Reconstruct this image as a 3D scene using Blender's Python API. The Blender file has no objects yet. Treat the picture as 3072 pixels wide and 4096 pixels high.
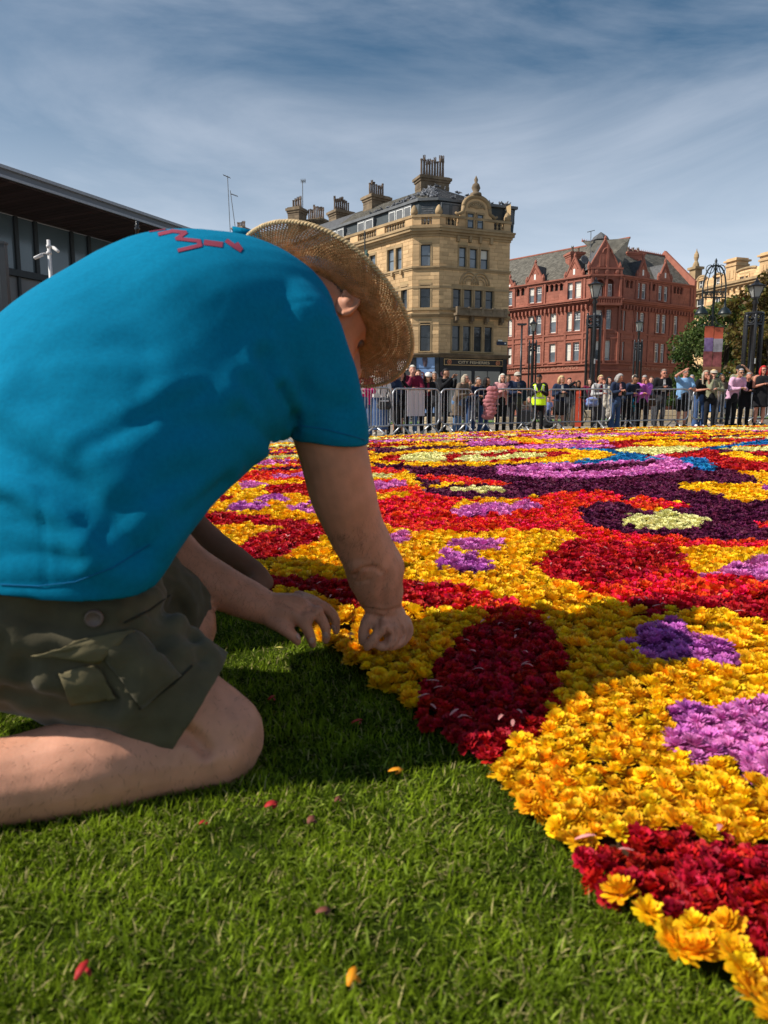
import bpy, bmesh, math, random
import numpy as np
from mathutils import Vector, Matrix, noise as mnoise
from mathutils.bvhtree import BVHTree

SC = bpy.context.scene
COL = SC.collection
R = math.radians

# ------------------------------------------------------------------ camera
F_PX, W_PX, H_PX, PITCH, CAM_Z = 2840.0, 3072.0, 4096.0, R(8.0), 0.5
cam_d = bpy.data.cameras.new('camera')
cam = bpy.data.objects.new('camera', cam_d); COL.objects.link(cam)
cam.location = (0, 0, CAM_Z); cam.rotation_euler = (R(90) - PITCH, 0, 0)
cam_d.sensor_fit = 'HORIZONTAL'; cam_d.sensor_width = 36.0
cam_d.lens = 36.0 * F_PX / W_PX
cam_d.clip_start = 0.02; cam_d.clip_end = 3000
cam_d.dof.use_dof = True; cam_d.dof.focus_distance = 6.0
cam_d.dof.aperture_fstop = cam_d.lens / 3.0
SC.camera = cam

# ------------------------------------------------------------------ sky, sun, exposure
SUN_AZ, SUN_EL = R(-103), R(42)
w = bpy.data.worlds.new('World'); SC.world = w; w.use_nodes = True
nt = w.node_tree; nt.nodes.clear()
def WN(t, **k):
    n = nt.nodes.new(t)
    for a, b in k.items(): setattr(n, a, b)
    return n
wo = WN('ShaderNodeOutputWorld'); bg = WN('ShaderNodeBackground'); bg.inputs[1].default_value = 0.125
sky = WN('ShaderNodeTexSky', sky_type='NISHITA', sun_disc=False, sun_elevation=SUN_EL, sun_rotation=SUN_AZ,
         altitude=100, air_density=1.0, dust_density=0.6, ozone_density=2.0)
geo = WN('ShaderNodeTexCoord'); sep = WN('ShaderNodeSeparateXYZ')
nt.links.new(geo.outputs['Generated'], sep.inputs[0])
# thin high cloud: project the view direction on a flat cloud deck, stretch it, read noise
mz = WN('ShaderNodeMath', operation='MAXIMUM'); mz.inputs[1].default_value = 0.0
nt.links.new(sep.outputs['Z'], mz.inputs[0])
mz2 = WN('ShaderNodeMath', operation='ADD'); mz2.inputs[1].default_value = 0.34; nt.links.new(mz.outputs[0], mz2.inputs[0])
dv = WN('ShaderNodeVectorMath', operation='DIVIDE')
cb = WN('ShaderNodeCombineXYZ')
for i in range(3): nt.links.new(mz2.outputs[0], cb.inputs[i])
nt.links.new(geo.outputs['Generated'], dv.inputs[0]); nt.links.new(cb.outputs[0], dv.inputs[1])
mp = WN('ShaderNodeMapping'); mp.inputs['Rotation'].default_value = (0, R(24), 0); mp.inputs['Scale'].default_value = (1.5, 1.5, 5.2)
mp.inputs['Location'].default_value = (0.35, 0.9, 0)
nt.links.new(geo.outputs['Generated'], mp.inputs[0])
n1 = WN('ShaderNodeTexNoise'); n1.inputs['Scale'].default_value = 1.25; n1.inputs['Detail'].default_value = 9; n1.inputs['Roughness'].default_value = 0.58
n1.inputs['Distortion'].default_value = 0.45
nt.links.new(mp.outputs[0], n1.inputs['Vector'])
r1 = WN('ShaderNodeValToRGB'); r1.color_ramp.elements[0].position = 0.40; r1.color_ramp.elements[1].position = 0.76
nt.links.new(n1.outputs['Fac'], r1.inputs[0])
n2 = WN('ShaderNodeTexNoise'); n2.inputs['Scale'].default_value = 1.7; n2.inputs['Detail'].default_value = 3
nt.links.new(geo.outputs['Generated'], n2.inputs['Vector'])
r2 = WN('ShaderNodeValToRGB'); r2.color_ramp.elements[0].position = 0.22; r2.color_ramp.elements[1].position = 0.62
nt.links.new(n2.outputs['Fac'], r2.inputs[0])
mm = WN('ShaderNodeMath', operation='MULTIPLY'); nt.links.new(r1.outputs[0], mm.inputs[0]); nt.links.new(r2.outputs[0], mm.inputs[1])
# haze near the horizon all round
hz = WN('ShaderNodeMapRange'); hz.inputs['From Min'].default_value = 0.0; hz.inputs['From Max'].default_value = 0.40
hz.inputs['To Min'].default_value = 0.72; hz.inputs['To Max'].default_value = 0.0
nt.links.new(mz.outputs[0], hz.inputs['Value'])
sc_ = WN('ShaderNodeMath', operation='MULTIPLY'); sc_.inputs[1].default_value = 0.5; nt.links.new(mm.outputs[0], sc_.inputs[0])
tint = WN('ShaderNodeMix', data_type='RGBA', blend_type='MULTIPLY'); tint.inputs[0].default_value = 1.0
tint.inputs['B'].default_value = (0.33, 0.45, 0.46, 1)
nt.links.new(sky.outputs[0], tint.inputs['A'])
mixc = WN('ShaderNodeMix', data_type='RGBA'); mixc.inputs['B'].default_value = (4.4, 4.7, 5.3, 1)
nt.links.new(sc_.outputs[0], mixc.inputs['Factor']); nt.links.new(tint.outputs['Result'], mixc.inputs['A'])
mixh = WN('ShaderNodeMix', data_type='RGBA'); mixh.inputs['B'].default_value = (6.3, 6.5, 7.1, 1); nt.links.new(hz.outputs[0], mixh.inputs['Factor']); nt.links.new(mixc.outputs['Result'], mixh.inputs['A'])
nt.links.new(mixh.outputs['Result'], bg.inputs[0]); nt.links.new(bg.outputs[0], wo.inputs[0])

sd = bpy.data.lights.new('sun', 'SUN'); sd.energy = 4.2; sd.angle = R(0.5); sd.color = (1.0, 0.94, 0.85)
so = bpy.data.objects.new('sun', sd); COL.objects.link(so)
sdir = Vector((math.sin(SUN_AZ) * math.cos(SUN_EL), math.cos(SUN_AZ) * math.cos(SUN_EL), math.sin(SUN_EL)))
so.rotation_euler = sdir.to_track_quat('Z', 'Y').to_euler(); so.location = sdir * 60
vs = SC.view_settings; vs.view_transform = 'Standard'; vs.look = 'None'; vs.exposure = 0.55; vs.gamma = 1.0
vs.use_curve_mapping = False

# ------------------------------------------------------------------ where a point of the photograph lies
CP, SP = math.cos(PITCH), math.sin(PITCH)
def ray(px, py):
    xr = (px - W_PX / 2) / F_PX; yu = -(py - H_PX / 2) / F_PX
    return Vector((xr, CP + yu * SP, -SP + yu * CP))
def at(px, py, Y):
    d = ray(px, py); return Vector((0, 0, CAM_Z)) + d * (Y / d.y)
GA, GB = 0.0137, -0.003           # the square falls and rises gently
def gz(x, y): return GA * x + GB * y
def G(px, py, lift=0.0):
    d = ray(px, py); t = (lift - CAM_Z) / (d.z - GA * d.x - GB * d.y)
    return Vector((0, 0, CAM_Z)) + d * t
def xat(px, Y, py=1640): return at(px, py, Y).x
def proj(p):
    v = Vector(p) - Vector((0, 0, CAM_Z)); zc = v.y * CP - v.z * SP; yc = v.y * SP + v.z * CP
    return W_PX / 2 + F_PX * v.x / zc, H_PX / 2 - F_PX * yc / zc

# ------------------------------------------------------------------ materials
MATS = {}
def mat(name, col, rough=0.75, var=0.18, scale=12.0, bump=0.0, bscale=60.0, metal=0.0, spec=0.3, trans=0.0, sub=0.0,
        emit=0.0, coord='Object', island=0.0, rnd=0.0, col2=None, hue=0.0, sheen=0.0, detail=4.0, wear=0.0):
    if name in MATS: return MATS[name]
    m = bpy.data.materials.new(name); m.use_nodes = True; t = m.node_tree; p = t.nodes['Principled BSDF']
    def N(k, **kw):
        n = t.nodes.new(k)
        for a, b in kw.items(): setattr(n, a, b)
        return n
    L = t.links.new
    p.inputs['Roughness'].default_value = rough; p.inputs['Metallic'].default_value = metal
    p.inputs['Specular IOR Level'].default_value = spec
    if sheen: p.inputs['Sheen Weight'].default_value = sheen
    if sub:
        p.inputs['Subsurface Weight'].default_value = sub; p.inputs['Subsurface Radius'].default_value = (0.012, 0.005, 0.003)
        p.inputs['Subsurface Scale'].default_value = 0.6
    tc = N('ShaderNodeTexCoord'); nz = N('ShaderNodeTexNoise'); nz.inputs['Scale'].default_value = scale; nz.inputs['Detail'].default_value = detail
    L(tc.outputs[coord], nz.inputs['Vector'])
    mr = N('ShaderNodeMapRange'); mr.inputs['From Min'].default_value = 0.25; mr.inputs['From Max'].default_value = 0.75
    mr.inputs['To Min'].default_value = 0.0; mr.inputs['To Max'].default_value = 1.0
    L(nz.outputs['Fac'], mr.inputs['Value'])
    mix = N('ShaderNodeMix', data_type='RGBA')
    a = tuple(c * (1 - var) for c in col) + (1,)
    b = (tuple(col2) if col2 else tuple(min(1, c * (1 + var)) for c in col)) + (1,)
    mix.inputs['A'].default_value = a; mix.inputs['B'].default_value = b
    L(mr.outputs[0], mix.inputs['Factor']); out = mix.outputs['Result']
    for amt, src in ((island, 'I'), (rnd, 'O')):
        if not amt: continue
        if src == 'I': g = N('ShaderNodeNewGeometry'); so_ = g.outputs['Random Per Island']
        else: g = N('ShaderNodeObjectInfo'); so_ = g.outputs['Random']
        q = N('ShaderNodeMapRange'); q.inputs['To Min'].default_value = 1 - amt; q.inputs['To Max'].default_value = 1 + amt
        L(so_, q.inputs['Value'])
        hs = N('ShaderNodeHueSaturation'); L(q.outputs[0], hs.inputs['Value']); L(out, hs.inputs['Color'])
        if hue:
            q2 = N('ShaderNodeMath', operation='MULTIPLY_ADD'); q2.inputs[1].default_value = hue; q2.inputs[2].default_value = 0.5 - hue / 2
            mo = N('ShaderNodeMath', operation='FRACT'); q3 = N('ShaderNodeMath', operation='MULTIPLY'); q3.inputs[1].default_value = 7.31
            L(so_, q3.inputs[0]); L(q3.outputs[0], mo.inputs[0]); L(mo.outputs[0], q2.inputs[0]); L(q2.outputs[0], hs.inputs['Hue'])
        out = hs.outputs['Color']
    if wear:
        n3 = N('ShaderNodeTexNoise'); n3.inputs['Scale'].default_value = scale * 0.13; n3.inputs['Detail'].default_value = 8; n3.inputs['Roughness'].default_value = 0.7
        L(tc.outputs[coord], n3.inputs['Vector'])
        q = N('ShaderNodeMapRange'); q.inputs['From Min'].default_value = 0.45; q.inputs['From Max'].default_value = 0.7
        q.inputs['To Max'].default_value = wear; L(n3.outputs['Fac'], q.inputs['Value'])
        m2 = N('ShaderNodeMix', data_type='RGBA'); m2.inputs['B'].default_value = tuple(c * 0.28 for c in col) + (1,)
        L(q.outputs[0], m2.inputs['Factor']); L(out, m2.inputs['A']); out = m2.outputs['Result']
    L(out, p.inputs['Base Color'])
    if bump:
        nb = N('ShaderNodeTexNoise'); nb.inputs['Scale'].default_value = bscale; nb.inputs['Detail'].default_value = 5
        L(tc.outputs[coord], nb.inputs['Vector']); bp = N('ShaderNodeBump'); bp.inputs['Strength'].default_value = bump
        bp.inputs['Distance'].default_value = 0.3 / bscale
        L(nb.outputs['Fac'], bp.inputs['Height']); L(bp.outputs[0], p.inputs['Normal'])
    if trans:
        tr = N('ShaderNodeBsdfTranslucent'); L(out, tr.inputs[0]); ms = N('ShaderNodeMixShader'); ms.inputs[0].default_value = trans
        L(p.outputs[0], ms.inputs[1]); L(tr.outputs[0], ms.inputs[2]); L(ms.outputs[0], t.nodes['Material Output'].inputs[0])
    if emit:
        p.inputs['Emission Strength'].default_value = emit; L(out, p.inputs['Emission Color'])
    MATS[name] = m; return m

# ------------------------------------------------------------------ objects, tags
ROOT = {}
def tag(o, label=None, cat=None, group=None, kind=None):
    if label: o['label'] = label
    if cat: o['category'] = cat
    if group: o['group'] = group
    if kind: o['kind'] = kind
    return o
def thing(name, loc, label, cat, group=None):
    o = bpy.data.objects.new(name, None); COL.objects.link(o); o.location = loc; o.empty_display_size = 0.1
    ROOT[o.name] = Vector(loc); return tag(o, label, cat, group)
def root_of(o):
    while o.parent: o = o.parent
    return ROOT.get(o.name, Vector((0, 0, 0)))
def link(name, me, m=None, parent=None, smooth=False):
    o = bpy.data.objects.new(name, me); COL.objects.link(o)
    if m is not None: me.materials.append(m) if not isinstance(m, (list, tuple)) else [me.materials.append(x) for x in m]
    if parent is not None: o.parent = parent
    if smooth: me.polygons.foreach_set('use_smooth', [True] * len(me.polygons))
    return o
def copy_tree(o, parent=None):
    c = o.copy(); COL.objects.link(c); c.parent = parent
    for ch in list(o.children): copy_tree(ch, c)
    return c

class MB:
    """collects shapes in world coordinates; build() links them as one mesh"""
    def __init__(s): s.v = []; s.f = []; s.mi = []; s.cm = 0
    def add(s, vs_, fs):
        n = len(s.v); s.v += [tuple(p) for p in vs_]
        for f in fs: s.f.append(tuple(i + n for i in f)); s.mi.append(s.cm)
    def quad(s, a, b, c, d): s.add([a, b, c, d], [(0, 1, 2, 3)])
    def obox(s, o, ex, ey, ez):
        o, ex, ey, ez = map(Vector, (o, ex, ey, ez))
        p = [o, o + ex, o + ex + ey, o + ey, o + ez, o + ex + ez, o + ex + ey + ez, o + ey + ez]
        s.add(p, [(0, 3, 2, 1), (4, 5, 6, 7), (0, 1, 5, 4), (1, 2, 6, 5), (2, 3, 7, 6), (3, 0, 4, 7)])
    def box(s, x0, y0, z0, x1, y1, z1): s.obox((x0, y0, z0), (x1 - x0, 0, 0), (0, y1 - y0, 0), (0, 0, z1 - z0))
    def tube(s, pts, r, n=8, cap=True, closed=False):
        pts = [Vector(p) for p in pts]; m = len(pts); rs = r if isinstance(r, (list, tuple)) else [r] * m
        vs_ = []; ref = None
        for i, p in enumerate(pts):
            if closed: d = pts[(i + 1) % m] - pts[i - 1]
            else: d = pts[min(i + 1, m - 1)] - pts[max(i - 1, 0)]
            d.normalize()
            if ref is None: ref = Vector((0, 0, 1)) if abs(d.z) < 0.9 else Vector((1, 0, 0))
            u = (ref - d * ref.dot(d)).normalized(); v_ = d.cross(u); ref = u
            for k in range(n):
                a = 2 * math.pi * k / n; vs_.append(p + (u * math.cos(a) + v_ * math.sin(a)) * rs[i])
        fs = []
        for i in range(m if closed else m - 1):
            j = (i + 1) % m
            for k in range(n): fs.append((i * n + k, i * n + (k + 1) % n, j * n + (k + 1) % n, j * n + k))
        if cap and not closed: fs += [tuple(range(n - 1, -1, -1)), tuple((m - 1) * n + k for k in range(n))]
        s.add(vs_, fs)
    def lathe(s, c, prof, n=12):
        c = Vector(c); vs_ = []; fs = []
        for (r, z) in prof:
            for k in range(n):
                a = 2 * math.pi * k / n; vs_.append(c + Vector((r * math.cos(a), r * math.sin(a), z)))
        for i in range(len(prof) - 1):
            for k in range(n): fs.append((i * n + k, i * n + (k + 1) % n, (i + 1) * n + (k + 1) % n, (i + 1) * n + k))
        fs += [tuple(range(n - 1, -1, -1)), tuple((len(prof) - 1) * n + k for k in range(n))]
        s.add(vs_, fs)
    def ball(s, c, rx, ry=None, rz=None, n=12, m=8, rot=None):
        ry = rx if ry is None else ry; rz = rx if rz is None else rz; c = Vector(c); vs_ = []; fs = []
        for i in range(m + 1):
            th = math.pi * i / m
            for k in range(n):
                a = 2 * math.pi * k / n
                p = Vector((rx * math.sin(th) * math.cos(a), ry * math.sin(th) * math.sin(a), rz * math.cos(th)))
                if rot is not None: p = rot @ p
                vs_.append(c + p)
        for i in range(m):
            for k in range(n): fs.append((i * n + k, (i + 1) * n + k, (i + 1) * n + (k + 1) % n, i * n + (k + 1) % n))
        s.add(vs_, fs)
    def prism(s, poly, ex):
        ex = Vector(ex); poly = [Vector(p) for p in poly]; n = len(poly)
        s.add(poly + [p + ex for p in poly], [tuple(range(n)), tuple(range(2 * n - 1, n - 1, -1))] + [(i, i + n, (i + 1) % n + n, (i + 1) % n) for i in range(n)])
    def mesh(s, name, off=Vector((0, 0, 0))):
        me = bpy.data.meshes.new(name); me.from_pydata([tuple(Vector(p) - off) for p in s.v], [], s.f)
        if any(s.mi): me.polygons.foreach_set('material_index', s.mi)
        me.update(); return me
    def build(s, name, m=None, parent=None, smooth=False, off=None, fix=False):
        if off is None: off = root_of(parent) if parent is not None else Vector((0, 0, 0))
        me = s.mesh(name, off)
        if fix:
            b = bmesh.new(); b.from_mesh(me); bmesh.ops.recalc_face_normals(b, faces=b.faces); b.to_mesh(me); b.free()
        return link(name, me, m, parent, smooth)
def smooth_by_angle(o, deg=40):
    me = o.data; me.polygons.foreach_set('use_smooth', [True] * len(me.polygons))
    try: me.set_sharp_from_angle(angle=R(deg))
    except Exception: pass
_UNIT = {}
def unit_box():
    if 'b' not in _UNIT:
        mb = MB(); mb.box(-.5, -.5, -.5, .5, .5, .5); _UNIT['b'] = mb.mesh('piece')
    return _UNIT['b']
# ------------------------------------------------------------------ building kit
class Face:
    """a vertical wall plane from plan point A to plan point B, outward normal towards the square"""
    def __init__(s, A, B):
        s.A = Vector((A[0], A[1], 0)); s.B = Vector((B[0], B[1], 0)); d = s.B - s.A; s.L = d.length; s.d = d.normalized()
        s.n = Vector((s.d.y, -s.d.x, 0))
        if s.n.y > 0: s.n = -s.n
    def P(s, u, z, o=0.0): return s.A + s.d * u + s.n * o + Vector((0, 0, z))
    def hit(s, px, py):
        r = ray(px, py); c = Vector((0, 0, CAM_Z)); t = (s.A - c).dot(s.n) / r.dot(s.n); p = c + r * t
        return (p - s.A).dot(s.d), p.z
    def rect(s, x0, y0, x1, y1):
        u0, za = s.hit(x0, y0); u1, zb = s.hit(x1, y1); return (min(u0, u1), max(u0, u1), min(za, zb), max(za, zb))
    def box(s, mb, u0, u1, z0, z1, o0, o1):
        mb.obox(s.P(u0, z0, o0), s.d * (u1 - u0), s.n * (o1 - o0), (0, 0, z1 - z0))
def crop(f, ox, oy, k): return lambda *r: tuple((ox if i % 2 == 0 else oy) + v * k for i, v in enumerate(r))

def wall_with_openings(face, u0, u1, z0, z1, ops, m, parent, depth=0.3, name='wall'):
    mb = MB(); us = sorted({u0, u1, *[max(u0, min(u1, q)) for o in ops for q in o[:2]]}); zs = sorted({z0, z1, *[max(z0, min(z1, q)) for o in ops for q in o[2:4]]})
    for a, b in zip(us, us[1:]):
        for c, d in zip(zs, zs[1:]):
            mu, mz_ = (a + b) / 2, (c + d) / 2
            if any(o[0] < mu < o[1] and o[2] < mz_ < o[3] for o in ops): continue
            mb.quad(face.P(a, c), face.P(b, c), face.P(b, d), face.P(a, d))
    for o in ops:
        a, b, c, d = o[:4]
        P = face.P
        mb.quad(P(a, c), P(a, d), P(a, d, -depth), P(a, c, -depth)); mb.quad(P(b, d), P(b, c), P(b, c, -depth), P(b, d, -depth))
        mb.quad(P(a, d), P(b, d), P(b, d, -depth), P(a, d, -depth)); mb.quad(P(b, c), P(a, c), P(a, c, -depth), P(b, c, -depth))
    return mb.build(name, m, parent)

def stone_courses(face, u0, u1, z0, z1, ops, hc, lc, m, parent, name, single=0, seed=1, proud=0.02, gap=0.012):
    rnd = random.Random(seed); mb = MB(); rows = max(1, round((z1 - z0) / hc)); hc = (z1 - z0) / rows; cells = []
    for r_ in range(rows):
        a0, a1 = z0 + r_ * hc, z0 + (r_ + 1) * hc; iv = [(u0, u1)]
        for o in ops:
            if min(a1, o[3]) - max(a0, o[2]) > 0.15 * hc:
                nv = []
                for (p, q) in iv:
                    if o[1] <= p or o[0] >= q: nv.append((p, q)); continue
                    if o[0] > p: nv.append((p, o[0]))
                    if o[1] < q: nv.append((o[1], q))
                iv = nv
        for (p, q) in iv:
            x = p + (0 if (q - p) < lc else -(r_ % 2) * lc * 0.5)
            while x < q - 0.02:
                l = lc * rnd.uniform(0.75, 1.25); e = x + l
                if q - e < lc * 0.3: e = q
                cells.append((max(x, p) + gap / 2, min(e, q) - gap / 2, a0 + gap / 2, a1 - gap / 2)); x = e
    cells = [c for c in cells if c[1] - c[0] > 0.05]
    rnd.shuffle(cells)
    for i, (a, b, c, d) in enumerate(cells):
        pr = proud * rnd.uniform(0.5, 1.5)
        if i < single:
            key = 'stone_' + m.name
            if key not in _UNIT:
                q = MB(); q.box(-.5, -.5, -.5, .5, .5, .5); _UNIT[key] = q.mesh(name); _UNIT[key].materials.append(m)
            o = bpy.data.objects.new(name, _UNIT[key]); COL.objects.link(o); o.parent = parent
            o.location = face.P((a + b) / 2, (c + d) / 2, pr - 0.05) - root_of(parent)
            o.rotation_euler = (0, 0, math.atan2(face.d.y, face.d.x)); o.scale = (b - a, 0.1, d - c)
        else:
            P = face.P; e = 0.006
            f = [P(a + e, c + e, pr), P(b - e, c + e, pr), P(b - e, d - e, pr), P(a + e, d - e, pr)]; k = [P(a, c), P(b, c), P(b, d), P(a, d)]
            mb.add(f + k, [(0, 1, 2, 3), (0, 4, 5, 1), (1, 5, 6, 2), (2, 6, 7, 3), (3, 7, 4, 0)])
    if mb.v:
        o = mb.build(name + '_courses', m, parent); o['kind'] = 'stuff'
    return cells

def window(face, u0, u1, z0, z1, parent, fm, gm, depth=0.18, style='sash', bar=0.07, blind=None, sill=None):
    mb = MB(); D = -depth
    for (a, b, c, d) in ((u0, u0 + bar, z0, z1), (u1 - bar, u1, z0, z1), (u0 + bar, u1 - bar, z0, z0 + bar * 1.3), (u0 + bar, u1 - bar, z1 - bar, z1)):
        face.box(mb, a, b, c, d, D - 0.08, D)
    mid = z0 + (z1 - z0) * (0.5 if style != 'grid' else 0.58)
    if style in ('sash', 'grid', 'cross'): face.box(mb, u0 + bar, u1 - bar, mid - bar * .45, mid + bar * .45, D - 0.07, D - 0.004)
    if style == 'grid':
        for k in (1, 2):
            x = u0 + (u1 - u0) * k / 3; face.box(mb, x - .022, x + .022, mid + bar * .45, z1 - bar, D - 0.05, D - 0.01)
        for k in (1, 2):
            zz = mid + (z1 - mid) * k / 3; face.box(mb, u0 + bar, u1 - bar, zz - .02, zz + .02, D - 0.052, D - 0.012)
    if style == 'cross':
        x = (u0 + u1) / 2; face.box(mb, x - .035, x + .035, z0 + bar, z1 - bar, D - 0.05, D - 0.008)
    w_ = mb.build('window', fm, parent)
    q = MB(); q.quad(face.P(u0 + .02, z0 + .02, D - .045), face.P(u1 - .02, z0 + .02, D - .045), face.P(u1 - .02, z1 - .02, D - .045), face.P(u0 + .02, z1 - .02, D - .045))
    q.build('pane', gm, w_)
    if blind is not None:
        zb = z1 - (z1 - z0) * blind; q = MB(); q.quad(face.P(u0 + .05, zb, D - .035), face.P(u1 - .05, zb, D - .035), face.P(u1 - .05, z1 - .05, D - .035), face.P(u0 + .05, z1 - .05, D - .035)); q.build('blind', M_BLIND, w_)
    if sill is not None:
        q = MB(); face.box(q, u0 - .08, u1 + .08, z0 - .14, z0, -depth + .002, .12); q.build('sill', sill, w_)
    return w_

def band(faces_u, z0, z1, proud, m, parent, name='string_course', steps=None):
    """moulded course running along several faces: (face,u0,u1)"""
    mb = MB()
    for (f, a, b) in faces_u:
        if steps:
            zz = z0; n = len(steps)
            for i, (hh, pr) in enumerate(steps):
                f.box(mb, a - pr * 0.4, b + pr * 0.4, zz, zz + hh * (z1 - z0), -0.05, pr); zz += hh * (z1 - z0)
        else: f.box(mb, a - proud * 0.4, b + proud * 0.4, z0, z1, -0.05, proud)
    return mb.build(name, m, parent)

def text_on(face, s, u, z, h, m, parent, name='lettering', o=0.02, width=None, font_bold=False, ext=0.01):
    cu = bpy.data.curves.new(name, 'FONT'); cu.body = s; cu.size = 1.0; cu.extrude = 0.0; cu.align_x = 'CENTER'
    tmp = bpy.data.objects.new('tmp', cu); COL.objects.link(tmp); bpy.context.view_layer.update()
    me = bpy.data.meshes.new_from_object(tmp.evaluated_get(bpy.context.evaluated_depsgraph_get())); bpy.data.objects.remove(tmp)
    co = np.array([v.co[:] for v in me.vertices]); w0 = co[:, 0].max() - co[:, 0].min(); hh = co[:, 1].max() - min(0, co[:, 1].min())
    cx = (co[:, 0].max() + co[:, 0].min()) / 2
    ky = h / max(hh, 1e-6); kx = ky if width is None else width / w0
    off = root_of(parent) if parent else Vector((0, 0, 0))
    sgn = 1
    for v, c in zip(me.vertices, co):
        v.co = face.P(u + (c[0] - cx) * kx * sgn, z + c[1] * ky, o) - off
    me.update(); ob = link(name, me, m, parent)
    sol = ob.modifiers.new('s', 'SOLIDIFY'); sol.thickness = ext; sol.offset = 0
    return ob

def roof_quad(mb, *p): mb.add(p, [tuple(range(len(p)))])

# shared building materials
M_STONE = mat('sandstone', (0.60, 0.395, 0.205), rough=.9, var=.2, scale=1.3, bump=.35, bscale=14, rnd=.14, island=.16, wear=.42)
M_STONE_B = mat('sandstone_wall', (0.44, 0.31, 0.16), rough=.9, var=.2, scale=.8, bump=.3, bscale=10, wear=.35)
M_TRIM = mat('sooty_stone_trim', (0.36, 0.25, 0.135), rough=.9, var=.3, scale=1.0, bump=.4, bscale=12, wear=.5)
M_SOOT = mat('sooty_stone', (0.19, 0.14, 0.09), rough=.92, var=.4, scale=1.6, bump=.5, bscale=10, island=.2, wear=.6)
M_SLATE = mat('grey_slate', (0.085, 0.085, 0.088), rough=.75, var=.4, scale=4, bump=.4, bscale=9, island=.25)
M_SLATE_G = mat('mossy_slate', (0.125, 0.115, 0.095), rough=.85, var=.35, scale=2, bump=.4, bscale=9, island=.2)
M_DARKWOOD = mat('dark_painted_frame', (0.035, 0.045, 0.05), rough=.5, var=.2, scale=3)
M_WHITE = mat('white_paint', (0.74, 0.73, 0.69), rough=.55, var=.08, scale=3)
M_BLIND = mat('cream_blind', (0.66, 0.63, 0.55), rough=.8, var=.06, scale=3)
M_GLASS = mat('window_glass', (0.13, 0.155, 0.18), rough=.1, var=.5, scale=.6, spec=.9, bump=.06, bscale=3)  # grey-blue base colour stands in for reflected sky
M_GLASS_D = mat('dark_window_glass', (0.035, 0.04, 0.045), rough=.08, var=.8, scale=.9, spec=.6, bump=.08, bscale=3)
M_TERRA = mat('red_terracotta', (0.33, 0.12, 0.08), rough=.8, var=.16, scale=1.2, bump=.25, bscale=14, island=.10, wear=.3)
M_TERRA_T = mat('red_terracotta_trim', (0.30, 0.105, 0.07), rough=.8, var=.2, scale=1.4, bump=.3, bscale=14, wear=.35)
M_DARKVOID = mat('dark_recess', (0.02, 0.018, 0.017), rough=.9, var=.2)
M_LEAD = mat('lead_grey', (0.12, 0.125, 0.13), rough=.6, var=.2, scale=2)
M_POT = mat('chimney_pot', (0.16, 0.115, 0.085), rough=.9, var=.4, scale=3, rnd=.3)
M_BLACK = mat('black_gloss_paint', (0.014, 0.014, 0.016), rough=.35, var=.3, scale=8, spec=.5)

def chimney(parent, x, y, z0, z1, sx, sy, m, rz=0.0, pots=4, pot_h=0.9, rows=1, name='chimney'):
    """stack with cap and a row of pots; pots are sub-parts"""
    c = Matrix.Rotation(rz, 3, 'Z'); ex, ey = c @ Vector((1, 0, 0)), c @ Vector((0, 1, 0)); o = Vector((x, y, 0)); mb = MB()
    def bx(hx, hy, a, b): mb.obox(o - ex * hx - ey * hy + Vector((0, 0, a)), ex * 2 * hx, ey * 2 * hy, (0, 0, b - a))
    hx, hy = sx / 2, sy / 2; H = z1 - z0
    bx(hx, hy, z0, z1 - .16 * H); bx(hx + .1, hy + .1, z1 - .16 * H, z1 - .1 * H); bx(hx + .22, hy + .22, z1 - .1 * H, z1 - .03 * H); bx(hx + .05, hy + .05, z1 - .03 * H, z1)
    n = max(2, int(H * .84 / .3))
    for i in range(1, n):                                # recessed-looking courses: every second course a touch proud
        if i % 2: bx(hx + .018, hy + .018, z0 + i * .84 * H / n + .01, z0 + (i + 1) * .84 * H / n - .01)
    st = mb.build(name, m, parent); rr = random.Random(int(x * 7 + y * 3))
    for r_ in range(rows):
        for k in range(pots):
            q = o + ex * (hx * .86 * (2 * (k + .5) / pots - 1)) + ey * (0 if rows == 1 else (r_ - .5) * hy); p = MB(); hh = pot_h * rr.uniform(.8, 1.15); w_ = min(.19, .8 * sx / pots / 2)
            if rr.random() < .55:
                prof = [(w_ * 1.05, 0), (w_, .1), (w_ * .78, .55 * hh), (w_ * .8, .8 * hh), (w_ * 1.1, .84 * hh), (w_ * .95, .9 * hh), (w_ * .7, hh)]
                p.lathe(q + Vector((0, 0, z1)), prof, 8)
                for t_ in range(4):
                    a = t_ * math.pi / 2 + .4; p.obox(q + Vector((math.cos(a) * w_ * .8 - .03, math.sin(a) * w_ * .8 - .03, z1 + hh * .9)), (.06, 0, 0), (0, .06, 0), (0, 0, hh * .25))
            else: p.lathe(q + Vector((0, 0, z1)), [(w_ * 1.1, 0), (w_ * .8, .12), (w_ * .75, hh * .9), (w_ * .95, hh * .93), (w_ * .9, hh)], 8)
            p.build('chimney_pot', M_POT, st)
    return st

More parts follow.
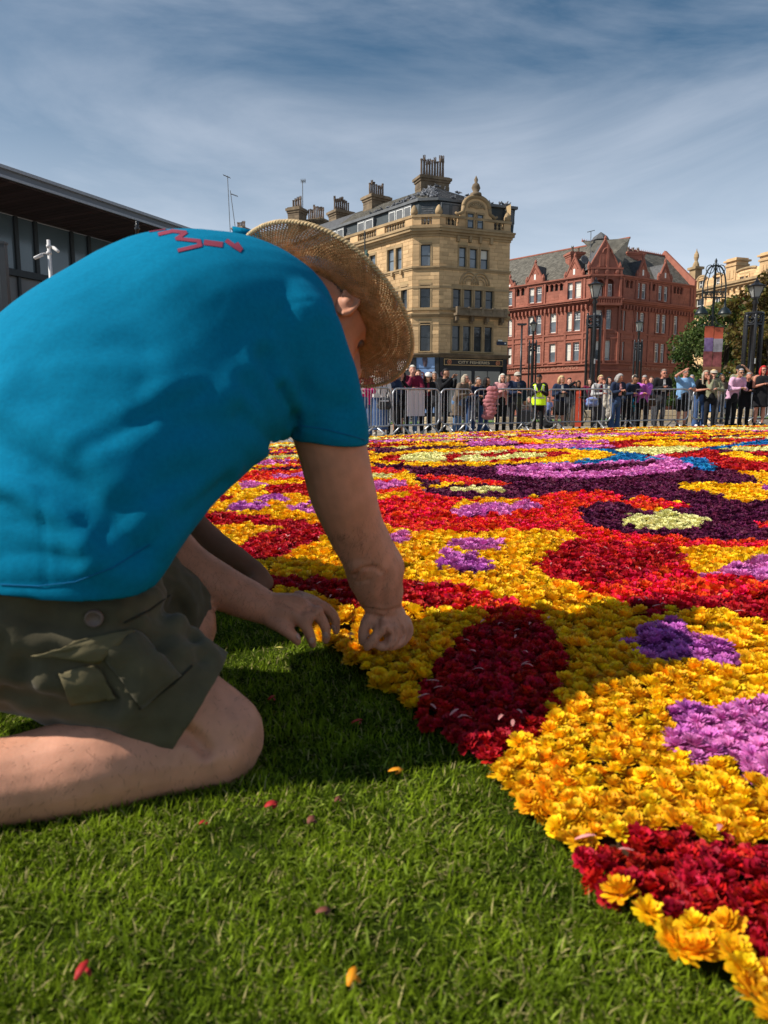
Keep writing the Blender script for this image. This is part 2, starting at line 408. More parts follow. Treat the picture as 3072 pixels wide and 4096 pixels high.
def slates(parent, p00, p10, p11, p01, nr, nc, m, name='slates', seed=3):
    """courses of overlapping slates on a quad slope, joined: too small to pick apart"""
    p00, p10, p11, p01 = map(Vector, (p00, p10, p11, p01)); rr = random.Random(seed); mb = MB(); nrm = (p10 - p00).cross(p01 - p00).normalized()
    if nrm.z < 0: nrm = -nrm
    for i in range(nr):
        for j in range(nc):
            o = .5 if i % 2 else 0
            def q(a, b):
                a = min(max(a, 0), 1); return (p00.lerp(p10, a)).lerp(p01.lerp(p11, a), min(b, 1))
            a0, a1 = (j + o - .48) / nc, (j + o + .48) / nc
            if a1 <= 0 or a0 >= 1: continue
            b0, b1 = i / nr, (i + 1.15) / nr; lift = nrm * (.03 + rr.uniform(0, .012))
            v = [q(a0, b0) + lift, q(a1, b0) + lift, q(a1, b1) + nrm * .008, q(a0, b1) + nrm * .008, q(a0, b0), q(a1, b0)]
            mb.add(v, [(0, 1, 2, 3), (4, 5, 1, 0)])
    o = mb.build(name, m, parent); o['kind'] = 'stuff'; return o
# ================================================================== ground
def sheet(name, pts, lift, m, kind='structure'):
    mb = MB(); mb.add([(x, y, gz(x, y) + lift) for x, y in pts], [tuple(range(len(pts)))]); o = mb.build(name, m); o['kind'] = kind; return o
M_PAVE = mat('stone_paving', (0.30, 0.255, 0.205), rough=.85, var=.12, scale=.9, bump=.2, bscale=30, island=.12, wear=.35)
M_JOINT = mat('paving_joint', (0.15, 0.13, 0.11), rough=.95, var=.2, scale=6)
M_SOIL = mat('lawn_soil', (0.022, 0.03, 0.005), rough=1.0, var=.5, scale=18, bump=.5, bscale=60, col2=(0.04, 0.065, 0.008), spec=0.0)
M_LAWN = mat('far_lawn', (0.10, 0.19, 0.035), rough=.95, var=.35, scale=5, bump=.6, bscale=40)
M_ROAD = mat('asphalt', (0.055, 0.054, 0.055), rough=.9, var=.25, scale=2, bump=.3, bscale=60)
sheet('ground', [(-400, -60), (400, -60), (400, 600), (-400, 600)], -0.03, M_JOINT)
EDGE0, EDGE1 = G(3072, 4020), G(1220, 2540)              # lawn side of the flower carpet
_e = (Vector((EDGE1.x - EDGE0.x, EDGE1.y - EDGE0.y, 0))).normalized()
EDGEP = [G(*q) for q in ((3300, 4390), (3063, 4175), (2930, 4080), (2780, 3965), (2664, 3870), (2602, 3785), (2487, 3680), (2354, 3555), (2212, 3395), (2043, 3252), (1928, 3092), (1700, 2922), (1500, 2772), (1250, 2572), (1060, 2380))]
def edge_at(y):
    for a, b in zip(EDGEP, EDGEP[1:]):
        if y <= b.y: return a.x + (y - a.y) * (b.x - a.x) / (b.y - a.y)
    return EDGEP[-1].x + (y - EDGEP[-1].y) * _e.x / _e.y
FAR = [G(60, 1875), G(640, 1828), G(1050, 1799), G(1300, 1778), G(1480, 1763), G(1750, 1746), G(2000, 1737), G(2250, 1728), G(2500, 1722), G(2800, 1716), G(3072, 1713), G(3600, 1706)]
def far_y(x):
    for a, b in zip(FAR, FAR[1:]):
        if x <= b.x: return a.y + (b.y - a.y) * (x - a.x) / (b.x - a.x)
    return FAR[-1].y
GRASSFAR = [(p.x + 0.1, p.y + (1.0 if p.x < 1 else 0.35)) for p in FAR]
sheet('lawn', [(-9, -3), (9, -3), (9, 2), (24, 26), *[q for q in GRASSFAR[::-1]], (-9, 9)], 0.0, M_SOIL)
# paving: flags near enough to tell apart are slabs of their own
pv = thing('paving', (0, 18, gz(0, 18)), 'pale stone flags of the square under the crowd', 'paving'); pv['kind'] = 'structure'
del pv['category']
mbp = MB(); rp = random.Random(5); cnt = 0
mslab = MB(); mslab.box(-.5, -.5, -1, .5, .5, 0); SLAB = mslab.mesh('paving_slab'); SLAB.materials.append(M_PAVE)
for j in range(70):
    y0 = 9.5 + j * 0.62; x = -12 - (j % 2) * .45
    while x < 34:
        l = rp.choice((.7, .9, 1.1)); cx, cy = x + l / 2, y0 + .3
        gy = far_y(cx) + (1.0 if cx < 1 else .35)
        if cy - .31 > gy and abs(cx) < cy * .62 + 2:
            z = gz(cx, cy) - .004 + rp.uniform(0, .006)
            p = proj((cx, cy, z))
            if cnt < 300 and 1450 < p[0] < 3072 and cy < 27:
                o = bpy.data.objects.new('paving_slab', SLAB); COL.objects.link(o); o.parent = pv; o.location = Vector((cx, cy, z)) - pv.location; o.scale = (l - .012, .608, .03); cnt += 1
            else: mbp.add([(x + .006, y0 + .006, z), (x + l - .006, y0 + .006, z), (x + l - .006, y0 + .614, z), (x + .006, y0 + .614, z)], [(0, 1, 2, 3)])
        x += l
o = mbp.build('paving_slabs', M_PAVE, pv); o['kind'] = 'stuff'
# the street between the square and the buildings
def strip(name, y0, y1, lift, m, x0=-60, x1=90):
    return sheet(name, [(x0, y0), (x1, y0), (x1, y1 + 8), (x0, y1)], lift, m)
strip('road', 54, 61, 0.02, M_ROAD); strip('pavement', 61, 140, .12, M_PAVE)
sheet('far_lawn', [(-6, 34), (12, 35.5), (14, 44), (-6, 43)], .05, M_LAWN)
sheet('far_lawn', [(15, 35), (30, 38), (32, 46), (16, 44)], .05, M_LAWN)

# ================================================================== corner building with the fish shop
c1 = crop(None, 1250, 620, .5124)
E1 = (xat(1649, 66.0, 1400), 66.0); E2 = (xat(1754, 65.7, 1400), 65.7); E3 = (xat(2030, 68.3, 1400), 68.3)
_dl = Vector((-5.1, 6.2)).normalized(); E0 = (E1[0] + _dl.x * 24, E1[1] + _dl.y * 24)
_n3 = Vector((-2.4, 6.35)).normalized(); E4 = (E3[0] + _n3.x * 16, E3[1] + _n3.y * 16)
fL, fC, fR, fE = Face(E0, E1), Face(E1, E2), Face(E2, E3), Face(E3, E4)
zf = lambda py: at(1700, py, 66.2).z
fish = thing('corner_building', (E1[0], E1[1], gz(*E1)), 'tall honey sandstone corner building with a fish shop and chimneys on its roof', 'building')
FB = gz(*E1) + .1
zLedge0, zLedge1, zCor0, zCor1, zPar = zf(1431), zf(1415), zf(948), zf(914), zf(863)
opsL = [fL.rect(*c1(585, 745, 637, 908)), fL.rect(*c1(652, 730, 698, 893)), fL.rect(*c1(447, 790, 493, 940)),
        fL.rect(*c1(625, 1052, 670, 1212)), fL.rect(*c1(692, 1035, 740, 1203)), fL.rect(*c1(690, 1335, 735, 1545))]
ex = []
for k in range(1, 4):
    for o in opsL[:2] + opsL[3:5]: ex.append((o[0] - 5.1 * k, o[1] - 5.1 * k, o[2], o[3]))
opsL += ex
opsC = [fC.rect(*c1(845, 700, 920, 867)), fC.rect(*c1(840, 1015, 918, 1195)), fC.rect(*c1(840, 1310, 918, 1530))]
opsR = [fR.rect(*c1(*q)) for q in ((1145, 718, 1198, 876), (1228, 730, 1284, 888), (1313, 738, 1370, 898), (1097, 1030, 1155, 1195), (1183, 1035, 1243, 1200),
        (1268, 1040, 1325, 1203), (1350, 1055, 1408, 1207), (1090, 1320, 1150, 1530), (1175, 1325, 1233, 1533), (1260, 1330, 1318, 1537), (1343, 1335, 1400, 1540))]
k_single = 0
for f, ops, nm in ((fL, opsL, 120), (fC, opsC, 60), (fR, opsR, 120)):
    wall_with_openings(f, 0, f.L, zLedge1, zCor0, ops, M_STONE_B, fish, .28)
    u_lo = 0 if f is not fL else f.L - 12
    stone_courses(f, u_lo, f.L, zLedge1, zCor0, [(o[0] - .14, o[1] + .14, o[2] - .1, o[3] + .2) for o in ops], .34, .72, M_STONE, fish, 'stone_block', nm, seed=int(f.L * 10))
    for i, o in enumerate(ops):
        gm = M_GLASS if (o[2] + o[3]) / 2 > zf(1110) else M_GLASS_D
        window(f, *o, fish, M_DARKWOOD, gm, depth=.16, blind=(.45 if (i == 2 and f is fR) else None))
    for o in ops:                                       # surrounds: jamb strips and lintels
        mb = MB(); f.box(mb, o[0] - .13, o[0], o[2], o[3], -.02, .05); f.box(mb, o[1], o[1] + .13, o[2], o[3], -.02, .05); f.box(mb, o[0] - .13, o[1] + .13, o[3], o[3] + .2, -.02, .06)
        f.box(mb, o[0] - .16, o[1] + .16, o[2] - .12, o[2], -.02, .12); mb.build('window_surround', M_TRIM, fish)
allF = [(fL, 0, fL.L), (fC, 0, fC.L), (fR, 0, fR.L)]
band(allF, zf(1081), zf(1068), .16, M_TRIM, fish, steps=[(.5, .1), (.5, .18)])
band(allF, zf(1155), zf(1146), .08, M_TRIM, fish); band(allF, zf(1243), zf(1233), .14, M_TRIM, fish)
band(allF, zf(1271), zf(1255), .25, M_TRIM, fish, steps=[(.3, .1), (.35, .2), (.35, .28)])
band(allF, zf(1302), zf(1298), .05, M_TRIM, fish)
band(allF, zLedge0, zLedge1, .4, M_SOOT, fish, name='shop_cornice', steps=[(.3, .15), (.4, .35), (.3, .45)])
band(allF, zCor0 - .05, zCor1, .5, M_TRIM, fish, name='main_cornice', steps=[(.25, .12), (.25, .28), (.3, .5), (.2, .6)])
# brackets under the cornice and the window courses
mb = MB()
for px, py0, py1 in ((1830, 945, 968), (1878, 948, 972), (1918, 951, 976), (1962, 955, 980), (1610, 1085, 1100), (1575, 1092, 1108)):
    f = fR if px > 1754 else fL; u, za = f.hit(px, py0); _, zb = f.hit(px, py1); mb = MB(); f.box(mb, u - .12, u + .12, zb, za, 0, .3); mb.build('bracket', M_TRIM, fish)
# balustrade
mbal = MB(); mbal.lathe((0, 0, 0), [(.13, 0), (.13, .08), (.07, .14), (.12, .38), (.1, .55), (.06, .75), (.06, .82), (.13, .86), (.13, 1.0)], 8); BAL = mbal.mesh('baluster'); BAL.materials.append(M_TRIM)
zb0, zb1 = zCor1 + .02, zPar
band(allF, zb1 - .22, zb1, .14, M_TRIM, fish, name='parapet_rail'); band(allF, zb0, zb0 + .22, .1, M_TRIM, fish, name='parapet_base')
bays = [(fL, fL.L - 3.9, fL.L - 1.0), (fL, fL.L - 8.0, fL.L - 5.1), (fL, fL.L - 12.1, fL.L - 9.2), (fL, fL.L - 16.2, fL.L - 13.3), (fC, .75, fC.L - .7), (fR, 0.55, 2.1), (fR, fR.L - 2.35, fR.L - .7)]
for f, a, b in bays:
    n = max(3, int((b - a) / .34))
    for k in range(n):
        o = bpy.data.objects.new('baluster', BAL); COL.objects.link(o); o.parent = fish
        o.location = f.P(a + (k + .5) * (b - a) / n, zb0 + .22, -.12) - fish.location; o.scale = (1, 1, zb1 - zb0 - .44)
mb = MB()
def solid(f, a, b): f.box(mb, a, b, zb0 + .2, zb1 - .2, -.3, .06)
for f, cuts in ((fL, [(q[1], q[2]) for q in bays[:4]]), (fC, [(bays[4][1], bays[4][2])]), (fR, [(bays[5][1], bays[5][2]), (bays[6][1], bays[6][2])])):
    cuts = sorted(cuts); x = 0
    for a, b in cuts: solid(f, x, a); x = b
    solid(f, x, f.L)
mb.build('parapet', M_STONE, fish)
# mansard and upper roof
def inset(d):
    fs = [fL, fC, fR, fE]; out = []
    out.append(fL.P(0, 0, -d))
    for a, b in zip(fs, fs[1:]):                        # corner of two offset lines
        p, q = a.P(0, 0, -d), b.P(0, 0, -d); cr = a.d.x * b.d.y - a.d.y * b.d.x
        t = ((q.x - p.x) * b.d.y - (q.y - p.y) * b.d.x) / cr; out.append(p + a.d * t)
    out.append(fE.P(fE.L, 0, -d)); return out
m0, m1 = inset(.7), inset(1.15); zm0, zm1 = zb0 + .1, zf(789)
mb = MB()
for i in range(4): mb.quad(*[p + Vector((0, 0, z)) for p, z in ((m0[i], zm0), (m0[i + 1], zm0), (m1[i + 1], zm1), (m1[i], zm1))])
mb.build('mansard', M_DARKWOOD, fish)
for i, (a, b) in enumerate(((.72, .84), (.2, .8), (.02, .3))):
    P = [m0[i].lerp(m0[i + 1], a), m0[i].lerp(m0[i + 1], b), m1[i].lerp(m1[i + 1], b), m1[i].lerp(m1[i + 1], a)]
for i, spans in ((0, ((.66, .74), (.83, .88), (.5, .57))), (1, ((.16, .84),)), (2, ((.0, .1), (.62, .7)))):
    for (a, b) in spans:
        P = [m0[i].lerp(m0[i + 1], a) + Vector((0, 0, zm0)), m0[i].lerp(m0[i + 1], b) + Vector((0, 0, zm0)), m1[i].lerp(m1[i + 1], b) + Vector((0, 0, zm1 - .2)), m1[i].lerp(m1[i + 1], a) + Vector((0, 0, zm1 - .2))]
        slates(fish, *P, 11, max(4, int((P[1] - P[0]).length / .25)), M_SLATE, 'mansard_slates', i)
# dormer glazing set into the mansard: one face plane a little proud of it
for i, f, spans in ((0, fL, ((fL.L - 4.2, fL.L - 3.3), (fL.L - 3.15, fL.L - 2.2), (fL.L - 2.05, fL.L - 1.1), (fL.L - 9.0, fL.L - 7.9), (fL.L - 7.75, fL.L - 6.6), (fL.L - 13.5, fL.L - 12.6), (fL.L - 12.4, fL.L - 11.4))), (2, fR, ((.55, 1.35), (1.5, 2.3), (2.4, 2.75), (7.15, 7.85), (7.95, 8.6)))):
    for a, b in spans:
        if b > f.L: b = f.L - .1
        mb = MB(); f.box(mb, a - .06, b + .06, zm0 + .9, zm1 - .3, -1.3, -.72); mb.build('dormer', M_LEAD, fish)
        g = Face(f.P(0, 0, -.7)[:2], f.P(f.L, 0, -.7)[:2]); window(g, a, b, zm0 + 1.0, zm1 - .42, fish, M_DARKWOOD if i == 2 else M_WHITE, M_GLASS, depth=.0, style='plain', bar=.06)
band([(Face(m1[i][:2], m1[i + 1][:2]), 0, (m1[i + 1] - m1[i]).length) for i in range(3)], zm1 - .12, zm1 + .12, .3, M_LEAD, fish, name='gutter')
apex = at(c1(945, 0)[0], c1(0, 248)[1], 70.5)
ridgeL = Vector((E0[0] + 3.5, E0[1] + 3.0, apex.z + .3)); ridgeR = at(1985, 826, 74.5)
mz1 = [p + Vector((0, 0, zm1 + .1)) for p in m1]
mb = MB(); roof_quad(mb, mz1[0], mz1[1], apex, ridgeL); roof_quad(mb, mz1[1], mz1[2], apex); roof_quad(mb, mz1[2], mz1[3], ridgeR, apex); roof_quad(mb, mz1[3], mz1[4], ridgeR)
mb.build('roof', M_SLATE, fish)
slates(fish, mz1[0].lerp(mz1[1], .45), mz1[1], apex, ridgeL.lerp(apex, .45), 14, 34, M_SLATE_G, 'roof_slates', 4)
slates(fish, mz1[2], mz1[3], ridgeR, apex, 14, 20, M_SLATE, 'roof_slates', 5); slates(fish, mz1[1], mz1[2], apex, apex + Vector((.02, 0, 0)), 14, 8, M_SLATE_G, 'roof_slates', 6)
# back of the block so that nothing is hollow
mb = MB(); b0, b1 = Vector((E0[0] + 9, E0[1] + 8, 0)), Vector((E4[0], E4[1], 0))
for a, b in ((Vector((*E0, 0)), b0), (b0, b1), (b1, Vector((*E3, 0)))): mb.quad(a + Vector((0, 0, FB - .3)), b + Vector((0, 0, FB - .3)), b + Vector((0, 0, zm1)), a + Vector((0, 0, zm1)))
mb.build('rear_wall', M_STONE_B, fish)
# chimneys
ang = math.atan2(fR.d.y, fR.d.x)
def chim_px(px0, px1, py0, py1, Y, dp, pots, parent, m=M_SOOT, rz=ang, ph=1.2, rows=1):
    a, b = at(px0, py1, Y), at(px1, py1, Y); return chimney(parent, (a.x + b.x) / 2, Y + dp / 2, b.z - 2.0, at(px0, py0, Y).z, (b.x - a.x), dp, m, rz, pots, ph, rows)
chim_px(1668, 1792, 703, 765, 72, 1.4, 9, fish, ph=1.75)
chim_px(1462, 1548, 778, 845, 77, 1.6, 7, fish, ph=1.3, rz=ang + .25)
chim_px(1322, 1408, 840, 900, 84, 1.6, 8, fish, ph=1.3, rz=ang + .25)
# pediment with a shell arch on the right face
pc, pr = fR.hit(*c1(1280, 400)); pu = pc; half = fR.hit(*c1(1378, 400))[0] - pu; zs = fR.hit(*c1(1280, 412))[1]; ztop = fR.hit(*c1(1280, 328))[1]
wz0, wz1 = fR.hit(*c1(1205, 575))[1], fR.hit(*c1(1205, 458))[1]
opP = [fR.rect(*c1(1205, 458, 1250, 575)), fR.rect(*c1(1282, 468, 1325, 588))]
mb = MB(); seg = 14; outer = []
hy = ztop - zs
for i in range(seg + 1):
    a = math.pi * i / seg; outer.append((pu + half * math.cos(a), zs + hy * math.sin(a)))
poly = [fR.P(pu - half - .55, zCor1 + .05, -.35), fR.P(pu + half + .55, zCor1 + .05, -.35), fR.P(pu + half + .5, zCor1 + .9, -.35), fR.P(pu + half + .1, zs - .5, -.35)] + [fR.P(u, z, -.35) for u, z in outer] + [fR.P(pu - half - .1, zs - .5, -.35), fR.P(pu - half - .5, zCor1 + .9, -.35)]
mb.prism(poly, fR.n * .4); mb.build('pediment', M_STONE, fish, fix=True)
mb = MB(); mb.tube([fR.P(pu + (half + .02) * math.cos(math.pi * i / seg), zs + (hy + .02) * math.sin(math.pi * i / seg), .02) for i in range(seg + 1)], .2, 8)
mb.tube([fR.P(pu + half * .62 * math.cos(math.pi * i / seg), zs + hy * .62 * math.sin(math.pi * i / seg) - .1, .05) for i in range(seg + 1)], .09, 6)
for s_ in (-1, 1): mb.tube([fR.P(pu + s_ * (half + .02), zs, .02), fR.P(pu + s_ * (half + .12), zs - .5, .04), fR.P(pu + s_ * (half + .6), zs - .75, .04), fR.P(pu + s_ * (half + .85), zs - .6, .04)], [.2, .18, .16, .1], 8)
mb.build('arch_moulding', M_TRIM, fish, smooth=True)
mb = MB()
for i in range(1, 8):
    a = math.pi * i / 8; mb.tube([fR.P(pu, zs - .1, .06), fR.P(pu + half * .52 * math.cos(a), zs - .1 + hy * .52 * math.sin(a), .06)], [.03, .1], 6)
mb.build('shell_carving', M_TRIM, fish, smooth=True)
mb = MB(); mb.lathe(fR.P(pu, ztop + .1, -.15), [(.55, 0), (.5, .25), (.25, .35), (.4, .7), (.3, 1.0), (.12, 1.15), (.18, 1.4), (.02, 1.75)], 10); mb.build('finial', M_SOOT, fish, smooth=True)
for o in opP:
    mb = MB(); fR.box(mb, o[0] - .12, o[0], o[2], o[3], .04, .16); fR.box(mb, o[1], o[1] + .12, o[2], o[3], .04, .16); fR.box(mb, o[0] - .12, o[1] + .12, o[3], o[3] + .16, .04, .18); mb.build('window_surround', M_TRIM, fish)
    g = Face(fR.P(0, 0, .18)[:2], fR.P(fR.L, 0, .18)[:2]); window(g, *o, fish, M_DARKWOOD, M_GLASS, depth=.06)
for px, f in ((1646, fC), (1757, fC), (2032, fR)):     # ball finials on the parapet corners
    u, z = f.hit(px, 860); mb = MB(); mb.lathe(f.P(min(max(u, .1), f.L - .1), zb1, -.1), [(.26, 0), (.34, .22), (.30, .45), (.18, .7), (.04, .85)], 8); mb.build('finial', M_TRIM, fish, smooth=True)
# blind arches and balcony on the right face
mb = MB()
for cx, cy in ((1222, 1012), (1308, 1018)):
    u, z = fR.hit(*c1(cx, cy)); rr = .92
    for q, rad in ((rr, .09), (rr * .72, .06), (rr * .45, .05)): mb.tube([fR.P(u + q * math.cos(math.pi * i / 12), z + q * 1.15 * math.sin(math.pi * i / 12), .06) for i in range(13)], rad, 6)
mb.build('blind_arch', M_TRIM, fish, smooth=True)
b = fR.rect(*c1(1092, 1205, 1480, 1282)); mb = MB()
fR.box(mb, b[0], b[1], zf(1264), zf(1254), .05, .95); fR.box(mb, b[0] + .05, b[1] - .05, zf(1254), zf(1238), .72, .9); fR.box(mb, b[0], b[1], zf(1238), zf(1233), .65, .98)
for q in (0, .25, .5, .75, 1): u = b[0] + .15 + (b[1] - b[0] - .3) * q; fR.box(mb, u - .14, u + .14, zf(1256), zf(1230), .66, .97)
for q in (.05, .35, .65, .95): u = b[0] + (b[1] - b[0]) * q; fR.box(mb, u - .15, u + .15, zf(1284), zf(1264), .03, .6); fR.box(mb, u - .15, u + .15, zf(1292), zf(1284), .03, .3)
mb.build('balcony', M_SOOT, fish)
# shop level
M_SHOPBLK = mat('shopfront_black', (0.022, 0.022, 0.024), rough=.4, var=.2, scale=3)
mb = MB(); zt = zLedge0
for f, cuts in ((fL, [(fL.L - 3.6, fL.L - .7)]), (fC, []), (fR, [])):
    f.box(mb, 0, f.L, FB - .3, zt, -.5, -.06)
mb.build('shop_wall', M_SHOPBLK, fish)
mb = MB()
for f, u in ((fL, fL.L - .35), (fC, .02), (fC, fC.L - .32), (fR, .05), (fR, fR.L - .55)): mb = MB(); f.box(mb, u, u + .38, FB - .3, zt, -.05, .14); mb.build('shop_pilaster', M_SHOPBLK, fish)
zg0, zg1 = FB + .6, zf(1482)
sb = fR.rect(*c1(1022, 1590, 1482, 1652))
mb = MB(); fR.box(mb, sb[0], sb[1], sb[2], sb[3], -.04, .1); sg = mb.build('shop_sign', mat('sign_brown_black', (.03, .022, .018), rough=.4), fish)
M_GOLD = mat('sign_gold', (.55, .36, .16), rough=.5, var=.1); M_CREAMTXT = mat('sign_lettering', (.75, .6, .38), rough=.5, var=.05)
mb = MB(); t_ = .06
for a, b_, c, d in ((sb[0], sb[1], sb[2], sb[2] + t_), (sb[0], sb[1], sb[3] - t_, sb[3]), (sb[0], sb[0] + t_, sb[2] + t_, sb[3] - t_), (sb[1] - t_, sb[1], sb[2] + t_, sb[3] - t_)): fR.box(mb, a, b_, c, d, .1, .13)
mb.build('sign_border', M_GOLD, sg)
um = (sb[0] + sb[1]) / 2
text_on(fR, 'CITY FISHERIES', um, sb[2] + (sb[3] - sb[2]) * .3, (sb[3] - sb[2]) * .42, M_CREAMTXT, sg, o=.125, width=(sb[1] - sb[0]) * .53)
for q in (.09, .91):
    u = sb[0] + (sb[1] - sb[0]) * q; zz = (sb[2] + sb[3]) / 2; mb = MB(); rr = (sb[3] - sb[2]) * .32
    mb.tube([fR.P(u + rr * math.cos(a), zz + rr * math.sin(a), .12) for a in [k * math.pi / 8 for k in range(16)]], .05, 6, closed=True)
    mb.ball(fR.P(u, zz, .11), rr * .55, rr * .55, rr * .6, 10, 6); mb.build('emblem', mat('emblem_copper', (.5, .2, .1), rough=.5, var=.4, scale=6), sg)
for (a, b_) in ((.15, .48), (.52, .9)):
    u0, u1 = fR.L * a, fR.L * b_
    for k in range(2):
        v0, v1 = u0 + (u1 - u0) * k / 2 + .04, u0 + (u1 - u0) * (k + 1) / 2 - .04
        q = MB(); fR.box(q, v0, v1, zg0, zg1, -.06, -.03); q.build('shop_window', mat('shop_blind_glass', (.28, .27, .235), rough=.25, var=.12, scale=.8, spec=.6), fish)
# poster panels on the corner facet
M_PBLUE = mat('poster_blue', (.12, .26, .58), rough=.35, var=.35, scale=.35, col2=(.35, .5, .75)); M_PDK = mat('poster_dark', (.1, .07, .08), rough=.5, var=.6, scale=4)
q0 = fC.rect(*c1(782, 1582, 978, 1661)); mb = MB(); fC.box(mb, q0[0], q0[1], q0[2], q0[3], -.03, .06); po = mb.build('poster_panel', M_PBLUE, fish)
um = (q0[0] + q0[1]) / 2; mb = MB(); zc = (q0[2] + q0[3]) / 2
mb.lathe(fC.P(um, q0[2] + .1, .03), [(.14, 0), (.2, .25), (.24, .5)], 10); mb.ball(fC.P(um, q0[2] + .75, .03), .28, .1, .3, 10, 8); mb.ball(fC.P(um, q0[2] + 1.15, .03), .2, .1, .25, 10, 8); mb.build('poster_picture', M_PDK, po)
zb_ = fC.hit(*c1(800, 1668))[1]; mb = MB(); fC.box(mb, q0[0], q0[1], FB + .5, zb_, -.03, .06); po = mb.build('poster_panel', M_PBLUE, fish)
M_PTXT = mat('poster_lettering', (.12, .05, .06), rough=.5)
text_on(fC, 'ams', fC.hit(1728, 1512)[0], fC.hit(1728, 1519)[1], .75, M_PTXT, po, o=.075); text_on(fC, 'e', fC.hit(1672, 1510)[0], fC.hit(1672, 1517)[1], .7, M_PTXT, po, o=.075)
q0 = fL.rect(1590, 1432, 1630, 1480); mb = MB(); fL.box(mb, q0[0], q0[1], q0[2], q0[3], -.05, .05); nb_ = mb.build('notice_board', mat('notice_white', (.6, .58, .58), rough=.6), fish)
for i, s_ in enumerate(('CAKE', 'WAFFLES', 'GELATO')): pass
text_on(fL, 'CAKE', fL.hit(1622, 1458)[0], fL.hit(1622, 1463)[1], .28, M_PTXT, nb_, o=.065)
q0 = fR.rect(*c1(1436, 1456, 1512, 1487)); mb = MB(); fR.box(mb, q0[0], q0[1], q0[2], q0[3], .04, .1); ss = mb.build('street_sign', mat('sign_navy', (.02, .03, .06), rough=.4), fish)
mb = MB(); fR.box(mb, q0[0] + .1, q0[1] - .5, q0[2] + .35, q0[2] + .48, .1, .12); fR.box(mb, q0[1] - .25, q0[1] - .1, q0[2] + .1, q0[3] - .1, .1, .12); mb.build('sign_marking', M_WHITE, ss)

# ================================================================== red terracotta building
c2 = crop(None, 1950, 900, .6763)
TY = 96.0
T1 = (xat(2352, TY, 1400), TY); T2 = (xat(2474, TY + .3, 1400), TY + .3)
_l = Vector((-8.9, 9.3)).normalized(); T0 = (T1[0] + _l.x * 22, T1[1] + _l.y * 22)
_r = Vector((12.7, 8.0)).normalized(); T3 = (T2[0] + _r.x * 15.3, T2[1] + _r.y * 15.3)
gL, gC, gR = Face(T0, T1), Face(T1, T2), Face(T2, T3)
red = thing('terracotta_building', (T1[0], T1[1], gz(*T1)), 'red terracotta corner building with steep gables and a balcony tower', 'building')
RB = gz(*T1)
zL = lambda f, *p: f.hit(*c2(*p))[1]
zr = lambda y: gC.hit(*c2(690, y))[1]
zC1, zC0 = zr(437), zr(470); zP = zr(300); zT0, zT1 = zr(857), zr(825)
RL = [gL.rect(*c2(*q)) for q in ((247, 375, 276, 462), (290, 368, 321, 458), (470, 345, 503, 438), (519, 337, 553, 431), (122, 392, 147, 478),
     (122, 560, 145, 660), (240, 542, 275, 652), (287, 535, 318, 648), (372, 525, 405, 638), (463, 517, 498, 628), (513, 512, 548, 625),
     (120, 725, 142, 832), (240, 715, 268, 825), (284, 710, 312, 820), (368, 704, 400, 815), (458, 699, 492, 811), (508, 694, 540, 808))]
RC = [gC.rect(*c2(*q)) for q in ((637, 503, 672, 617), (688, 500, 728, 617), (633, 686, 663, 800), (680, 683, 720, 800), (640, 322, 682, 432), (697, 320, 742, 432))]
RR_ = [gR.rect(*c2(*q)) for q in ((880, 340, 900, 436), (912, 345, 933, 442), (1010, 358, 1028, 449), (1043, 362, 1062, 456), (786, 505, 810, 625), (868, 512, 888, 632), (902, 517, 922, 634),
     (997, 527, 1016, 640), (1031, 530, 1050, 643), (1102, 537, 1120, 650), (780, 688, 803, 800), (862, 693, 880, 805), (893, 695, 912, 807), (988, 700, 1008, 815), (1022, 703, 1040, 818), (1092, 708, 1111, 819))]
AL = [gL.rect(*c2(*q)) for q in ((172, 380, 190, 420), (200, 374, 218, 416), (343, 357, 360, 397), (372, 353, 390, 393), (400, 350, 417, 389), (428, 346, 446, 386))]
AR = [gR.rect(*c2(*q)) for q in ((787, 320, 797, 368), (803, 322, 815, 370), (822, 325, 836, 373), (846, 330, 858, 376), (957, 345, 968, 386), (978, 348, 991, 390), (1084, 360, 1096, 404), (1103, 363, 1114, 406), (1122, 366, 1134, 408), (1141, 369, 1153, 412))]
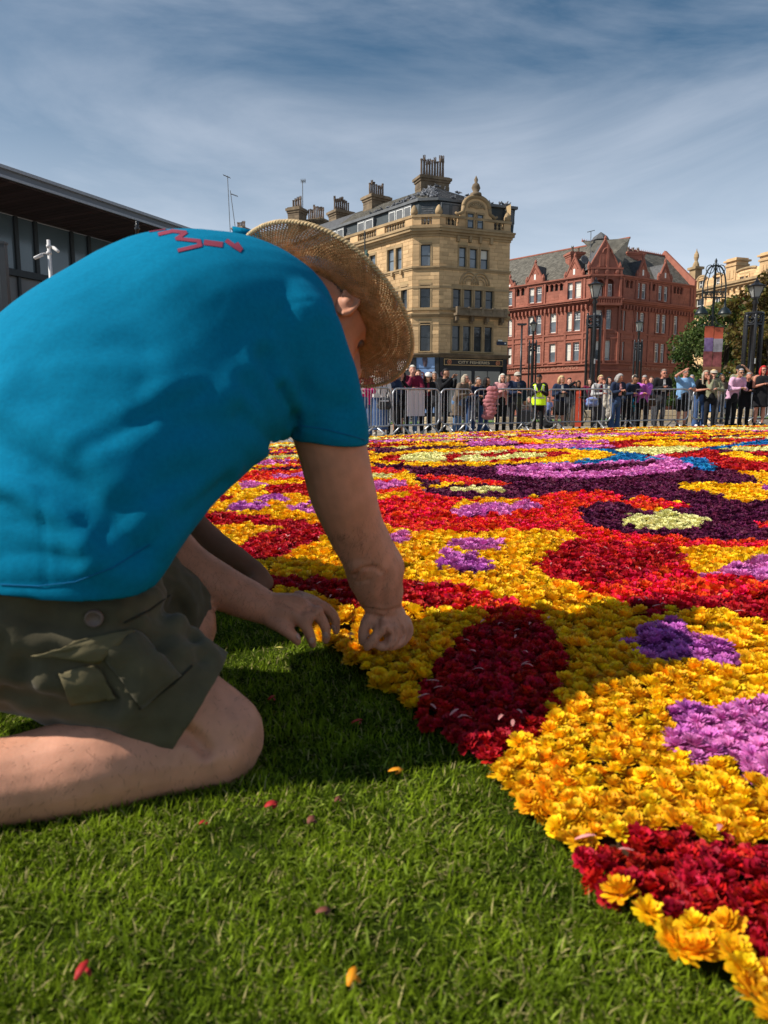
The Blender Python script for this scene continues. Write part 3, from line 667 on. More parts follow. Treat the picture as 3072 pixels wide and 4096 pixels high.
for f, ops, arch in ((gL, RL, AL), (gC, RC, []), (gR, RR_, AR)):
    wall_with_openings(f, 0, f.L, RB - .3, zP, ops + arch, M_TERRA_T, red, .3)
    stone_courses(f, 0, f.L, zT1 + .02, zC0, [(o[0] - .2, o[1] + .2, o[2] - .12, o[3] + .2) for o in ops], .38, .8, M_TERRA, red, 'terracotta_block', 100, seed=int(f.L * 7), proud=.018)
    stone_courses(f, 0, f.L, zC1, zP - .25, [(o[0] - .2, o[1] + .2, o[2] - .12, o[3] + .2) for o in ops + arch], .38, .8, M_TERRA, red, 'terracotta_block', 0, seed=int(f.L * 5), proud=.018)
    for o in ops:
        mb = MB()
        for a, b_ in ((o[0] - .2, o[0]), (o[1], o[1] + .2)): f.box(mb, a, b_, o[2] - .1, o[3] + .18, -.02, .09)
        f.box(mb, o[0] - .2, o[1] + .2, o[3], o[3] + .2, -.02, .1); f.box(mb, o[0] - .22, o[1] + .22, o[2] - .16, o[2], -.02, .18); mb.build('window_surround', M_TERRA_T, red)
    for i, o in enumerate(ops):
        if f is gC and i >= 4: continue
        window(f, *o, red, M_WHITE, M_GLASS, depth=.12, style='grid', bar=.1, blind=(.45, .9, None, .9, .5, None)[(i * 7 + int(f.L)) % 6] if f is not gR else None)
    for o in arch:                                      # small blind arcade: dark recess with a round head
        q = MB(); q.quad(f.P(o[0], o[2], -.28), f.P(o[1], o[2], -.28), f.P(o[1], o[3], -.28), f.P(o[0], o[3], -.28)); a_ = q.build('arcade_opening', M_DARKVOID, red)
        q = MB(); u = (o[0] + o[1]) / 2; hw = (o[1] - o[0]) / 2
        for s_ in (-1, 1):                               # spandrels close the square head into an arch
            pts = [f.P(u + s_ * hw, o[3], .0)] + [f.P(u + s_ * hw * math.cos(t * math.pi / 12), o[3] - hw + hw * math.sin(t * math.pi / 12), 0.0) for t in range(7)]
            q.prism([p - f.n * .12 for p in pts], f.n * .13)
        q.tube([f.P(u + (hw + .06) * math.cos(t * math.pi / 10), o[3] - hw + (hw + .06) * math.sin(t * math.pi / 10), .02) for t in range(11)], .06, 5)
        q.build('arch_head', M_TERRA_T, a_, fix=True)
fs3 = [(gL, 0, gL.L), (gC, 0, gC.L), (gR, 0, gR.L)]
band(fs3, zC0, zC1, .55, M_TERRA_T, red, name='main_cornice', steps=[(.25, .1), (.25, .3), (.3, .6), (.2, .75)])
band(fs3, zP - .25, zP + .12, .3, M_TERRA_T, red, name='parapet', steps=[(.5, .15), (.5, .32)])
band(fs3, zr(640), zr(628), .12, M_TERRA_T, red); band(fs3, zr(672), zr(664), .12, M_TERRA_T, red); band(fs3, zr(807), zr(800), .16, M_TERRA_T, red)
band(fs3, zT0 - .1, zT0, .25, M_TERRA_T, red); band(fs3, zT1, zT1 + .14, .25, M_TERRA_T, red)
mb = MB()                                               # corbels below the cornice
for f in (gL, gR):
    n = int(f.L / .62)
    for k in range(n): mb = MB(); f.box(mb, (k + .3) * f.L / n, (k + .65) * f.L / n, zC0 - .55, zC0, 0, .45); mb.build('corbel', M_TERRA_T, red)
mb = MB()                                               # pilaster strips
for f, cx in ((gL, (152, 232, 330, 458, 562)), (gR, (790, 868, 950, 1075, 1190))):
    for x in cx:
        u, _ = f.hit(*c2(x, 560)); u = min(max(u, .1), f.L - .35); mb = MB(); f.box(mb, u, u + .3, zT1, zC0 - .02, -.02, .14); mb.build('pilaster', M_TERRA_T, red); mb = MB(); f.box(mb, u, u + .3, zC1, zP - .25, -.02, .14); mb.build('pilaster', M_TERRA_T, red)
for q in (0.0, .47, .93): u = gC.L * q; mb = MB(); gC.box(mb, u, u + .28, zT1, zC0, -.02, .22); mb.build('pilaster', M_TERRA_T, red); mb = MB(); gC.box(mb, u, u + .28, zC1, zr(262 if q != .47 else 120), -.02, .25); mb.build('pilaster', M_TERRA_T, red)
M_FADEDTXT = mat('terracotta_lettering', (.45, .22, .15), rough=.8, var=.15)
uA, uB = gL.hit(*c2(125, 850))[0], gL.hit(*c2(525, 830))[0]
text_on(gL, 'PRUDENTIAL ASSURANCE BUILDINGS', (uA + uB) / 2 - 1.2, zT0 + .18, (zT1 - zT0) * .62, M_FADEDTXT, red, o=.03, width=(uB - uA) + 3, ext=.06)
text_on(gR, 'PRUDENTIAL BUILDINGS', gR.L * .42, zT0 + .18, (zT1 - zT0) * .55, M_FADEDTXT, red, o=.03, width=gR.L * .55, ext=.06)
for f, cxs in ((gL, ((497, 945, 50), (235, 950, 42), (120, 955, 30))), (gR, ((880, 955, 40), (1010, 960, 42), (1120, 962, 36)))):
    for cx, cy, r_ in cxs:                              # ground-floor arches
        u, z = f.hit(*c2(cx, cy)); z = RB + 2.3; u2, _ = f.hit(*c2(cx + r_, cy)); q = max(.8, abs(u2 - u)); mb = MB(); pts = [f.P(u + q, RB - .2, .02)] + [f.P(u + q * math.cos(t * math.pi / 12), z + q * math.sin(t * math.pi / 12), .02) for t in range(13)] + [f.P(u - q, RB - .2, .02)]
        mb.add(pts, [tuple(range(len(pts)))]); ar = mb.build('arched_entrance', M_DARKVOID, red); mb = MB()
        mb.tube([p + f.n * .06 for p in pts], .16, 6); mb.build('arch_moulding', M_TERRA_T, ar, smooth=True)
# tower: loggia, balcony, gable
for i in (4, 5):
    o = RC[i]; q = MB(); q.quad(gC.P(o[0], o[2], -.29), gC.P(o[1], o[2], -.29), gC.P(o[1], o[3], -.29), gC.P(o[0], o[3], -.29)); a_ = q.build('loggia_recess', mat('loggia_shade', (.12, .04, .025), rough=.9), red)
    u = (o[0] + o[1]) / 2; hw = (o[1] - o[0]) / 2; q = MB()
    for s_ in (-1, 1):
        pts = [gC.P(u + s_ * hw, o[3], -.1)] + [gC.P(u + s_ * hw * math.cos(t * math.pi / 12), o[3] - hw + hw * math.sin(t * math.pi / 12), -.1) for t in range(7)]; q.prism(pts, gC.n * .12)
    q.tube([gC.P(u + (hw + .1) * math.cos(t * math.pi / 10), o[3] - hw + (hw + .1) * math.sin(t * math.pi / 10), .06) for t in range(11)], .11, 6); q.build('arch_head', M_TERRA_T, a_, fix=True)
    window(Face(gC.P(0, 0, -.27)[:2], gC.P(gC.L, 0, -.27)[:2]), u - hw * .1, u + hw * .75, o[2] + .05, o[3] - hw, red, M_WHITE, M_GLASS, depth=-.02, style='cross', bar=.09)
bz0, bz1 = zr(482), zr(432); mb = MB(); gC.box(mb, .3, gC.L - .3, bz0, bz0 + .3, .2, 1.3); gC.box(mb, .3, gC.L - .3, bz1 - .18, bz1, 1.1, 1.3)
n = 11
for k in range(n): u = .45 + (gC.L - .9) * k / (n - 1); gC.box(mb, u - .07, u + .07, bz0 + .3, bz1 - .18, 1.14, 1.26)
for u in (.3, gC.L - .46):
    gC.box(mb, u, u + .16, bz0 + .3, bz1 + .1, 1.1, 1.3); gC.box(mb, u, u + .16, bz1 - .18, bz1 - .02, .2, 1.1)
mb.build('balcony', M_TERRA_T, red)
def gable(f, apex_px, l_px, r_px, name='gable', slit=True, deep=2.5, wins=()):
    ua, za = f.hit(*c2(*apex_px)); ul, zl = f.hit(*c2(*l_px)); ur, zr_ = f.hit(*c2(*r_px)); zb = min(zl, zr_); zb = max(zb, zP - .2) if name == 'gable' else zb
    ua = (ul + ur) / 2; mb = MB(); mb.prism([f.P(ul, zP - .2, -.28), f.P(ur, zP - .2, -.28), f.P(ur, zb + .01, -.28), f.P(ua, za, -.28), f.P(ul, zb + .01, -.28)], f.n * .34); g = mb.build(name, M_TERRA, red, fix=True)
    mb = MB()
    for a, b_ in (((ul, zb), (ua, za)), ((ua, za), (ur, zb))): mb.tube([f.P(a[0], a[1] + .05, .0), f.P(b_[0], b_[1] + .12, .0)], .16, 6)
    mb.lathe(f.P(ua, za, -.05), [(.14, 0), (.2, .3), (.02, .7)], 6)
    for u in (ul, ur): mb.lathe(f.P(u, zb - .1, .0), [(.2, 0), (.26, .5), (.05, 1.0)], 6)
    if name == 'gable':
        h = (za - zb); mb.tube([f.P(ua - .4 * (ur - ul) * .5, zb + h * .42, .06), f.P(ua, zb + h * .78, .06), f.P(ua + .4 * (ur - ul) * .5, zb + h * .42, .06)], .09, 5); f.box(mb, ul, ur, zb - .1, zb + .1, .02, .14)
    mb.build('coping', M_TERRA_T, g)
    if slit:
        h = za - zb; q = MB(); f.box(q, ua - .14, ua + .14, zb + h * .12, zb + h * .42, .06, .08); q.build('slit_window', M_WHITE, g)
    mb = MB()                                           # its own little roof running back
    bk = -f.n * deep
    for a, b_ in (((ul, zb), (ua, za)), ((ur, zb), (ua, za))):
        p, q = f.P(a[0], a[1], -.25), f.P(b_[0], b_[1] - .1, -.25); mb.quad(p, q, q + bk, p + bk)
    mb.build('gable_roof', M_SLATE, g); return g
gable(gL, (285, 232), (234, 345), (330, 330)); gable(gL, (513, 195), (462, 312), (565, 300)); gable(gL, (140, 318), (105, 380), (160, 375))
gable(gR, (918, 200), (885, 300), (950, 318)); gable(gR, (1052, 225), (1012, 318), (1085, 332))
tg = gable(gC, (700, 92), (600, 258), (782, 258), name='tower_gable', slit=False, deep=4)
for q in ((668, 178, 688, 242), (696, 178, 716, 242)): o = gC.rect(*c2(*q)); mb = MB(); gC.box(mb, o[0] - .1, o[1] + .1, o[2] - .1, o[3] + .1, .05, .16); mb.build('window_surround', M_TERRA_T, red); window(Face(gC.P(0, 0, .2)[:2], gC.P(gC.L, 0, .2)[:2]), *o, red, M_TERRA_T, M_GLASS_D, depth=.03, style='plain')
mb = MB(); gC.box(mb, 0, gC.L, zP, zr(258), -.28, .1); gC.box(mb, -.1, gC.L + .1, zr(262), zr(252), .0, .28); gC.box(mb, -.1, gC.L + .1, zr(300), zr(292), .0, .3)
for k in range(3): u = gC.L * (k + .5) / 3; mb.ball(gC.P(u, zr(276), .1), .42, .2, .42, 10, 6)
u0 = gC.L / 2; mb.tube([gC.P(u0 + .6 * math.cos(t * math.pi / 8), zr(165) + .6 * math.sin(t * math.pi / 8), .1) for t in range(9)], .12, 6); mb.build('tower_frieze', M_TERRA_T, red)
# roofs
zR = gL.hit(*c2(300, 262))[1] + 1.5
def back(f, u, o, z): return f.P(u, z, -o)
mb = MB(); a0, a1 = back(gL, 0, .3, zP), back(gL, gL.L + .2, .3, zP); r0, r1 = back(gL, 0, 5.2, zP + 5.1), back(gL, gL.L + 2.5, 5.2, zP + 5.1)
roof_quad(mb, a0, a1, r1, r0); c0, c1_ = back(gR, -.2, .3, zP), back(gR, gR.L, .3, zP); s0, s1 = back(gR, -2.0, 5.2, zP + 5.1), back(gR, gR.L, 5.2, zP + 5.1); roof_quad(mb, c0, c1_, s1, s0); roof_quad(mb, a1, c0, s0, r1)
mb.build('roof', M_SLATE_G, red); slates(red, a0, a1, r1, r0, 20, 80, M_SLATE_G, 'roof_slates', 8); slates(red, c0, c1_, s1, s0, 20, 60, M_SLATE_G, 'roof_slates', 9)
mb = MB(); mb.tube([s0 + Vector((0, 0, .05)), s1 + Vector((0, 0, .05))], .14, 6); mb.tube([r0 + Vector((0, 0, .05)), r1 + Vector((0, 0, .05))], .14, 6)
for k in range(40): p = s0.lerp(s1, k / 40); mb.lathe(p + Vector((0, 0, .1)), [(.07, 0), (.02, .28)], 4)
mb.build('ridge_tiles', M_TERRA_T, red)
mb = MB(); q0, q1 = gR.P(gR.L, 0, .1), gR.P(gR.L, 0, -10.2)
mb.prism([gR.P(gR.L, RB, .1), gR.P(gR.L, zP + .8, .1), gR.P(gR.L, zP + 5.9, -5.2), gR.P(gR.L, zP + .8, -10.3), gR.P(gR.L, RB, -10.3)], gR.d * .5); mb.build('end_gable', M_TERRA, red, fix=True)
for (x0, x1, y0, y1, Yd, pots) in ((480, 570, 158, 262, 101, 0), (814, 924, 158, 222, 103, 3)):
    a, b_ = at(*c2(x0, y1), Yd), at(*c2(x1, y1), Yd); ch = chimney(red, (a.x + b_.x) / 2, Yd + .8, a.z - 1.5, at(*c2(x0, y0), Yd).z, b_.x - a.x, 1.6, M_TERRA, math.atan2(gR.d.y, gR.d.x) * .4, max(2, pots), .7)
    mb = MB()
    for k in range(5): xx = a.x + (b_.x - a.x) * (k + .5) / 5; mb.box(xx - .14, Yd - .12, a.z, xx + .14, Yd + .02, at(*c2(x0, y0), Yd).z - 1.0)
    mb.build('chimney_rib', M_TERRA_T, ch)
lp = at(*c2(668, 110), 101); mb = MB(); mb.lathe((lp.x, 101, lp.z - 1.0), [(1.15, -4), (1.1, 0), (.95, .1), (.95, .25), (1.15, .3), (.95, .35), (.95, .8), (1.2, .85), (.95, .9), (.95, 1.35), (1.25, 1.4), (1.0, 1.8), (.05, 2.5)], 8); mb.build('roof_ventilator', M_SLATE, red)
mb = MB(); a = at(*c2(608, 215), 99); b_ = at(*c2(612, 38), 99); mb.tube([a, b_], .05, 5); mb.tube([b_ + Vector((-.5, 0, -.1)), b_ + Vector((.5, 0, .15))], .05, 5); p = at(*c2(606, 95), 99); mb.tube([p + Vector((-.5, 0, 0)), p + Vector((.6, 0, 0))], .04, 5); mb.build('aerial', M_LEAD, red)
dp = at(*c2(574, 207), 97.5); mb = MB(); mb.lathe((0, 0, 0), [(.02, -.12), (.4, -.06), (.62, .06), (.6, .08), (.3, -.02)], 14); me = mb.mesh('satellite_dish'); o = link('satellite_dish', me, M_LEAD, red, True); o.location = dp - red.location; o.rotation_euler = (R(75), 0, R(20))

# ================================================================== sandstone building at the right, behind the trees
c3 = crop(None, 2700, 980, .2351)
H0 = (xat(2748, 122, 1300), 122); H1 = (xat(3072, 106, 1300), 106); _h = Vector((H1[0] - H0[0], H1[1] - H0[1])).normalized(); H1 = (H1[0] + _h.x * 14, H1[1] + _h.y * 14)
hF = Face(H0, H1)
hot = thing('hotel_building', (H0[0], H0[1], gz(*H0)), 'ornate ochre sandstone building with white windows rising behind the trees', 'building')
HB = gz(*H0); hz_ = lambda x, y: hF.hit(*c3(x, y))[1]; zE = hz_(600, 770); zPar2 = hz_(600, 560)
HO = [hF.rect(*c3(*q)) for q in ((412, 585, 492, 762), (698, 552, 765, 718), (367, 925, 492, 1138), (678, 900, 766, 1110), (1000, 862, 1076, 1075), (1148, 828, 1225, 1050), (1115, 545, 1182, 648), (1205, 530, 1245, 638), (367, 1300, 492, 1560), (678, 1280, 766, 1530), (1000, 1240, 1076, 1480), (1300, 800, 1380, 1020), (1480, 780, 1560, 1000))]
wall_with_openings(hF, -.4, hF.L, HB - .3, zPar2, HO, M_STONE_B, hot, .3)
stone_courses(hF, -.4, hF.L, HB + 8, zPar2, [(o[0] - .25, o[1] + .25, o[2] - .15, o[3] + .25) for o in HO], .42, 1.0, M_STONE, hot, 'stone_block', 40, seed=77)
for o in HO:
    window(hF, *o, hot, M_WHITE, M_GLASS_D, depth=.15, style='cross', bar=.11); mb = MB()
    hF.box(mb, o[0] - .24, o[0], o[2], o[3], -.02, .12); hF.box(mb, o[1], o[1] + .24, o[2], o[3], -.02, .12); hF.box(mb, o[0] - .24, o[1] + .24, o[3], o[3] + .25, -.02, .14); hF.box(mb, o[0] - .3, o[1] + .3, o[2] - .2, o[2], -.02, .22); mb.build('window_surround', M_STONE, hot)
band([(hF, -.4, hF.L)], zE - .5, zE + .5, .6, M_TRIM, hot, name='main_cornice', steps=[(.3, .15), (.35, .5), (.35, .75)])
mb = MB()
for k in range(26): u = k * hF.L / 26 + .3; mb = MB(); hF.box(mb, u, u + .35, zE - .95, zE - .5, 0, .5); mb.build('corbel', M_TRIM, hot)
for x0, x1, y0 in ((385, 530, 530), (655, 800, 490), (1045, 1375, 395)):
    ua, ub = hF.hit(*c3(x0, 600))[0], hF.hit(*c3(x1, 600))[0]; zt = hF.hit(*c3((x0 + x1) / 2, y0))[1]; hw = (ub - ua) / 2; um = (ua + ub) / 2; zb = zPar2 - .1; mb = MB()
    pts = [(ua, zb), (ub, zb)] + [(um + hw * math.cos(t * math.pi / 10), max(zb + .05, zt - min(hw, zt - zb) + min(hw, zt - zb) * math.sin(t * math.pi / 10))) for t in range(11)]
    mb.prism([hF.P(u, z, -.5) for u, z in pts], hF.n * .55); dg = mb.build('dormer_gable', M_STONE, hot, fix=True)
    mb = MB(); mb.tube([hF.P(u, z, .06) for u, z in pts[2:]], .2, 6); mb.build('arch_moulding', M_TRIM, dg, smooth=True)
for x0, x1, y0, pots in ((872, 1040, 255, 0), (1438, 1600, 150, 0)):
    ua, ub = hF.hit(*c3(x0, 500))[0], hF.hit(*c3(x1, 500))[0]; zt = hF.hit(*c3(x0, y0))[1]; mb = MB()
    hF.box(mb, ua, ub, zE, zt - 1.2, -2.2, .12); hF.box(mb, ua - .15, ub + .15, zt - 1.2, zt - .9, -2.35, .27); hF.box(mb, ua - .3, ub + .3, zt - .5, zt - .25, -2.5, .42); hF.box(mb, ua, ub, zt - .9, zt, -2.2, .12)
    for q in (.2, .55): hF.box(mb, ua + (ub - ua) * q, ua + (ub - ua) * (q + .25), zE + 1, zt - 1.8, .12, .2)
    mb.build('chimney', M_STONE, hot)
u, _ = hF.hit(*c3(310, 420)); zt = hz_(310, 420); mb = MB(); hF.box(mb, u - .7, u + .7, zE, zt, -1.2, .15); hF.box(mb, u - .95, u + .95, zt, zt + .4, -1.4, .4); mb.lathe(hF.P(u, zt + .4, -.5), [(.6, 0), (.5, .5), (.25, 1.0), (.42, 1.6), (.4, 2.0), (.1, 2.6), (.02, 3.0)], 8); mb.build('corner_turret', M_TRIM, hot)
mb = MB(); p0, p1 = hF.P(3, zPar2, -.6), hF.P(hF.L, zPar2, -.6); q0, q1 = hF.P(6, hz_(1250, 300), -5), hF.P(hF.L, hz_(1250, 300), -5); roof_quad(mb, p0, p1, q1, q0); mb.build('roof', M_SLATE, hot)
mb = MB(); mb.quad(hF.P(-.4, HB, 0), hF.P(-.4, HB, -14), hF.P(-.4, zPar2, -14), hF.P(-.4, zPar2, 0)); mb.build('side_wall', M_STONE_B, hot)

# ================================================================== modern hall with a deep timber eave at the left
hall = thing('modern_hall', (-16, 34, gz(-16, 34)), 'modern glass fronted hall with dark timber underside of a wide overhanging roof', 'building')
M_SOFF = mat('dark_timber_soffit', (0.05, 0.028, 0.026), rough=.7, var=.35, scale=1.5, rnd=.3, island=.3); M_FASC = mat('grey_roof_edge', (.13, .14, .16), rough=.45, var=.12, scale=1); M_HGL = mat('blue_grey_glass', (.09, .12, .14), rough=.15, var=.3, scale=.4, spec=.7)
e0, e1 = at(-700, 545, 22.5), at(985, 918, 41.0); zE_ = (e0.z + e1.z) / 2
e0.z = e1.z = at(0, 690, 27.2).z
ed = (e1 - e0); ed.z = 0; EL = ed.length; ed.normalize(); en = Vector((ed.y, -ed.x, 0)); en = en if en.y < 0 else -en
mb = MB(); mb.obox(e0 - en * 9 + Vector((0, 0, .0)), ed * EL, en * 9, (0, 0, .38)); mb.build('roof', M_FASC, hall)
mb = MB(); mb.obox(e0 + Vector((0, 0, .3)), ed * EL, en * .12, (0, 0, .12)); mb.obox(e0 + Vector((0, 0, -.02)), ed * EL, en * .06, (0, 0, .1)); mb.build('roof_trim', mat('pale_roof_trim', (.3, .31, .34), rough=.4), hall)
mb = MB(); NB = 64
SOF = MB(); SOF.box(-.5, -.5, -.5, .5, .5, .5); sme = SOF.mesh('soffit_board'); sme.materials.append(M_SOFF)
for k in range(NB):
    o = bpy.data.objects.new('soffit_board', sme); COL.objects.link(o); o.parent = hall; c = e0 + ed * (EL * (k + .5) / NB) - en * 2.1 + Vector((0, 0, -.04)); o.location = c - hall.location
    o.rotation_euler = (0, 0, math.atan2(ed.y, ed.x)); o.scale = (EL / NB - .02, 4.0, .05)
gf = Face((e0 - en * 4.1)[:2], (e1 - en * 4.1)[:2]); zgt = zE_ - .1; zgt = e0.z - .1
mb = MB(); ulist = [gf.hit(px, 1000)[0] for px in (-420, -330, -180, -70, 65, 142, 285, 353)]; st = ulist[-1] - ulist[-3]
while ulist[-1] + 1.6 < EL: ulist.append(ulist[-1] + st * (.45 if len(ulist) % 2 else .55))
ztr = gf.hit(60, 1080)[1]; ztr2 = ztr - .28
for u in ulist: gf.box(mb, u - .09, u + .09, ztr, zgt, -.05, .12)
gf.box(mb, 0, EL, ztr2, ztr, -.05, .22)
for u in ulist[::2]: gf.box(mb, u - .06, u + .06, gz(-16, 34), ztr2, -.05, .1)
mb.build('mullion', mat('hall_mullion', (.03, .035, .04), rough=.5), hall)
us_ = [0] + ulist + [EL]
for a, b_ in zip(us_, us_[1:]):
    q = MB(); q.quad(gf.P(a, ztr, 0), gf.P(b_, ztr, 0), gf.P(b_, zgt, 0), gf.P(a, zgt, 0)); q.build('glass_panel', M_HGL, hall)
q = MB(); q.quad(gf.P(0, 0, -.02), gf.P(EL, 0, -.02), gf.P(EL, ztr2, -.02), gf.P(0, ztr2, -.02)); q.build('lower_glazing', mat('hall_grey_panel', (.13, .13, .135), rough=.4, var=.3, scale=.5), hall)
mb = MB(); mb.quad(gf.P(EL, 0, 0), gf.P(EL, 0, -9), gf.P(EL, zgt, -9), gf.P(EL, zgt, 0)); mb.build('side_wall', M_FASC, hall)

# ================================================================== roofs of the street behind the hat
row = thing('terrace_building', (-16, 96, gz(-16, 96)), 'lower sandstone terrace with chimney stacks peeping over the straw hat', 'building')
t0, t1 = Vector((at(700, 985, 96).x, 96, 0)), Vector((at(1400, 900, 90).x, 90, 0)); tf = Face(t0[:2], t1[:2]); zt = tf.hit(1030, 985)[1]
wall_with_openings(tf, 0, tf.L, gz(-16, 96) - .3, zt, [], M_STONE_B, row); stone_courses(tf, 0, tf.L, zt - 5, zt, [], .4, .9, M_STONE, row, 'stone_block', 0, seed=9)
mb = MB(); p0, p1 = tf.P(0, zt, .4), tf.P(tf.L, zt, .4); q0 = tf.P(0, tf.hit(850, 940)[1] + 1, -6); q1 = tf.P(tf.L, tf.hit(1170, 893)[1] + 1.6, -6); roof_quad(mb, p0, p1, q1, q0); mb.build('roof', M_SLATE_G, row); slates(row, p0, p1, q1, q0, 10, 60, M_SLATE_G, 'roof_slates', 12)
def chimA(px0, px1, py0, py1, Y, pots, ph): return chim_px(px0, px1, py0, py1, Y, 1.8, pots, row, M_SOOT, -.45, ph)
chimA(1160, 1212, 826, 905, 93, 4, 1.1); chimA(1218, 1306, 874, 915, 95, 9, 1.5); chimA(938, 984, 906, 935, 105, 5, .8)
for a, b_, c in (((920, 900), (910, 704), ((894, 700), (920, 711))), ((942, 895), (921, 762), ((925, 776), (950, 785)))):
    A_, B_ = at(*a, 102), at(*b_, 102); mb = MB(); mb.tube([A_ - Vector((0, 0, 1)), B_], .05, 5); mb.tube([at(*c[0], 102), at(*c[1], 102)], .06, 5)
    for k in range(4): p = at(*c[0], 102).lerp(at(*c[1], 102), k / 3); mb.tube([p + Vector((0, -.35, 0)), p + Vector((0, .35, 0))], .03, 4)
    mb.build('aerial', M_LEAD, row)
A_, B_ = at(1211, 830, 94), at(1210, 722, 94); mb = MB(); mb.tube([A_, B_], .05, 5); mb.tube([at(1204, 724, 94), at(1222, 724, 94)], .06, 5)
for k in range(5): p = at(1204 + 4.5 * k, 724, 94); mb.tube([p + Vector((0, 0, -.25)), p + Vector((0, 0, .25))], .03, 4)
mb.build('aerial', M_LEAD, row)

# pigeons all over the corner building's roof
pg = MB(); pg.ball((0, 0, .12), .17, .09, .10, 8, 6); pg.ball((.15, 0, .25), .06, .055, .06, 6, 5); pg.tube([(.1, 0, .15), (.14, 0, .24)], [.07, .05], 6); pg.tube([(-.1, 0, .12), (-.3, 0, .06)], [.07, .03], 6); pg.tube([(.2, 0, .25), (.25, 0, .24)], [.018, .004], 5); pg.tube([(0, .03, .05), (0, .03, -.02)], .012, 4); pg.tube([(0, -.03, .05), (0, -.03, -.02)], .012, 4)
PG = pg.mesh('pigeon'); PG.materials.append(mat('pigeon_grey', (.13, .135, .15), rough=.7, var=.4, scale=9, rnd=.45)); rg = random.Random(8)
def on_tri(a, b, c, lo=0):
    u, v = rg.random(), rg.random(); 
    if u + v > 1: u, v = 1 - u, 1 - v
    return a + (b - a) * u + (c - a) * v
for k in range(95):
    if k < 38: p = on_tri(mz1[1], mz1[2], apex)
    elif k < 62: p = on_tri(mz1[1].lerp(mz1[0], .16), mz1[1], apex)
    elif k < 72: p = apex.lerp(ridgeR, rg.random())
    elif k < 84: p = mz1[2].lerp(mz1[3], rg.random()).lerp(apex.lerp(ridgeR, .4), rg.uniform(0, .15))
    else: p = mz1[1].lerp(mz1[0], rg.uniform(0, .3)).lerp(apex, rg.uniform(.0, .2))
    o = bpy.data.objects.new('pigeon', PG); COL.objects.link(o); o.location = p + Vector((0, 0, .05)); o.rotation_euler = (0, 0, rg.uniform(0, 6.28)); sc = rg.uniform(.9, 1.2); o.scale = (sc, sc, sc); w_ = 'crowded corner slope below the big chimney' if k < 38 else 'long left slope' if k < 62 else 'ridge right of the big chimney' if k < 72 else 'eave beside the arched gable' if k < 84 else 'gutter corner at the left'; tag(o, 'grey pigeon on the ' + w_ + ' of the corner building roof', 'pigeon', 'pigeons on the ' + w_)
# ================================================================== flower carpet
def petal_flower(name, rings, seed, m, seg=(0, .35, .72, 1.0), prof=(.45, .95, 1.0, .38), ruffle=0.0, lift=0.0):
    """one flower head: rings of (count, r_start, length, width, elevation at base, curl along the petal, z)"""
    rr = random.Random(seed); V = []; Fc = []
    for (n, r0, ln, wd, el, curl, z0) in rings:
        ph = rr.random() * 6.28
        for k in range(n):
            a = ph + 2 * math.pi * (k + rr.uniform(-.28, .28)) / n; L_ = ln * rr.uniform(.82, 1.15); W_ = wd * rr.uniform(.85, 1.15); e = el + rr.uniform(-.22, .22); cu = curl * rr.uniform(.6, 1.4); roll = rr.uniform(-.45, .45)
            ca, sa = math.cos(a), math.sin(a); r_, z = r0, z0 + rr.uniform(-.001, .001); b = len(V); prev = 0
            for i, s in enumerate(seg):
                ds = (s - prev) * L_; prev = s; ang = e + cu * s; r_ += ds * math.cos(ang); z += ds * math.sin(ang); w_ = W_ * prof[i] * .5
                for sd in (-1, 1):
                    t = sd * w_; zz = z + abs(t) * .45 + t * roll + (rr.uniform(-ruffle, ruffle) if i > 1 else 0); rx = r_ + (rr.uniform(-ruffle, ruffle) if i > 1 else 0)
                    V.append((rx * ca - t * sa, rx * sa + t * ca, zz + lift))
            for i in range(len(seg) - 1): Fc.append((b + 2 * i, b + 2 * i + 1, b + 2 * i + 3, b + 2 * i + 2))
    me = bpy.data.meshes.new(name); me.from_pydata(V, [], Fc); me.materials.append(m); me.polygons.foreach_set('use_smooth', [True] * len(Fc)); return me
def petal_mat(n, c, c2=None, rnd=.22, hue=.03, tr=.22): return mat(n, c, rough=.62, var=.16, scale=90, spec=.25, trans=tr, rnd=rnd, hue=hue, col2=c2, island=.16, coord='Object')
PM = dict(yellow=petal_mat('yellow_petals', (.92, .44, .003), (1.0, .66, .010), rnd=.16, hue=.03), crimson=petal_mat('crimson_petals', (.40, .004, .011), (.62, .008, .016), rnd=.3, hue=.012), scarlet=petal_mat('scarlet_petals', (.72, .010, .006), (.95, .04, .012), rnd=.2),
          plum=petal_mat('plum_petals', (.070, .004, .030), (.15, .014, .065), rnd=.35), pink=petal_mat('pink_petals', (.62, .10, .42), (.80, .28, .62), rnd=.15), violet=petal_mat('violet_petals', (.46, .06, .40), (.68, .20, .58), rnd=.2), cream=petal_mat('cream_petals', (.78, .70, .20), (.92, .88, .46), rnd=.1, hue=.02), blue=petal_mat('blue_petals', (.004, .13, .36), (.02, .28, .58), rnd=.25))
NAMES = dict(yellow='yellow_chrysanthemum', crimson='crimson_carnation', scarlet='scarlet_carnation', plum='plum_flower', pink='pink_chrysanthemum', violet='violet_chrysanthemum', cream='cream_chrysanthemum', blue='blue_flower')
RI_MUM = [(17, .005, .019, .0078, .0, .25, .004), (17, .005, .018, .0074, .34, .35, .007), (15, .004, .0155, .0068, .66, .3, .010), (11, .003, .0125, .006, .98, .2, .012), (7, .001, .009, .005, 1.25, .1, .013)]
RI_CARN = [(13, .005, .018, .0115, .0, .45, .003), (13, .004, .018, .011, .38, .3, .006), (12, .003, .017, .0105, .72, .1, .008), (9, .002, .015, .0095, 1.02, .1, .009), (6, .0, .013, .008, 1.3, .1, .010)]
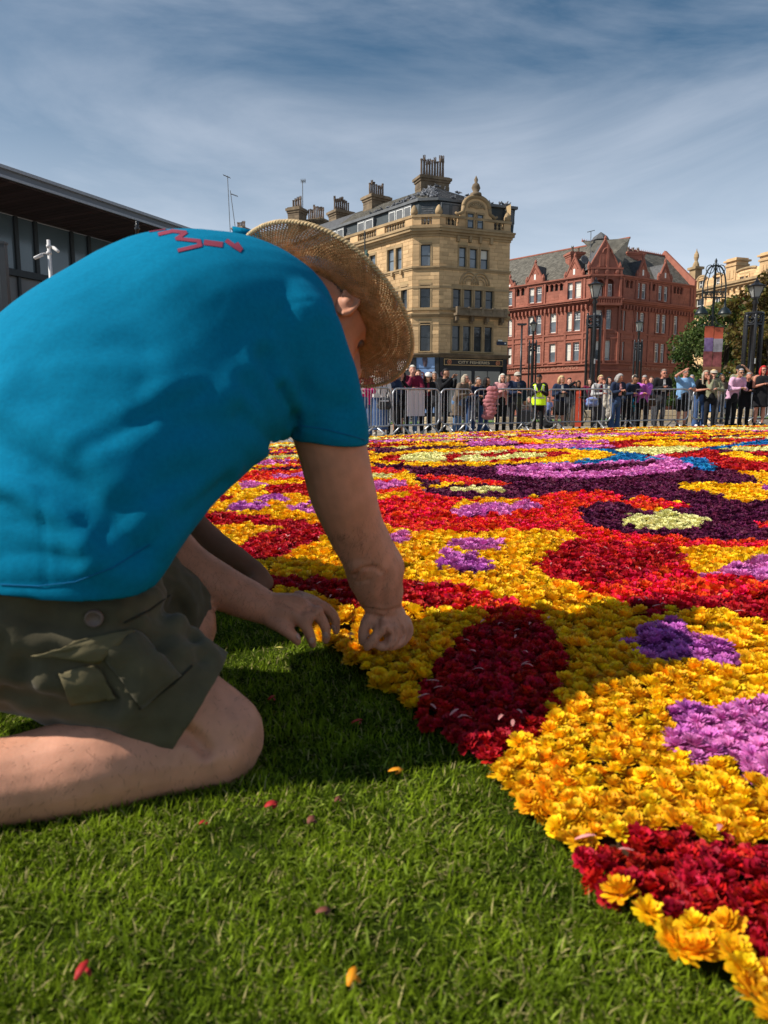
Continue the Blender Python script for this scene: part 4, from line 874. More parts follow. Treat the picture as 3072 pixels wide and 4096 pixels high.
RI_POM = [(17, .005, .019, .0062, -.05, .1, .006), (17, .004, .020, .006, .3, -.1, .008), (15, .003, .018, .0056, .62, -.1, .010), (11, .002, .016, .0052, .95, -.2, .011), (7, .0, .013, .005, 1.25, -.2, .012)]
RI_LOW = [(9, .004, .024, .017, .08, -.2, .004), (8, .003, .02, .015, .6, -.3, .008), (4, .0, .013, .012, 1.2, -.3, .011)]
HEADS, HEADS_LO = {}, {}
for kd in PM:
    ri = RI_CARN if kd in ('crimson', 'scarlet', 'plum') else (RI_POM if kd in ('pink', 'violet', 'cream', 'blue') else RI_MUM); rf = .0034 if ri is RI_CARN else .0006
    HEADS[kd] = [petal_flower(NAMES[kd], ri, 10 + i, PM[kd], prof=(.4, .85, 1.05, .85) if ri is RI_CARN else (.5, .95, 1.08, .62), ruffle=rf) for i in range(4)]
    HEADS_LO[kd] = [petal_flower(NAMES[kd] + '_small', RI_LOW, 30 + i, PM[kd], seg=(0, .5, 1.0), prof=(.6, 1.0, .5), ruffle=rf) for i in range(3)]
# pattern: outlines of the blocks of colour as they lie on the ground (read off the photograph's ground plane)
PAT = []
def blk(kind, *p): PAT.append((kind, [(p[i], p[i + 1]) for i in range(0, len(p), 2)]))
# far and middle field
blk('scarlet', 1380,1915, 1500,1925,1600,1925,1684,1963,1816,2002,1962,2007,2050,2007,2133,2002,2180,1990,2260,1969,2290,1983,2392,1966,2420,1980,2485,1993,2505,2013,2560,2003,2573,1993,2627,2003,2700,2022,2769,2028,2720,2052,2640,2037,2553,2047,2519,2028,2440,2020,2392,2018,2324,2042,2309,2077,2349,2103,2417,2122,2474,2127,2585,2146,2706,2151,2802,2166,2875,2166,3072,2175,3400,2190,3400,2490,3072,2479,2937,2469,2913,2450,2865,2431,2817,2450,2686,2445,2619,2469,2561,2450,2513,2416,2474,2426,2344,2378,2291,2349,2223,2339,2175,2291,2160,2252,2189,2214,2300,2170,2325,2156,2247,2127,2127,2132,1982,2122,1919,2139,1717,2127,1620,2127,1548,2108,1500,2090,1420,2060)
blk('plum', 1500,1875, 1596,1890,1660,1905,1684,1960,1740,1950,1820,1936,1850,1935,1870,1945,1800,1950,1684,1965,1700,1975,1816,2000,1962,2006,2050,2006,2133,2001,2260,1968,2290,1983,2392,1966,2420,1980,2485,1993,2505,2013,2573,1993,2627,2003,2769,2028,2720,2052,2553,2047,2485,2018,2392,2018,2324,2042,2309,2077,2349,2103,2417,2122,2474,2127,2585,2146,2706,2151,2802,2166,2875,2166,3072,2175,3400,2190,3400,1900,3072,1893,2862,1880,2700,1860,2000,1868,1560,1868,1480,1862)
blk('scarlet', 1660,1917,1718,1902,1770,1910,1855,1910,1914,1924,1977,1929,2055,1939,2011,1949,1938,1944,1870,1946,1840,1934,1760,1932,1710,1922)
blk('scarlet', 2260,1969,2290,1980,2330,1980,2392,1966,2420,1980,2485,1993,2505,2013,2555,2004,2573,1993,2627,2003,2700,2022,2769,2028,2720,2052,2640,2037,2553,2047,2519,2028,2440,2020,2392,2018,2324,2042,2260,2040)
blk('yellow', 2696,1944,2720,1935,2750,1948,2798,1940,2847,1937,2955,1945,2990,1936,3072,1949,3300,1960,3300,2030,3072,2013,2985,2018,2911,2003,2877,1984,2798,1974,2749,1964)
blk('yellow', 2950,1890,3072,1895,3300,1900,3300,1960,3072,1950,3043,1938,3014,1915)
blk('violet', 3050,1955,3110,1950,3110,1972,3060,1970)
blk('cream', 1802,1958,1865,1958,1889,1949,1909,1958,1962,1956,1977,1951,1997,1963,2016,1968,2011,1980,1977,1978,1928,1985,1889,1978,1840,1978)
blk('cream', 2494,2076,2518,2062,2561,2066,2600,2070,2658,2052,2706,2064,2754,2060,2817,2080,2824,2103,2783,2113,2720,2125,2658,2119,2571,2116,2503,2106)
blk('scarlet', 3010,2105,3072,2095,3150,2095,3150,2130,3072,2128)
blk('pink', 1489,1937,1550,1940,1600,1930,1621,1935,1600,1950,1535,1965,1489,1964); blk('yellow', 1480,1990,1545,1978,1635,1983,1642,1998,1509,2010,1480,2008)
blk('cream', 1450,1903,1577,1905,1552,1920,1450,1923); blk('scarlet', 1450,1873,1621,1890,1596,1903,1450,1902)
blk('yellow', 1800,2050,1811,2034,1840,2013,1870,2006,1909,2023,1928,2013,1967,2006,2011,2003,2055,2018,2075,2008,2099,2012,2106,2040,1950,2045)
blk('pink', 1801,2048,1835,2040,1880,2036,1943,2027,2000,2030,2050,2027,2109,2014,2148,2020,2153,2036,2109,2053,2045,2069,1990,2066,1938,2071,1865,2071,1815,2069)
blk('pink', 1985,1895,2001,1881,2084,1876,2150,1874,2260,1866,2382,1860,2456,1855,2573,1850,2627,1838,2700,1846,2740,1860,2759,1878,2725,1884,2676,1896,2573,1906,2456,1916,2358,1921,2260,1917,2182,1920,2084,1911,2011,1906)
blk('plum', 2190,1893,2328,1882,2343,1871,2485,1865,2603,1853,2627,1855,2622,1871,2505,1886,2407,1892,2260,1896)
blk('blue', 2370,1800,2456,1806,2470,1820,2578,1829,2662,1849,2583,1853,2456,1860,2382,1864,2309,1869,2150,1868,2150,1860,2260,1857,2431,1846,2474,1834,2440,1818,2380,1808)
blk('blue', 2255,1797,2368,1802,2376,1811,2255,1806); blk('blue', 2700,1844,2749,1838,2788,1841,2822,1850,2862,1875,2870,1888,2774,1885,2749,1869)
blk('blue', 2798,1800,2872,1792,2945,1783,3023,1770,3072,1768,3300,1775,3300,1790,3072,1784,2950,1794,2847,1809,2800,1810)
blk('crimson', 2612,1827,2749,1818,2823,1806,2867,1809,2877,1827,2984,1850,3072,1861,3400,1875,3400,1905,3072,1893,2994,1889,2896,1884,2862,1876,2823,1851,2774,1839,2700,1842,2573,1840)
blk('yellow', 2872,1827,2896,1814,2979,1816,2994,1829,3072,1842,3300,1850,3300,1866,3072,1861,3043,1858,2984,1849,2921,1838)
blk('crimson', 2984,1818,3072,1815,3300,1822,3300,1846,3072,1838,3000,1830)
blk('yellow', 1440,1845,1477,1836,1523,1823,1645,1811,1792,1804,1880,1801,1982,1792,2036,1799,2182,1804,2260,1805,2382,1811,2451,1821,2468,1832,2407,1843,2309,1857,2260,1860,2109,1862,1962,1872,1889,1875,1792,1872,1718,1876,1596,1869,1499,1864,1440,1860)
blk('crimson', 1513,1846,1548,1831,1620,1825,1694,1816,1821,1820,1870,1811,1938,1811,2060,1809,2182,1813,2260,1818,2300,1822,2240,1837,2182,1842,2084,1852,1987,1859,1840,1859,1694,1857,1596,1859,1538,1854)
blk('cream', 1596,1845,1611,1831,1694,1818,1753,1818,1821,1823,1753,1833,1772,1841,1782,1850,1723,1857,1635,1854)
blk('cream', 1826,1850,1840,1836,1875,1827,1918,1835,1987,1840,2055,1821,2182,1821,2174,1835,2084,1842,1987,1850,1914,1857,1840,1854); blk('cream', 1826,1822,1880,1813,2055,1812,1938,1823)
blk('cream', 2463,1811,2482,1802,2554,1797,2627,1799,2730,1792,2800,1804,2749,1817,2676,1822,2603,1829,2553,1823,2480,1822); blk('cream', 2862,1804,3072,1796,3300,1798,3300,1812,3072,1812,2945,1812)
blk('crimson', 2420,1782,2530,1764,2700,1768,2860,1770,3072,1760,3072,1768,2945,1778,2700,1788,2550,1796,2466,1801,2440,1796)
blk('yellow', 2529,1781,2640,1773,2750,1776,2945,1777,2880,1790,2818,1795,2750,1790,2650,1790,2560,1788)
blk('pink', 1855,1784,1889,1781,2026,1777,2084,1783,1990,1788,1889,1792); blk('pink', 2045,1796,2085,1789,2260,1784,2417,1788,2466,1795,2380,1799,2260,1802,2100,1803)
blk('yellow', 2031,1765,2055,1759,2143,1762,2211,1764,2260,1765,2358,1766,2554,1759,2750,1759,2750,1764,2554,1770,2358,1774,2200,1776,2060,1774)
blk('pink', 2138,1757,2260,1752,2400,1748,2380,1758,2260,1763,2143,1768)
for q in ((1885, 1953, 1762), (1743, 1816, 1778), (1565, 1650, 1798), (2004, 2070, 1749), (2330, 2420, 1754), (2425, 2470, 1752)): blk('cream', q[0], q[2], (q[0] + q[1]) / 2, q[2] - 4, q[1], q[2], (q[0] + q[1]) / 2, q[2] + 4)
# left window below the arm
blk('scarlet', 950,1900,1005,1895,1080,1890,1250,1893,1250,1928,1060,1932,940,1935)
blk('pink', 1080,1910,1160,1906,1250,1903,1250,1912,1100,1916); blk('plum', 1010,1882,1250,1880,1250,1890,1010,1892)
blk('pink', 963,1945,1000,1932,1065,1940,1060,1950,975,1963); blk('crimson', 1036,1975,1055,1955,1128,1938,1247,1937,1300,1966,1300,1991,1192,1994,1100,1985)
blk('violet', 1009,2008,1073,1992,1165,2001,1160,2012,1100,2019,1040,2014); blk('violet', 904,2040,936,2024,1000,2028,1055,2022,1078,2034,1036,2054,936,2051)
blk('pink', 1142,2054,1169,2036,1238,2040,1300,2036,1300,2060,1256,2070,1190,2062); blk('violet', 1243,2017,1275,2001,1300,2005,1300,2027,1250,2025)
blk('crimson', 780,2085,826,2061,904,2056,963,2070,1064,2068,1100,2084,1169,2079,1238,2088,1298,2107,1330,2140,1298,2159,1265,2182,1192,2200,1146,2228,1078,2251,1009,2260,977,2246,917,2209,945,2186,1000,2164,1018,2145,1110,2127,1169,2109,1100,2113,963,2104,885,2109,826,2104)
blk('crimson', 860,2000,925,1985,935,2000,890,2015)
# middle right
blk('crimson', 2272,2180,2344,2168,2455,2178,2542,2192,2735,2196,2738,2258,2682,2267,2609,2305,2542,2310,2474,2320,2417,2334,2363,2325,2291,2342,2223,2341,2175,2293,2158,2252,2189,2212)
blk('crimson', 2500,2398,2600,2392,2760,2395,2900,2392,3072,2380,3400,2380,3400,2490,3072,2479,2937,2469,2913,2450,2865,2431,2817,2450,2686,2445,2619,2469,2561,2450,2513,2420)
blk('yellow', 2735,2215,2745,2193,2830,2198,2900,2203,2960,2198,3072,2203,3300,2205,3300,2310,3072,2300,2850,2302,2780,2290,2740,2262)
blk('pink', 2780,2305,2790,2292,2840,2292,2880,2298,2935,2263,2990,2248,3060,2243,3300,2240,3300,2345,3030,2322,2960,2314,2880,2307)
blk('pink', 1789,2196,1818,2164,1860,2162,1885,2170,1930,2171,1982,2161,2016,2164,2006,2180,1982,2200,1953,2212,1920,2204,1857,2208)
blk('violet', 1736,2283,1750,2250,1789,2229,1876,2223,1905,2240,1982,2260,1953,2293,1905,2287,1866,2292,1842,2312,1813,2293,1784,2276)
blk('pink', 1500,2150,1577,2144,1620,2137,1640,2149,1630,2168,1596,2180,1500,2185)
blk('crimson', 1079,2302,1110,2300,1140,2325,1260,2312,1300,2325,1400,2340,1500,2330,1645,2325,1720,2325,1770,2348,1847,2348,1880,2382,1924,2363,1962,2387,2078,2402,2117,2435,2170,2450,2189,2493,2251,2560,2265,2642,2256,2731,2203,2828,2123,2935,2017,2997,1955,3050,1893,3095,1804,3080,1680,2960,1685,2855,1715,2704,1768,2650,1789,2565,1900,2512,1948,2460,1953,2435,1919,2430,1885,2445,1837,2430,1808,2450,1741,2435,1692,2460,1615,2430,1500,2430,1370,2430,1250,2375,1060,2350)
blk('scarlet', 1770,2372,1847,2352,1880,2382,1924,2363,1962,2387,2078,2402,2117,2435,2170,2450,2180,2480,2080,2490,1960,2470,1953,2435,1885,2445,1820,2440)  # brighter end of the crimson shape; sunlight partly painted as scarlet flowers
blk('crimson', 2180,3365,2380,3350,2487,3325,2709,3325,2930,3325,3072,3350,3500,3420,3500,4150,3150,3925,3072,3840,3019,3800,2913,3680,2824,3650,2744,3670,2576,3580,2487,3555,2363,3470,2240,3400)
blk('violet', 2514,2553,2620,2518,2640,2485,2720,2485,2744,2530,2913,2575,2966,2668,2886,2660,2797,2650,2744,2624,2664,2662,2540,2617)
blk('pink', 2680,2860,2726,2812,2842,2820,2930,2830,3072,2812,3300,2820,3300,3160,3072,3103,2984,3076,2930,3023,2753,3014,2691,2985); blk('violet', 2673,2846,2726,2808,2842,2815,2860,2850,2800,2890,2760,2950,2690,2930)
PATB = [(k, np.array(p), min(q[0] for q in p), max(q[0] for q in p), min(q[1] for q in p), max(q[1] for q in p)) for k, p in PAT]
def inside(poly, x, y):
    X, Y = poly[:, 0], poly[:, 1]; X2, Y2 = np.roll(X, -1), np.roll(Y, -1)
    c = ((Y > y) != (Y2 > y)); xi = X + (y - Y) / np.where(Y2 == Y, 1e-9, Y2 - Y) * (X2 - X); return bool((np.count_nonzero(c & (x < xi))) % 2)
def kind_at(x, y, px, py, rr):
    res = None
    for k, p, a, b, c, d in PATB:
        if a <= px <= b and c <= py <= d and inside(p, px, py): res = k
    if res: return res
    fe = far_y(x) - y
    if fe < .55: return 'yellow'
    if py < 1880:                                       # far field: thin rows of every colour
        v = mnoise.noise((x * .22 + 3.1, y * .75, 2.7)) + .35 * mnoise.noise((x * .6, y * 1.7, 9.1))
        if px > 1500 and py > 1800: return 'plum'
        for lim, k in ((-.34, 'cream'), (-.2, 'crimson'), (-.06, 'yellow'), (.06, 'plum'), (.17, 'scarlet'), (.27, 'yellow'), (.36, 'pink'), (.5, 'crimson')):
            if v < lim: return k
        return 'yellow'
    if px < 760 and mnoise.noise((x * 1.4, y * 1.4, 5.5)) > .12: return 'crimson'
    return 'yellow'
carpet = thing('flower_carpet', (0.6, 2.0, gz(.6, 2)), 'huge flower carpet of yellow red purple and pink flower heads laid on the grass', 'flower carpet')
PTS = []; rf = random.Random(11)
def sow(y0, y1, sp):
    y = y0
    while y < y1:
        hw = .60 * y + .75; x = max(-hw, edge_at(y) - .05); r_ = int(y / sp) % 2 * sp * .5
        while x < hw:
            px_, py_ = x + r_ + rf.uniform(-.3, .3) * sp, y + rf.uniform(-.3, .3) * sp
            e = edge_at(py_) + .004 * mnoise.noise((py_ * 9, 1.3, 0)) + .003 * mnoise.noise((py_ * 31, 7.3, 0))
            if px_ > e + .002 and py_ < far_y(px_) - .03:
                z = gz(px_, py_); p = proj((px_, py_, z + .03)); k = kind_at(px_, py_, p[0] + rf.gauss(0, .004) * F_PX / py_, p[1] + rf.gauss(0, .0012) * F_PX / py_, rf)
                d = math.sqrt(px_ ** 2 + py_ ** 2 + .22); PTS.append((px_, py_, z, k, d, p, sp))
            x += sp
        y += sp * .88
sow(.42, 1.15, .0228); sow(1.15, 1.6, .0275); sow(1.6, 3.2, .034); sow(3.2, 5.5, .044); sow(5.5, 10.0, .062); sow(10.0, 26.0, .085)
hole = G(1365, 2552)                                    # the gap they are filling: dark soil shows
PTS = [p for p in PTS if math.hypot(p[0] - hole.x, p[1] - hole.y) > .034]
by = {}
for i, p in enumerate(PTS): by.setdefault(p[3], []).append(i)
def gn_scatter(name, meshes, pts, parent):
    """the flowers past the 300 nearest of a colour: one object, instances on its points"""
    obs = []
    for me in meshes:
        o = bpy.data.objects.new(me.name + '_source', me); obs.append(o)
    ng = bpy.data.node_groups.new(name, 'GeometryNodeTree'); ng.interface.new_socket('Geometry', in_out='INPUT', socket_type='NodeSocketGeometry'); ng.interface.new_socket('Geometry', in_out='OUTPUT', socket_type='NodeSocketGeometry')
    N, Lk = ng.nodes, ng.links; gi = N.new('NodeGroupInput'); go = N.new('NodeGroupOutput'); iop = N.new('GeometryNodeInstanceOnPoints'); gti = N.new('GeometryNodeGeometryToInstance')
    for o in obs[::-1]:
        oi = N.new('GeometryNodeObjectInfo'); oi.inputs['Object'].default_value = o; oi.transform_space = 'ORIGINAL'; Lk.new(oi.outputs['Geometry'], gti.inputs[0])
    Lk.new(gi.outputs[0], iop.inputs['Points']); Lk.new(gti.outputs[0], iop.inputs['Instance']); iop.inputs['Pick Instance'].default_value = True
    for an, sk, ty in (('rot', 'Rotation', 'FLOAT_VECTOR'), ('scl', 'Scale', 'FLOAT'), ('idx', 'Instance Index', 'INT')):
        na = N.new('GeometryNodeInputNamedAttribute'); na.data_type = ty; na.inputs['Name'].default_value = an
        if an == 'rot':
            er = N.new('FunctionNodeEulerToRotation'); Lk.new(na.outputs['Attribute'], er.inputs[0]); Lk.new(er.outputs[0], iop.inputs[sk])
        else: Lk.new(na.outputs['Attribute'], iop.inputs[sk])
    Lk.new(iop.outputs[0], go.inputs[0])
    me = bpy.data.meshes.new(name); off = root_of(parent); me.from_pydata([tuple(Vector(p[0]) - off) for p in pts], [], [])
    a = me.attributes.new('rot', 'FLOAT_VECTOR', 'POINT'); a.data.foreach_set('vector', np.array([p[1] for p in pts], dtype=np.float32).ravel())
    a = me.attributes.new('scl', 'FLOAT', 'POINT'); a.data.foreach_set('value', np.array([p[2] for p in pts], dtype=np.float32))
    a = me.attributes.new('idx', 'INT', 'POINT'); a.data.foreach_set('value', np.array([p[3] for p in pts], dtype=np.int32))
    ob = link(name, me, None, parent); ob['kind'] = 'stuff'; md = ob.modifiers.new('scatter', 'NODES'); md.node_group = ng; return ob
def placement(i):
    x, y, z, k, d, p, sp = PTS[i]; s = sp / .033 * 1.0 * rf.uniform(.76, 1.18)
    if k == 'violet' or k == 'pink': s *= 1.12
    zz = z + .008 + .009 * mnoise.noise((x * 11, y * 11, 3)) + rf.uniform(0, .011) + (.004 if k in ('yellow', 'cream', 'pink', 'violet') else 0)
    e = x - edge_at(y); tilt = .38 * max(0, 1 - e / .035)
    return (x, y, zz), (rf.gauss(0, .24), rf.gauss(0, .24) - tilt, rf.uniform(0, 6.28)), s
for k, ids in by.items():
    ids.sort(key=lambda i: PTS[i][4] + (0 if 0 < PTS[i][5][0] < 3072 and PTS[i][5][1] < 4150 else 50)); off = carpet.location
    for i in ids[:300]:
        loc, rot, s = placement(i); o = bpy.data.objects.new(NAMES[k], rf.choice(HEADS[k])); COL.objects.link(o); o.parent = carpet; o.location = Vector(loc) - off; o.rotation_euler = rot; o.scale = (s, s, s)
    hi, lo = [], []
    for i in ids[300:]:
        loc, rot, s = placement(i); (hi if PTS[i][4] < 4.2 else lo).append((loc, rot, s, rf.randrange(4 if PTS[i][4] < 4.2 else 3)))
    if hi or lo: gn_scatter(NAMES[k] + '_mass', HEADS[k] + HEADS_LO[k], hi + [(a, b, c, d + 4) for a, b, c, d in lo], carpet)
# dark bedding under the heads
mb = MB(); pts = [(edge_at(y) + .045, y) for y in (.3, 1, 2, 4, 7, 8.6)] ; farp = [(p.x, p.y - .05) for p in FAR if p.x > edge_at(8.6)]
poly = pts + farp + [(20, 20), (12, .3)]; mb.add([(x, y, gz(x, y) + .006) for x, y in poly], [tuple(range(len(poly)))]); mb.build('bedding', mat('flower_bedding', (.05, .022, .008), rough=.95, var=.5, scale=30), carpet)
# pale petals that lie loose on the dark blocks
M_PALE = mat('pale_petal', (.72, .30, .28), rough=.6, var=.25, scale=30, trans=.2, island=.3)
mb = MB()
def loose(mb, x, y, z, ln, wd, a, rr, curl=.4):
    ca, sa = math.cos(a), math.sin(a); v = []
    for s, w_, h in ((0, .35, .0), (.35, 1, .3), (.7, .95, .42), (1, .3, .25)):
        for sd in (-1, 1): q, t = (s - .5) * ln, sd * wd * w_ / 2; v.append((x + q * ca - t * sa, y + q * sa + t * ca, z + h * ln * curl + abs(t) * .2))
    mb.add(v, [(0, 1, 3, 2), (2, 3, 5, 4), (4, 5, 7, 6)])
rl = random.Random(4)
for i, p in enumerate(PTS):
    if p[3] == 'crimson' and p[4] < 3 and rl.random() < .085: loose(mb, p[0] + rl.uniform(-.02, .02), p[1] + rl.uniform(-.02, .02), p[2] + .036 + rl.uniform(0, .012), rl.uniform(.014, .026), rl.uniform(.003, .006), rl.uniform(0, 6.28), rl, rl.uniform(.1, .8))
o = mb.build('loose_petals', M_PALE, carpet, smooth=True); o['kind'] = 'stuff'
# petals fallen on the lawn, each its own thing
M_PR = mat('red_petal', (.42, .02, .02), rough=.6, trans=.15); M_PY = mat('orange_petal', (.8, .30, .01), rough=.6, trans=.15); M_PG = mat('lime_petal', (.62, .55, .12), rough=.6, trans=.15); M_PB = mat('brown_petal', (.16, .05, .03), rough=.7)
for px, py, m_, ln, wd, a, lab in ((1120, 2623, M_PG, .026, .012, -.5, 'pale yellow petal fallen on shaded grass below the reaching hand'), (1087, 2828, M_PR, .022, .010, 1.0, 'small red petal on dark grass beside the bare knee'), (1428, 2925, M_PR, .024, .009, .5, 'dull red petal in shadow near the grass edge of the carpet'), (1583, 3128, M_PY, .026, .013, .1, 'curled orange petal on grass close to the crimson bed'),
        (1086, 3268, M_PR, .022, .015, .6, 'bright red petal lying at the edge of the sunlit grass'), (1245, 3330, M_PB, .02, .012, 1.2, 'wilted brown petal on bright grass'), (1293, 3705, M_PB, .018, .011, .2, 'dark maroon petal in the middle of the near grass'), (332, 3948, M_PR, .026, .011, 1.45, 'curled red petal at the near corner of the lawn'), (1408, 3975, M_PY, .026, .011, 1.3, 'long orange petal standing in the nearest grass'), (812, 3340, M_PR, .012, .006, .8, 'tiny red petal among grass below the shin'), (1350, 3245, M_PB, .016, .007, 1.1, 'thin brown petal on lit grass next to the red petal')):
    p = G(px, py); mb = MB(); ln *= .8; wd *= .7; loose(mb, 0, 0, 0, ln, wd, a, rl, .3); loose(mb, .004, .003, -.003, ln * .7, wd * .6, a + .8, rl, -.2); o = mb.build('petal', m_, None, smooth=True); o.location = (p.x, p.y, p.z + .016); sd_ = o.modifiers.new('s', 'SOLIDIFY'); sd_.thickness = .0004; tag(o, lab, 'petal', 'petals fallen on the lawn')

# ================================================================== grass
M_GRASS = mat('grass_blades', (.055, .125, .006), rough=.75, var=.5, scale=9, col2=(.31, .42, .02), trans=.5, island=.5, spec=.08, wear=.3)
M_STRAW = mat('dry_grass', (.36, .31, .11), rough=.7, var=.3, scale=9, trans=.25, island=.35)
def blades(name, n, sampler, hmin, hmax, wmin, wmax, m, seed, flat=.5, parent=None):
    rr = np.random.default_rng(seed); P = sampler(rr, n); n = len(P); a = rr.uniform(0, 2 * np.pi, n) + np.array([3 * mnoise.noise((q[0] * 5.5, q[1] * 5.5, seed)) for q in P]); h = rr.uniform(hmin, hmax, n); w_ = rr.uniform(wmin, wmax, n); ln = np.clip(rr.normal(flat, .3, n), .05, 1.35)
    ca, sa = np.cos(a), np.sin(a); V = np.zeros((n, 5, 3), np.float32)
    for i, (s, ww) in enumerate(((0, 1), (0, -1), (.55, .8), (.55, -.8), (1, 0))):
        ang = ln * (.6 + .5 * s); out = h * s * np.sin(ang); up = h * s * np.cos(ang) * (1 - .25 * s * np.maximum(ln - .6, 0))
        V[:, i, 0] = P[:, 0] + out * ca - ww * w_ / 2 * sa; V[:, i, 1] = P[:, 1] + out * sa + ww * w_ / 2 * ca; V[:, i, 2] = P[:, 2] + up
    b = np.arange(n)[:, None] * 5; tri = (b + np.array([[0, 1, 3], ])); T = np.concatenate([b + np.array([[0, 1, 3]]), b + np.array([[0, 3, 2]]), b + np.array([[2, 3, 4]])], axis=1).reshape(-1, 3)
    me = bpy.data.meshes.new(name); me.vertices.add(n * 5); me.vertices.foreach_set('co', V.ravel()); k = len(T); me.loops.add(k * 3); me.loops.foreach_set('vertex_index', T.ravel().astype(np.int32)); me.polygons.add(k); me.polygons.foreach_set('loop_start', np.arange(k, dtype=np.int32) * 3)
    me.update(calc_edges=True); me.validate(); o = link(name, me, m); o['kind'] = 'stuff'; return o
def near_lawn(rr, n):
    y = .42 + (rr.random(n * 3) ** 1.35) * 2.2; x = rr.uniform(-1, 1, n * 3) * (.60 * y + .2); ex = np.array([edge_at(q) for q in y]) + .006; ok = x < ex + .016; x, y = x[ok][:n], y[ok][:n]
    bumps = np.array([mnoise.noise((a * 9, b * 9, 1)) for a, b in zip(x, y)]); return np.stack([x, y, gz(x, y) - .002 + .006 * bumps], 1)
blades('lawn_grass', 88000, near_lawn, .007, .024, .0011, .0028, M_GRASS, 1, .7); blades('grass_clippings', 9000, near_lawn, .012, .026, .002, .0042, mat('lime_grass', (.22, .36, .03), rough=.7, var=.35, scale=8, col2=(.42, .50, .08), trans=.45, island=.4, spec=.1), 6, 1.25); blades('dry_grass', 13000, near_lawn, .010, .026, .0010, .0022, M_STRAW, 2, 1.05)
def far_lawn(rr, n):
    x = rr.uniform(-2.6, 14, n); fy = np.array([far_y(q) for q in x]); wd = np.where(x < 1, 1.0, .35); y = fy + rr.random(n) * wd; return np.stack([x, y, gz(x, y)], 1)
blades('lawn_grass', 26000, far_lawn, .02, .06, .006, .014, M_GRASS, 3, .5)
# ================================================================== smooth bodies: lofted limbs fused into one surface
class Blob:
    def __init__(s): s.mb = MB()
    def limb(s, pts, rad, n=14, flat=None):
        """rounded tapering limb; flat=(axis, factor) squashes it along a direction"""
        P = [Vector(p) for p in pts]; r_ = list(rad)
        d0 = (P[0] - P[1]).normalized(); d1 = (P[-1] - P[-2]).normalized()
        Q, rr = [], []
        for t in (80, 50, 25): Q.append(P[0] + d0 * r_[0] * math.sin(R(t))); rr.append(r_[0] * math.cos(R(t)))
        m = len(P)
        for i in range(m - 1):                              # Catmull-Rom through the joints
            a, b, c, d = P[max(i - 1, 0)], P[i], P[i + 1], P[min(i + 2, m - 1)]; k = 5
            for j in range(k):
                t = j / k; q = 0.5 * ((2 * b) + (c - a) * t + (2 * a - 5 * b + 4 * c - d) * t * t + (3 * b - a - 3 * c + d) * t ** 3); Q.append(q); w_ = t * t * (3 - 2 * t); rr.append(r_[i] * (1 - w_) + r_[i + 1] * w_)
        Q.append(P[-1]); rr.append(r_[-1])
        for t in (25, 50, 80): Q.append(P[-1] + d1 * r_[-1] * math.sin(R(t))); rr.append(r_[-1] * math.cos(R(t)))
        k0 = len(s.mb.v); s.mb.tube(Q, rr, n)
        if flat:
            ax, f = Vector(flat[0]).normalized(), flat[1]
            for i, c in enumerate(Q):
                for k in range(n):
                    v = Vector(s.mb.v[k0 + i * n + k]); o = (v - c).dot(ax); s.mb.v[k0 + i * n + k] = tuple(v - ax * o * (1 - f))
    def ball(s, c, rx, ry=None, rz=None, rot=None, n=16, m=10): s.mb.ball(c, rx, ry, rz, n, m, rot)
    def loft(s, rings, n=28, sub=4, pw=2.4):
        """rings: (centre, side vector, up vector) with the vectors' lengths as half sizes"""
        C = [[Vector(q) for q in r_] for r_ in rings]; m = len(C); out = []
        def cr(a, b, c, d, t): return 0.5 * ((2 * b) + (c - a) * t + (2 * a - 5 * b + 4 * c - d) * t * t + (3 * b - a - 3 * c + d) * t ** 3)
        for i in range(m - 1):
            for j in range(sub):
                t = j / sub; out.append([cr(C[max(i - 1, 0)][k], C[i][k], C[i + 1][k], C[min(i + 2, m - 1)][k], t) for k in range(3)])
        out.append(C[-1]); V, Fs = [], []
        for c, sd, up in out:
            for k in range(n):
                a = 2 * math.pi * k / n; ca, sa = math.cos(a), math.sin(a); q = (abs(ca) ** pw + abs(sa) ** pw) ** (-1 / pw); V.append(c + sd * ca * q + up * sa * q)
        for i in range(len(out) - 1):
            for k in range(n): Fs.append((i * n + k, i * n + (k + 1) % n, (i + 1) * n + (k + 1) % n, (i + 1) * n + k))
        Fs += [tuple(range(n - 1, -1, -1)), tuple((len(out) - 1) * n + k for k in range(n))]; s.mb.add(V, Fs)
    def fuse(s, name, voxel, smooth=3, off=Vector((0, 0, 0))):
        me = s.mb.mesh(name, off); b = bmesh.new(); b.from_mesh(me); bmesh.ops.recalc_face_normals(b, faces=b.faces); b.to_mesh(me); b.free()
        o = bpy.data.objects.new('tmp', me); COL.objects.link(o); md = o.modifiers.new('r', 'REMESH'); md.mode = 'VOXEL'; md.voxel_size = voxel
        dg = bpy.context.evaluated_depsgraph_get(); dg.update(); r_ = bpy.data.meshes.new_from_object(o.evaluated_get(dg)); bpy.data.objects.remove(o); bpy.data.meshes.remove(me); r_.name = name
        relax(r_, smooth); r_.polygons.foreach_set('use_smooth', [True] * len(r_.polygons)); return r_
def getco(me): a = np.empty(len(me.vertices) * 3, np.float32); me.vertices.foreach_get('co', a); return a.reshape(-1, 3)
def setco(me, a): me.vertices.foreach_set('co', np.ascontiguousarray(a, np.float32).ravel()); me.update()
def getno(me): a = np.empty(len(me.vertices) * 3, np.float32); me.vertices.foreach_get('normal', a); return a.reshape(-1, 3)
def edges_of(me): e = np.empty(len(me.edges) * 2, np.int32); me.edges.foreach_get('vertices', e); return e.reshape(-1, 2)
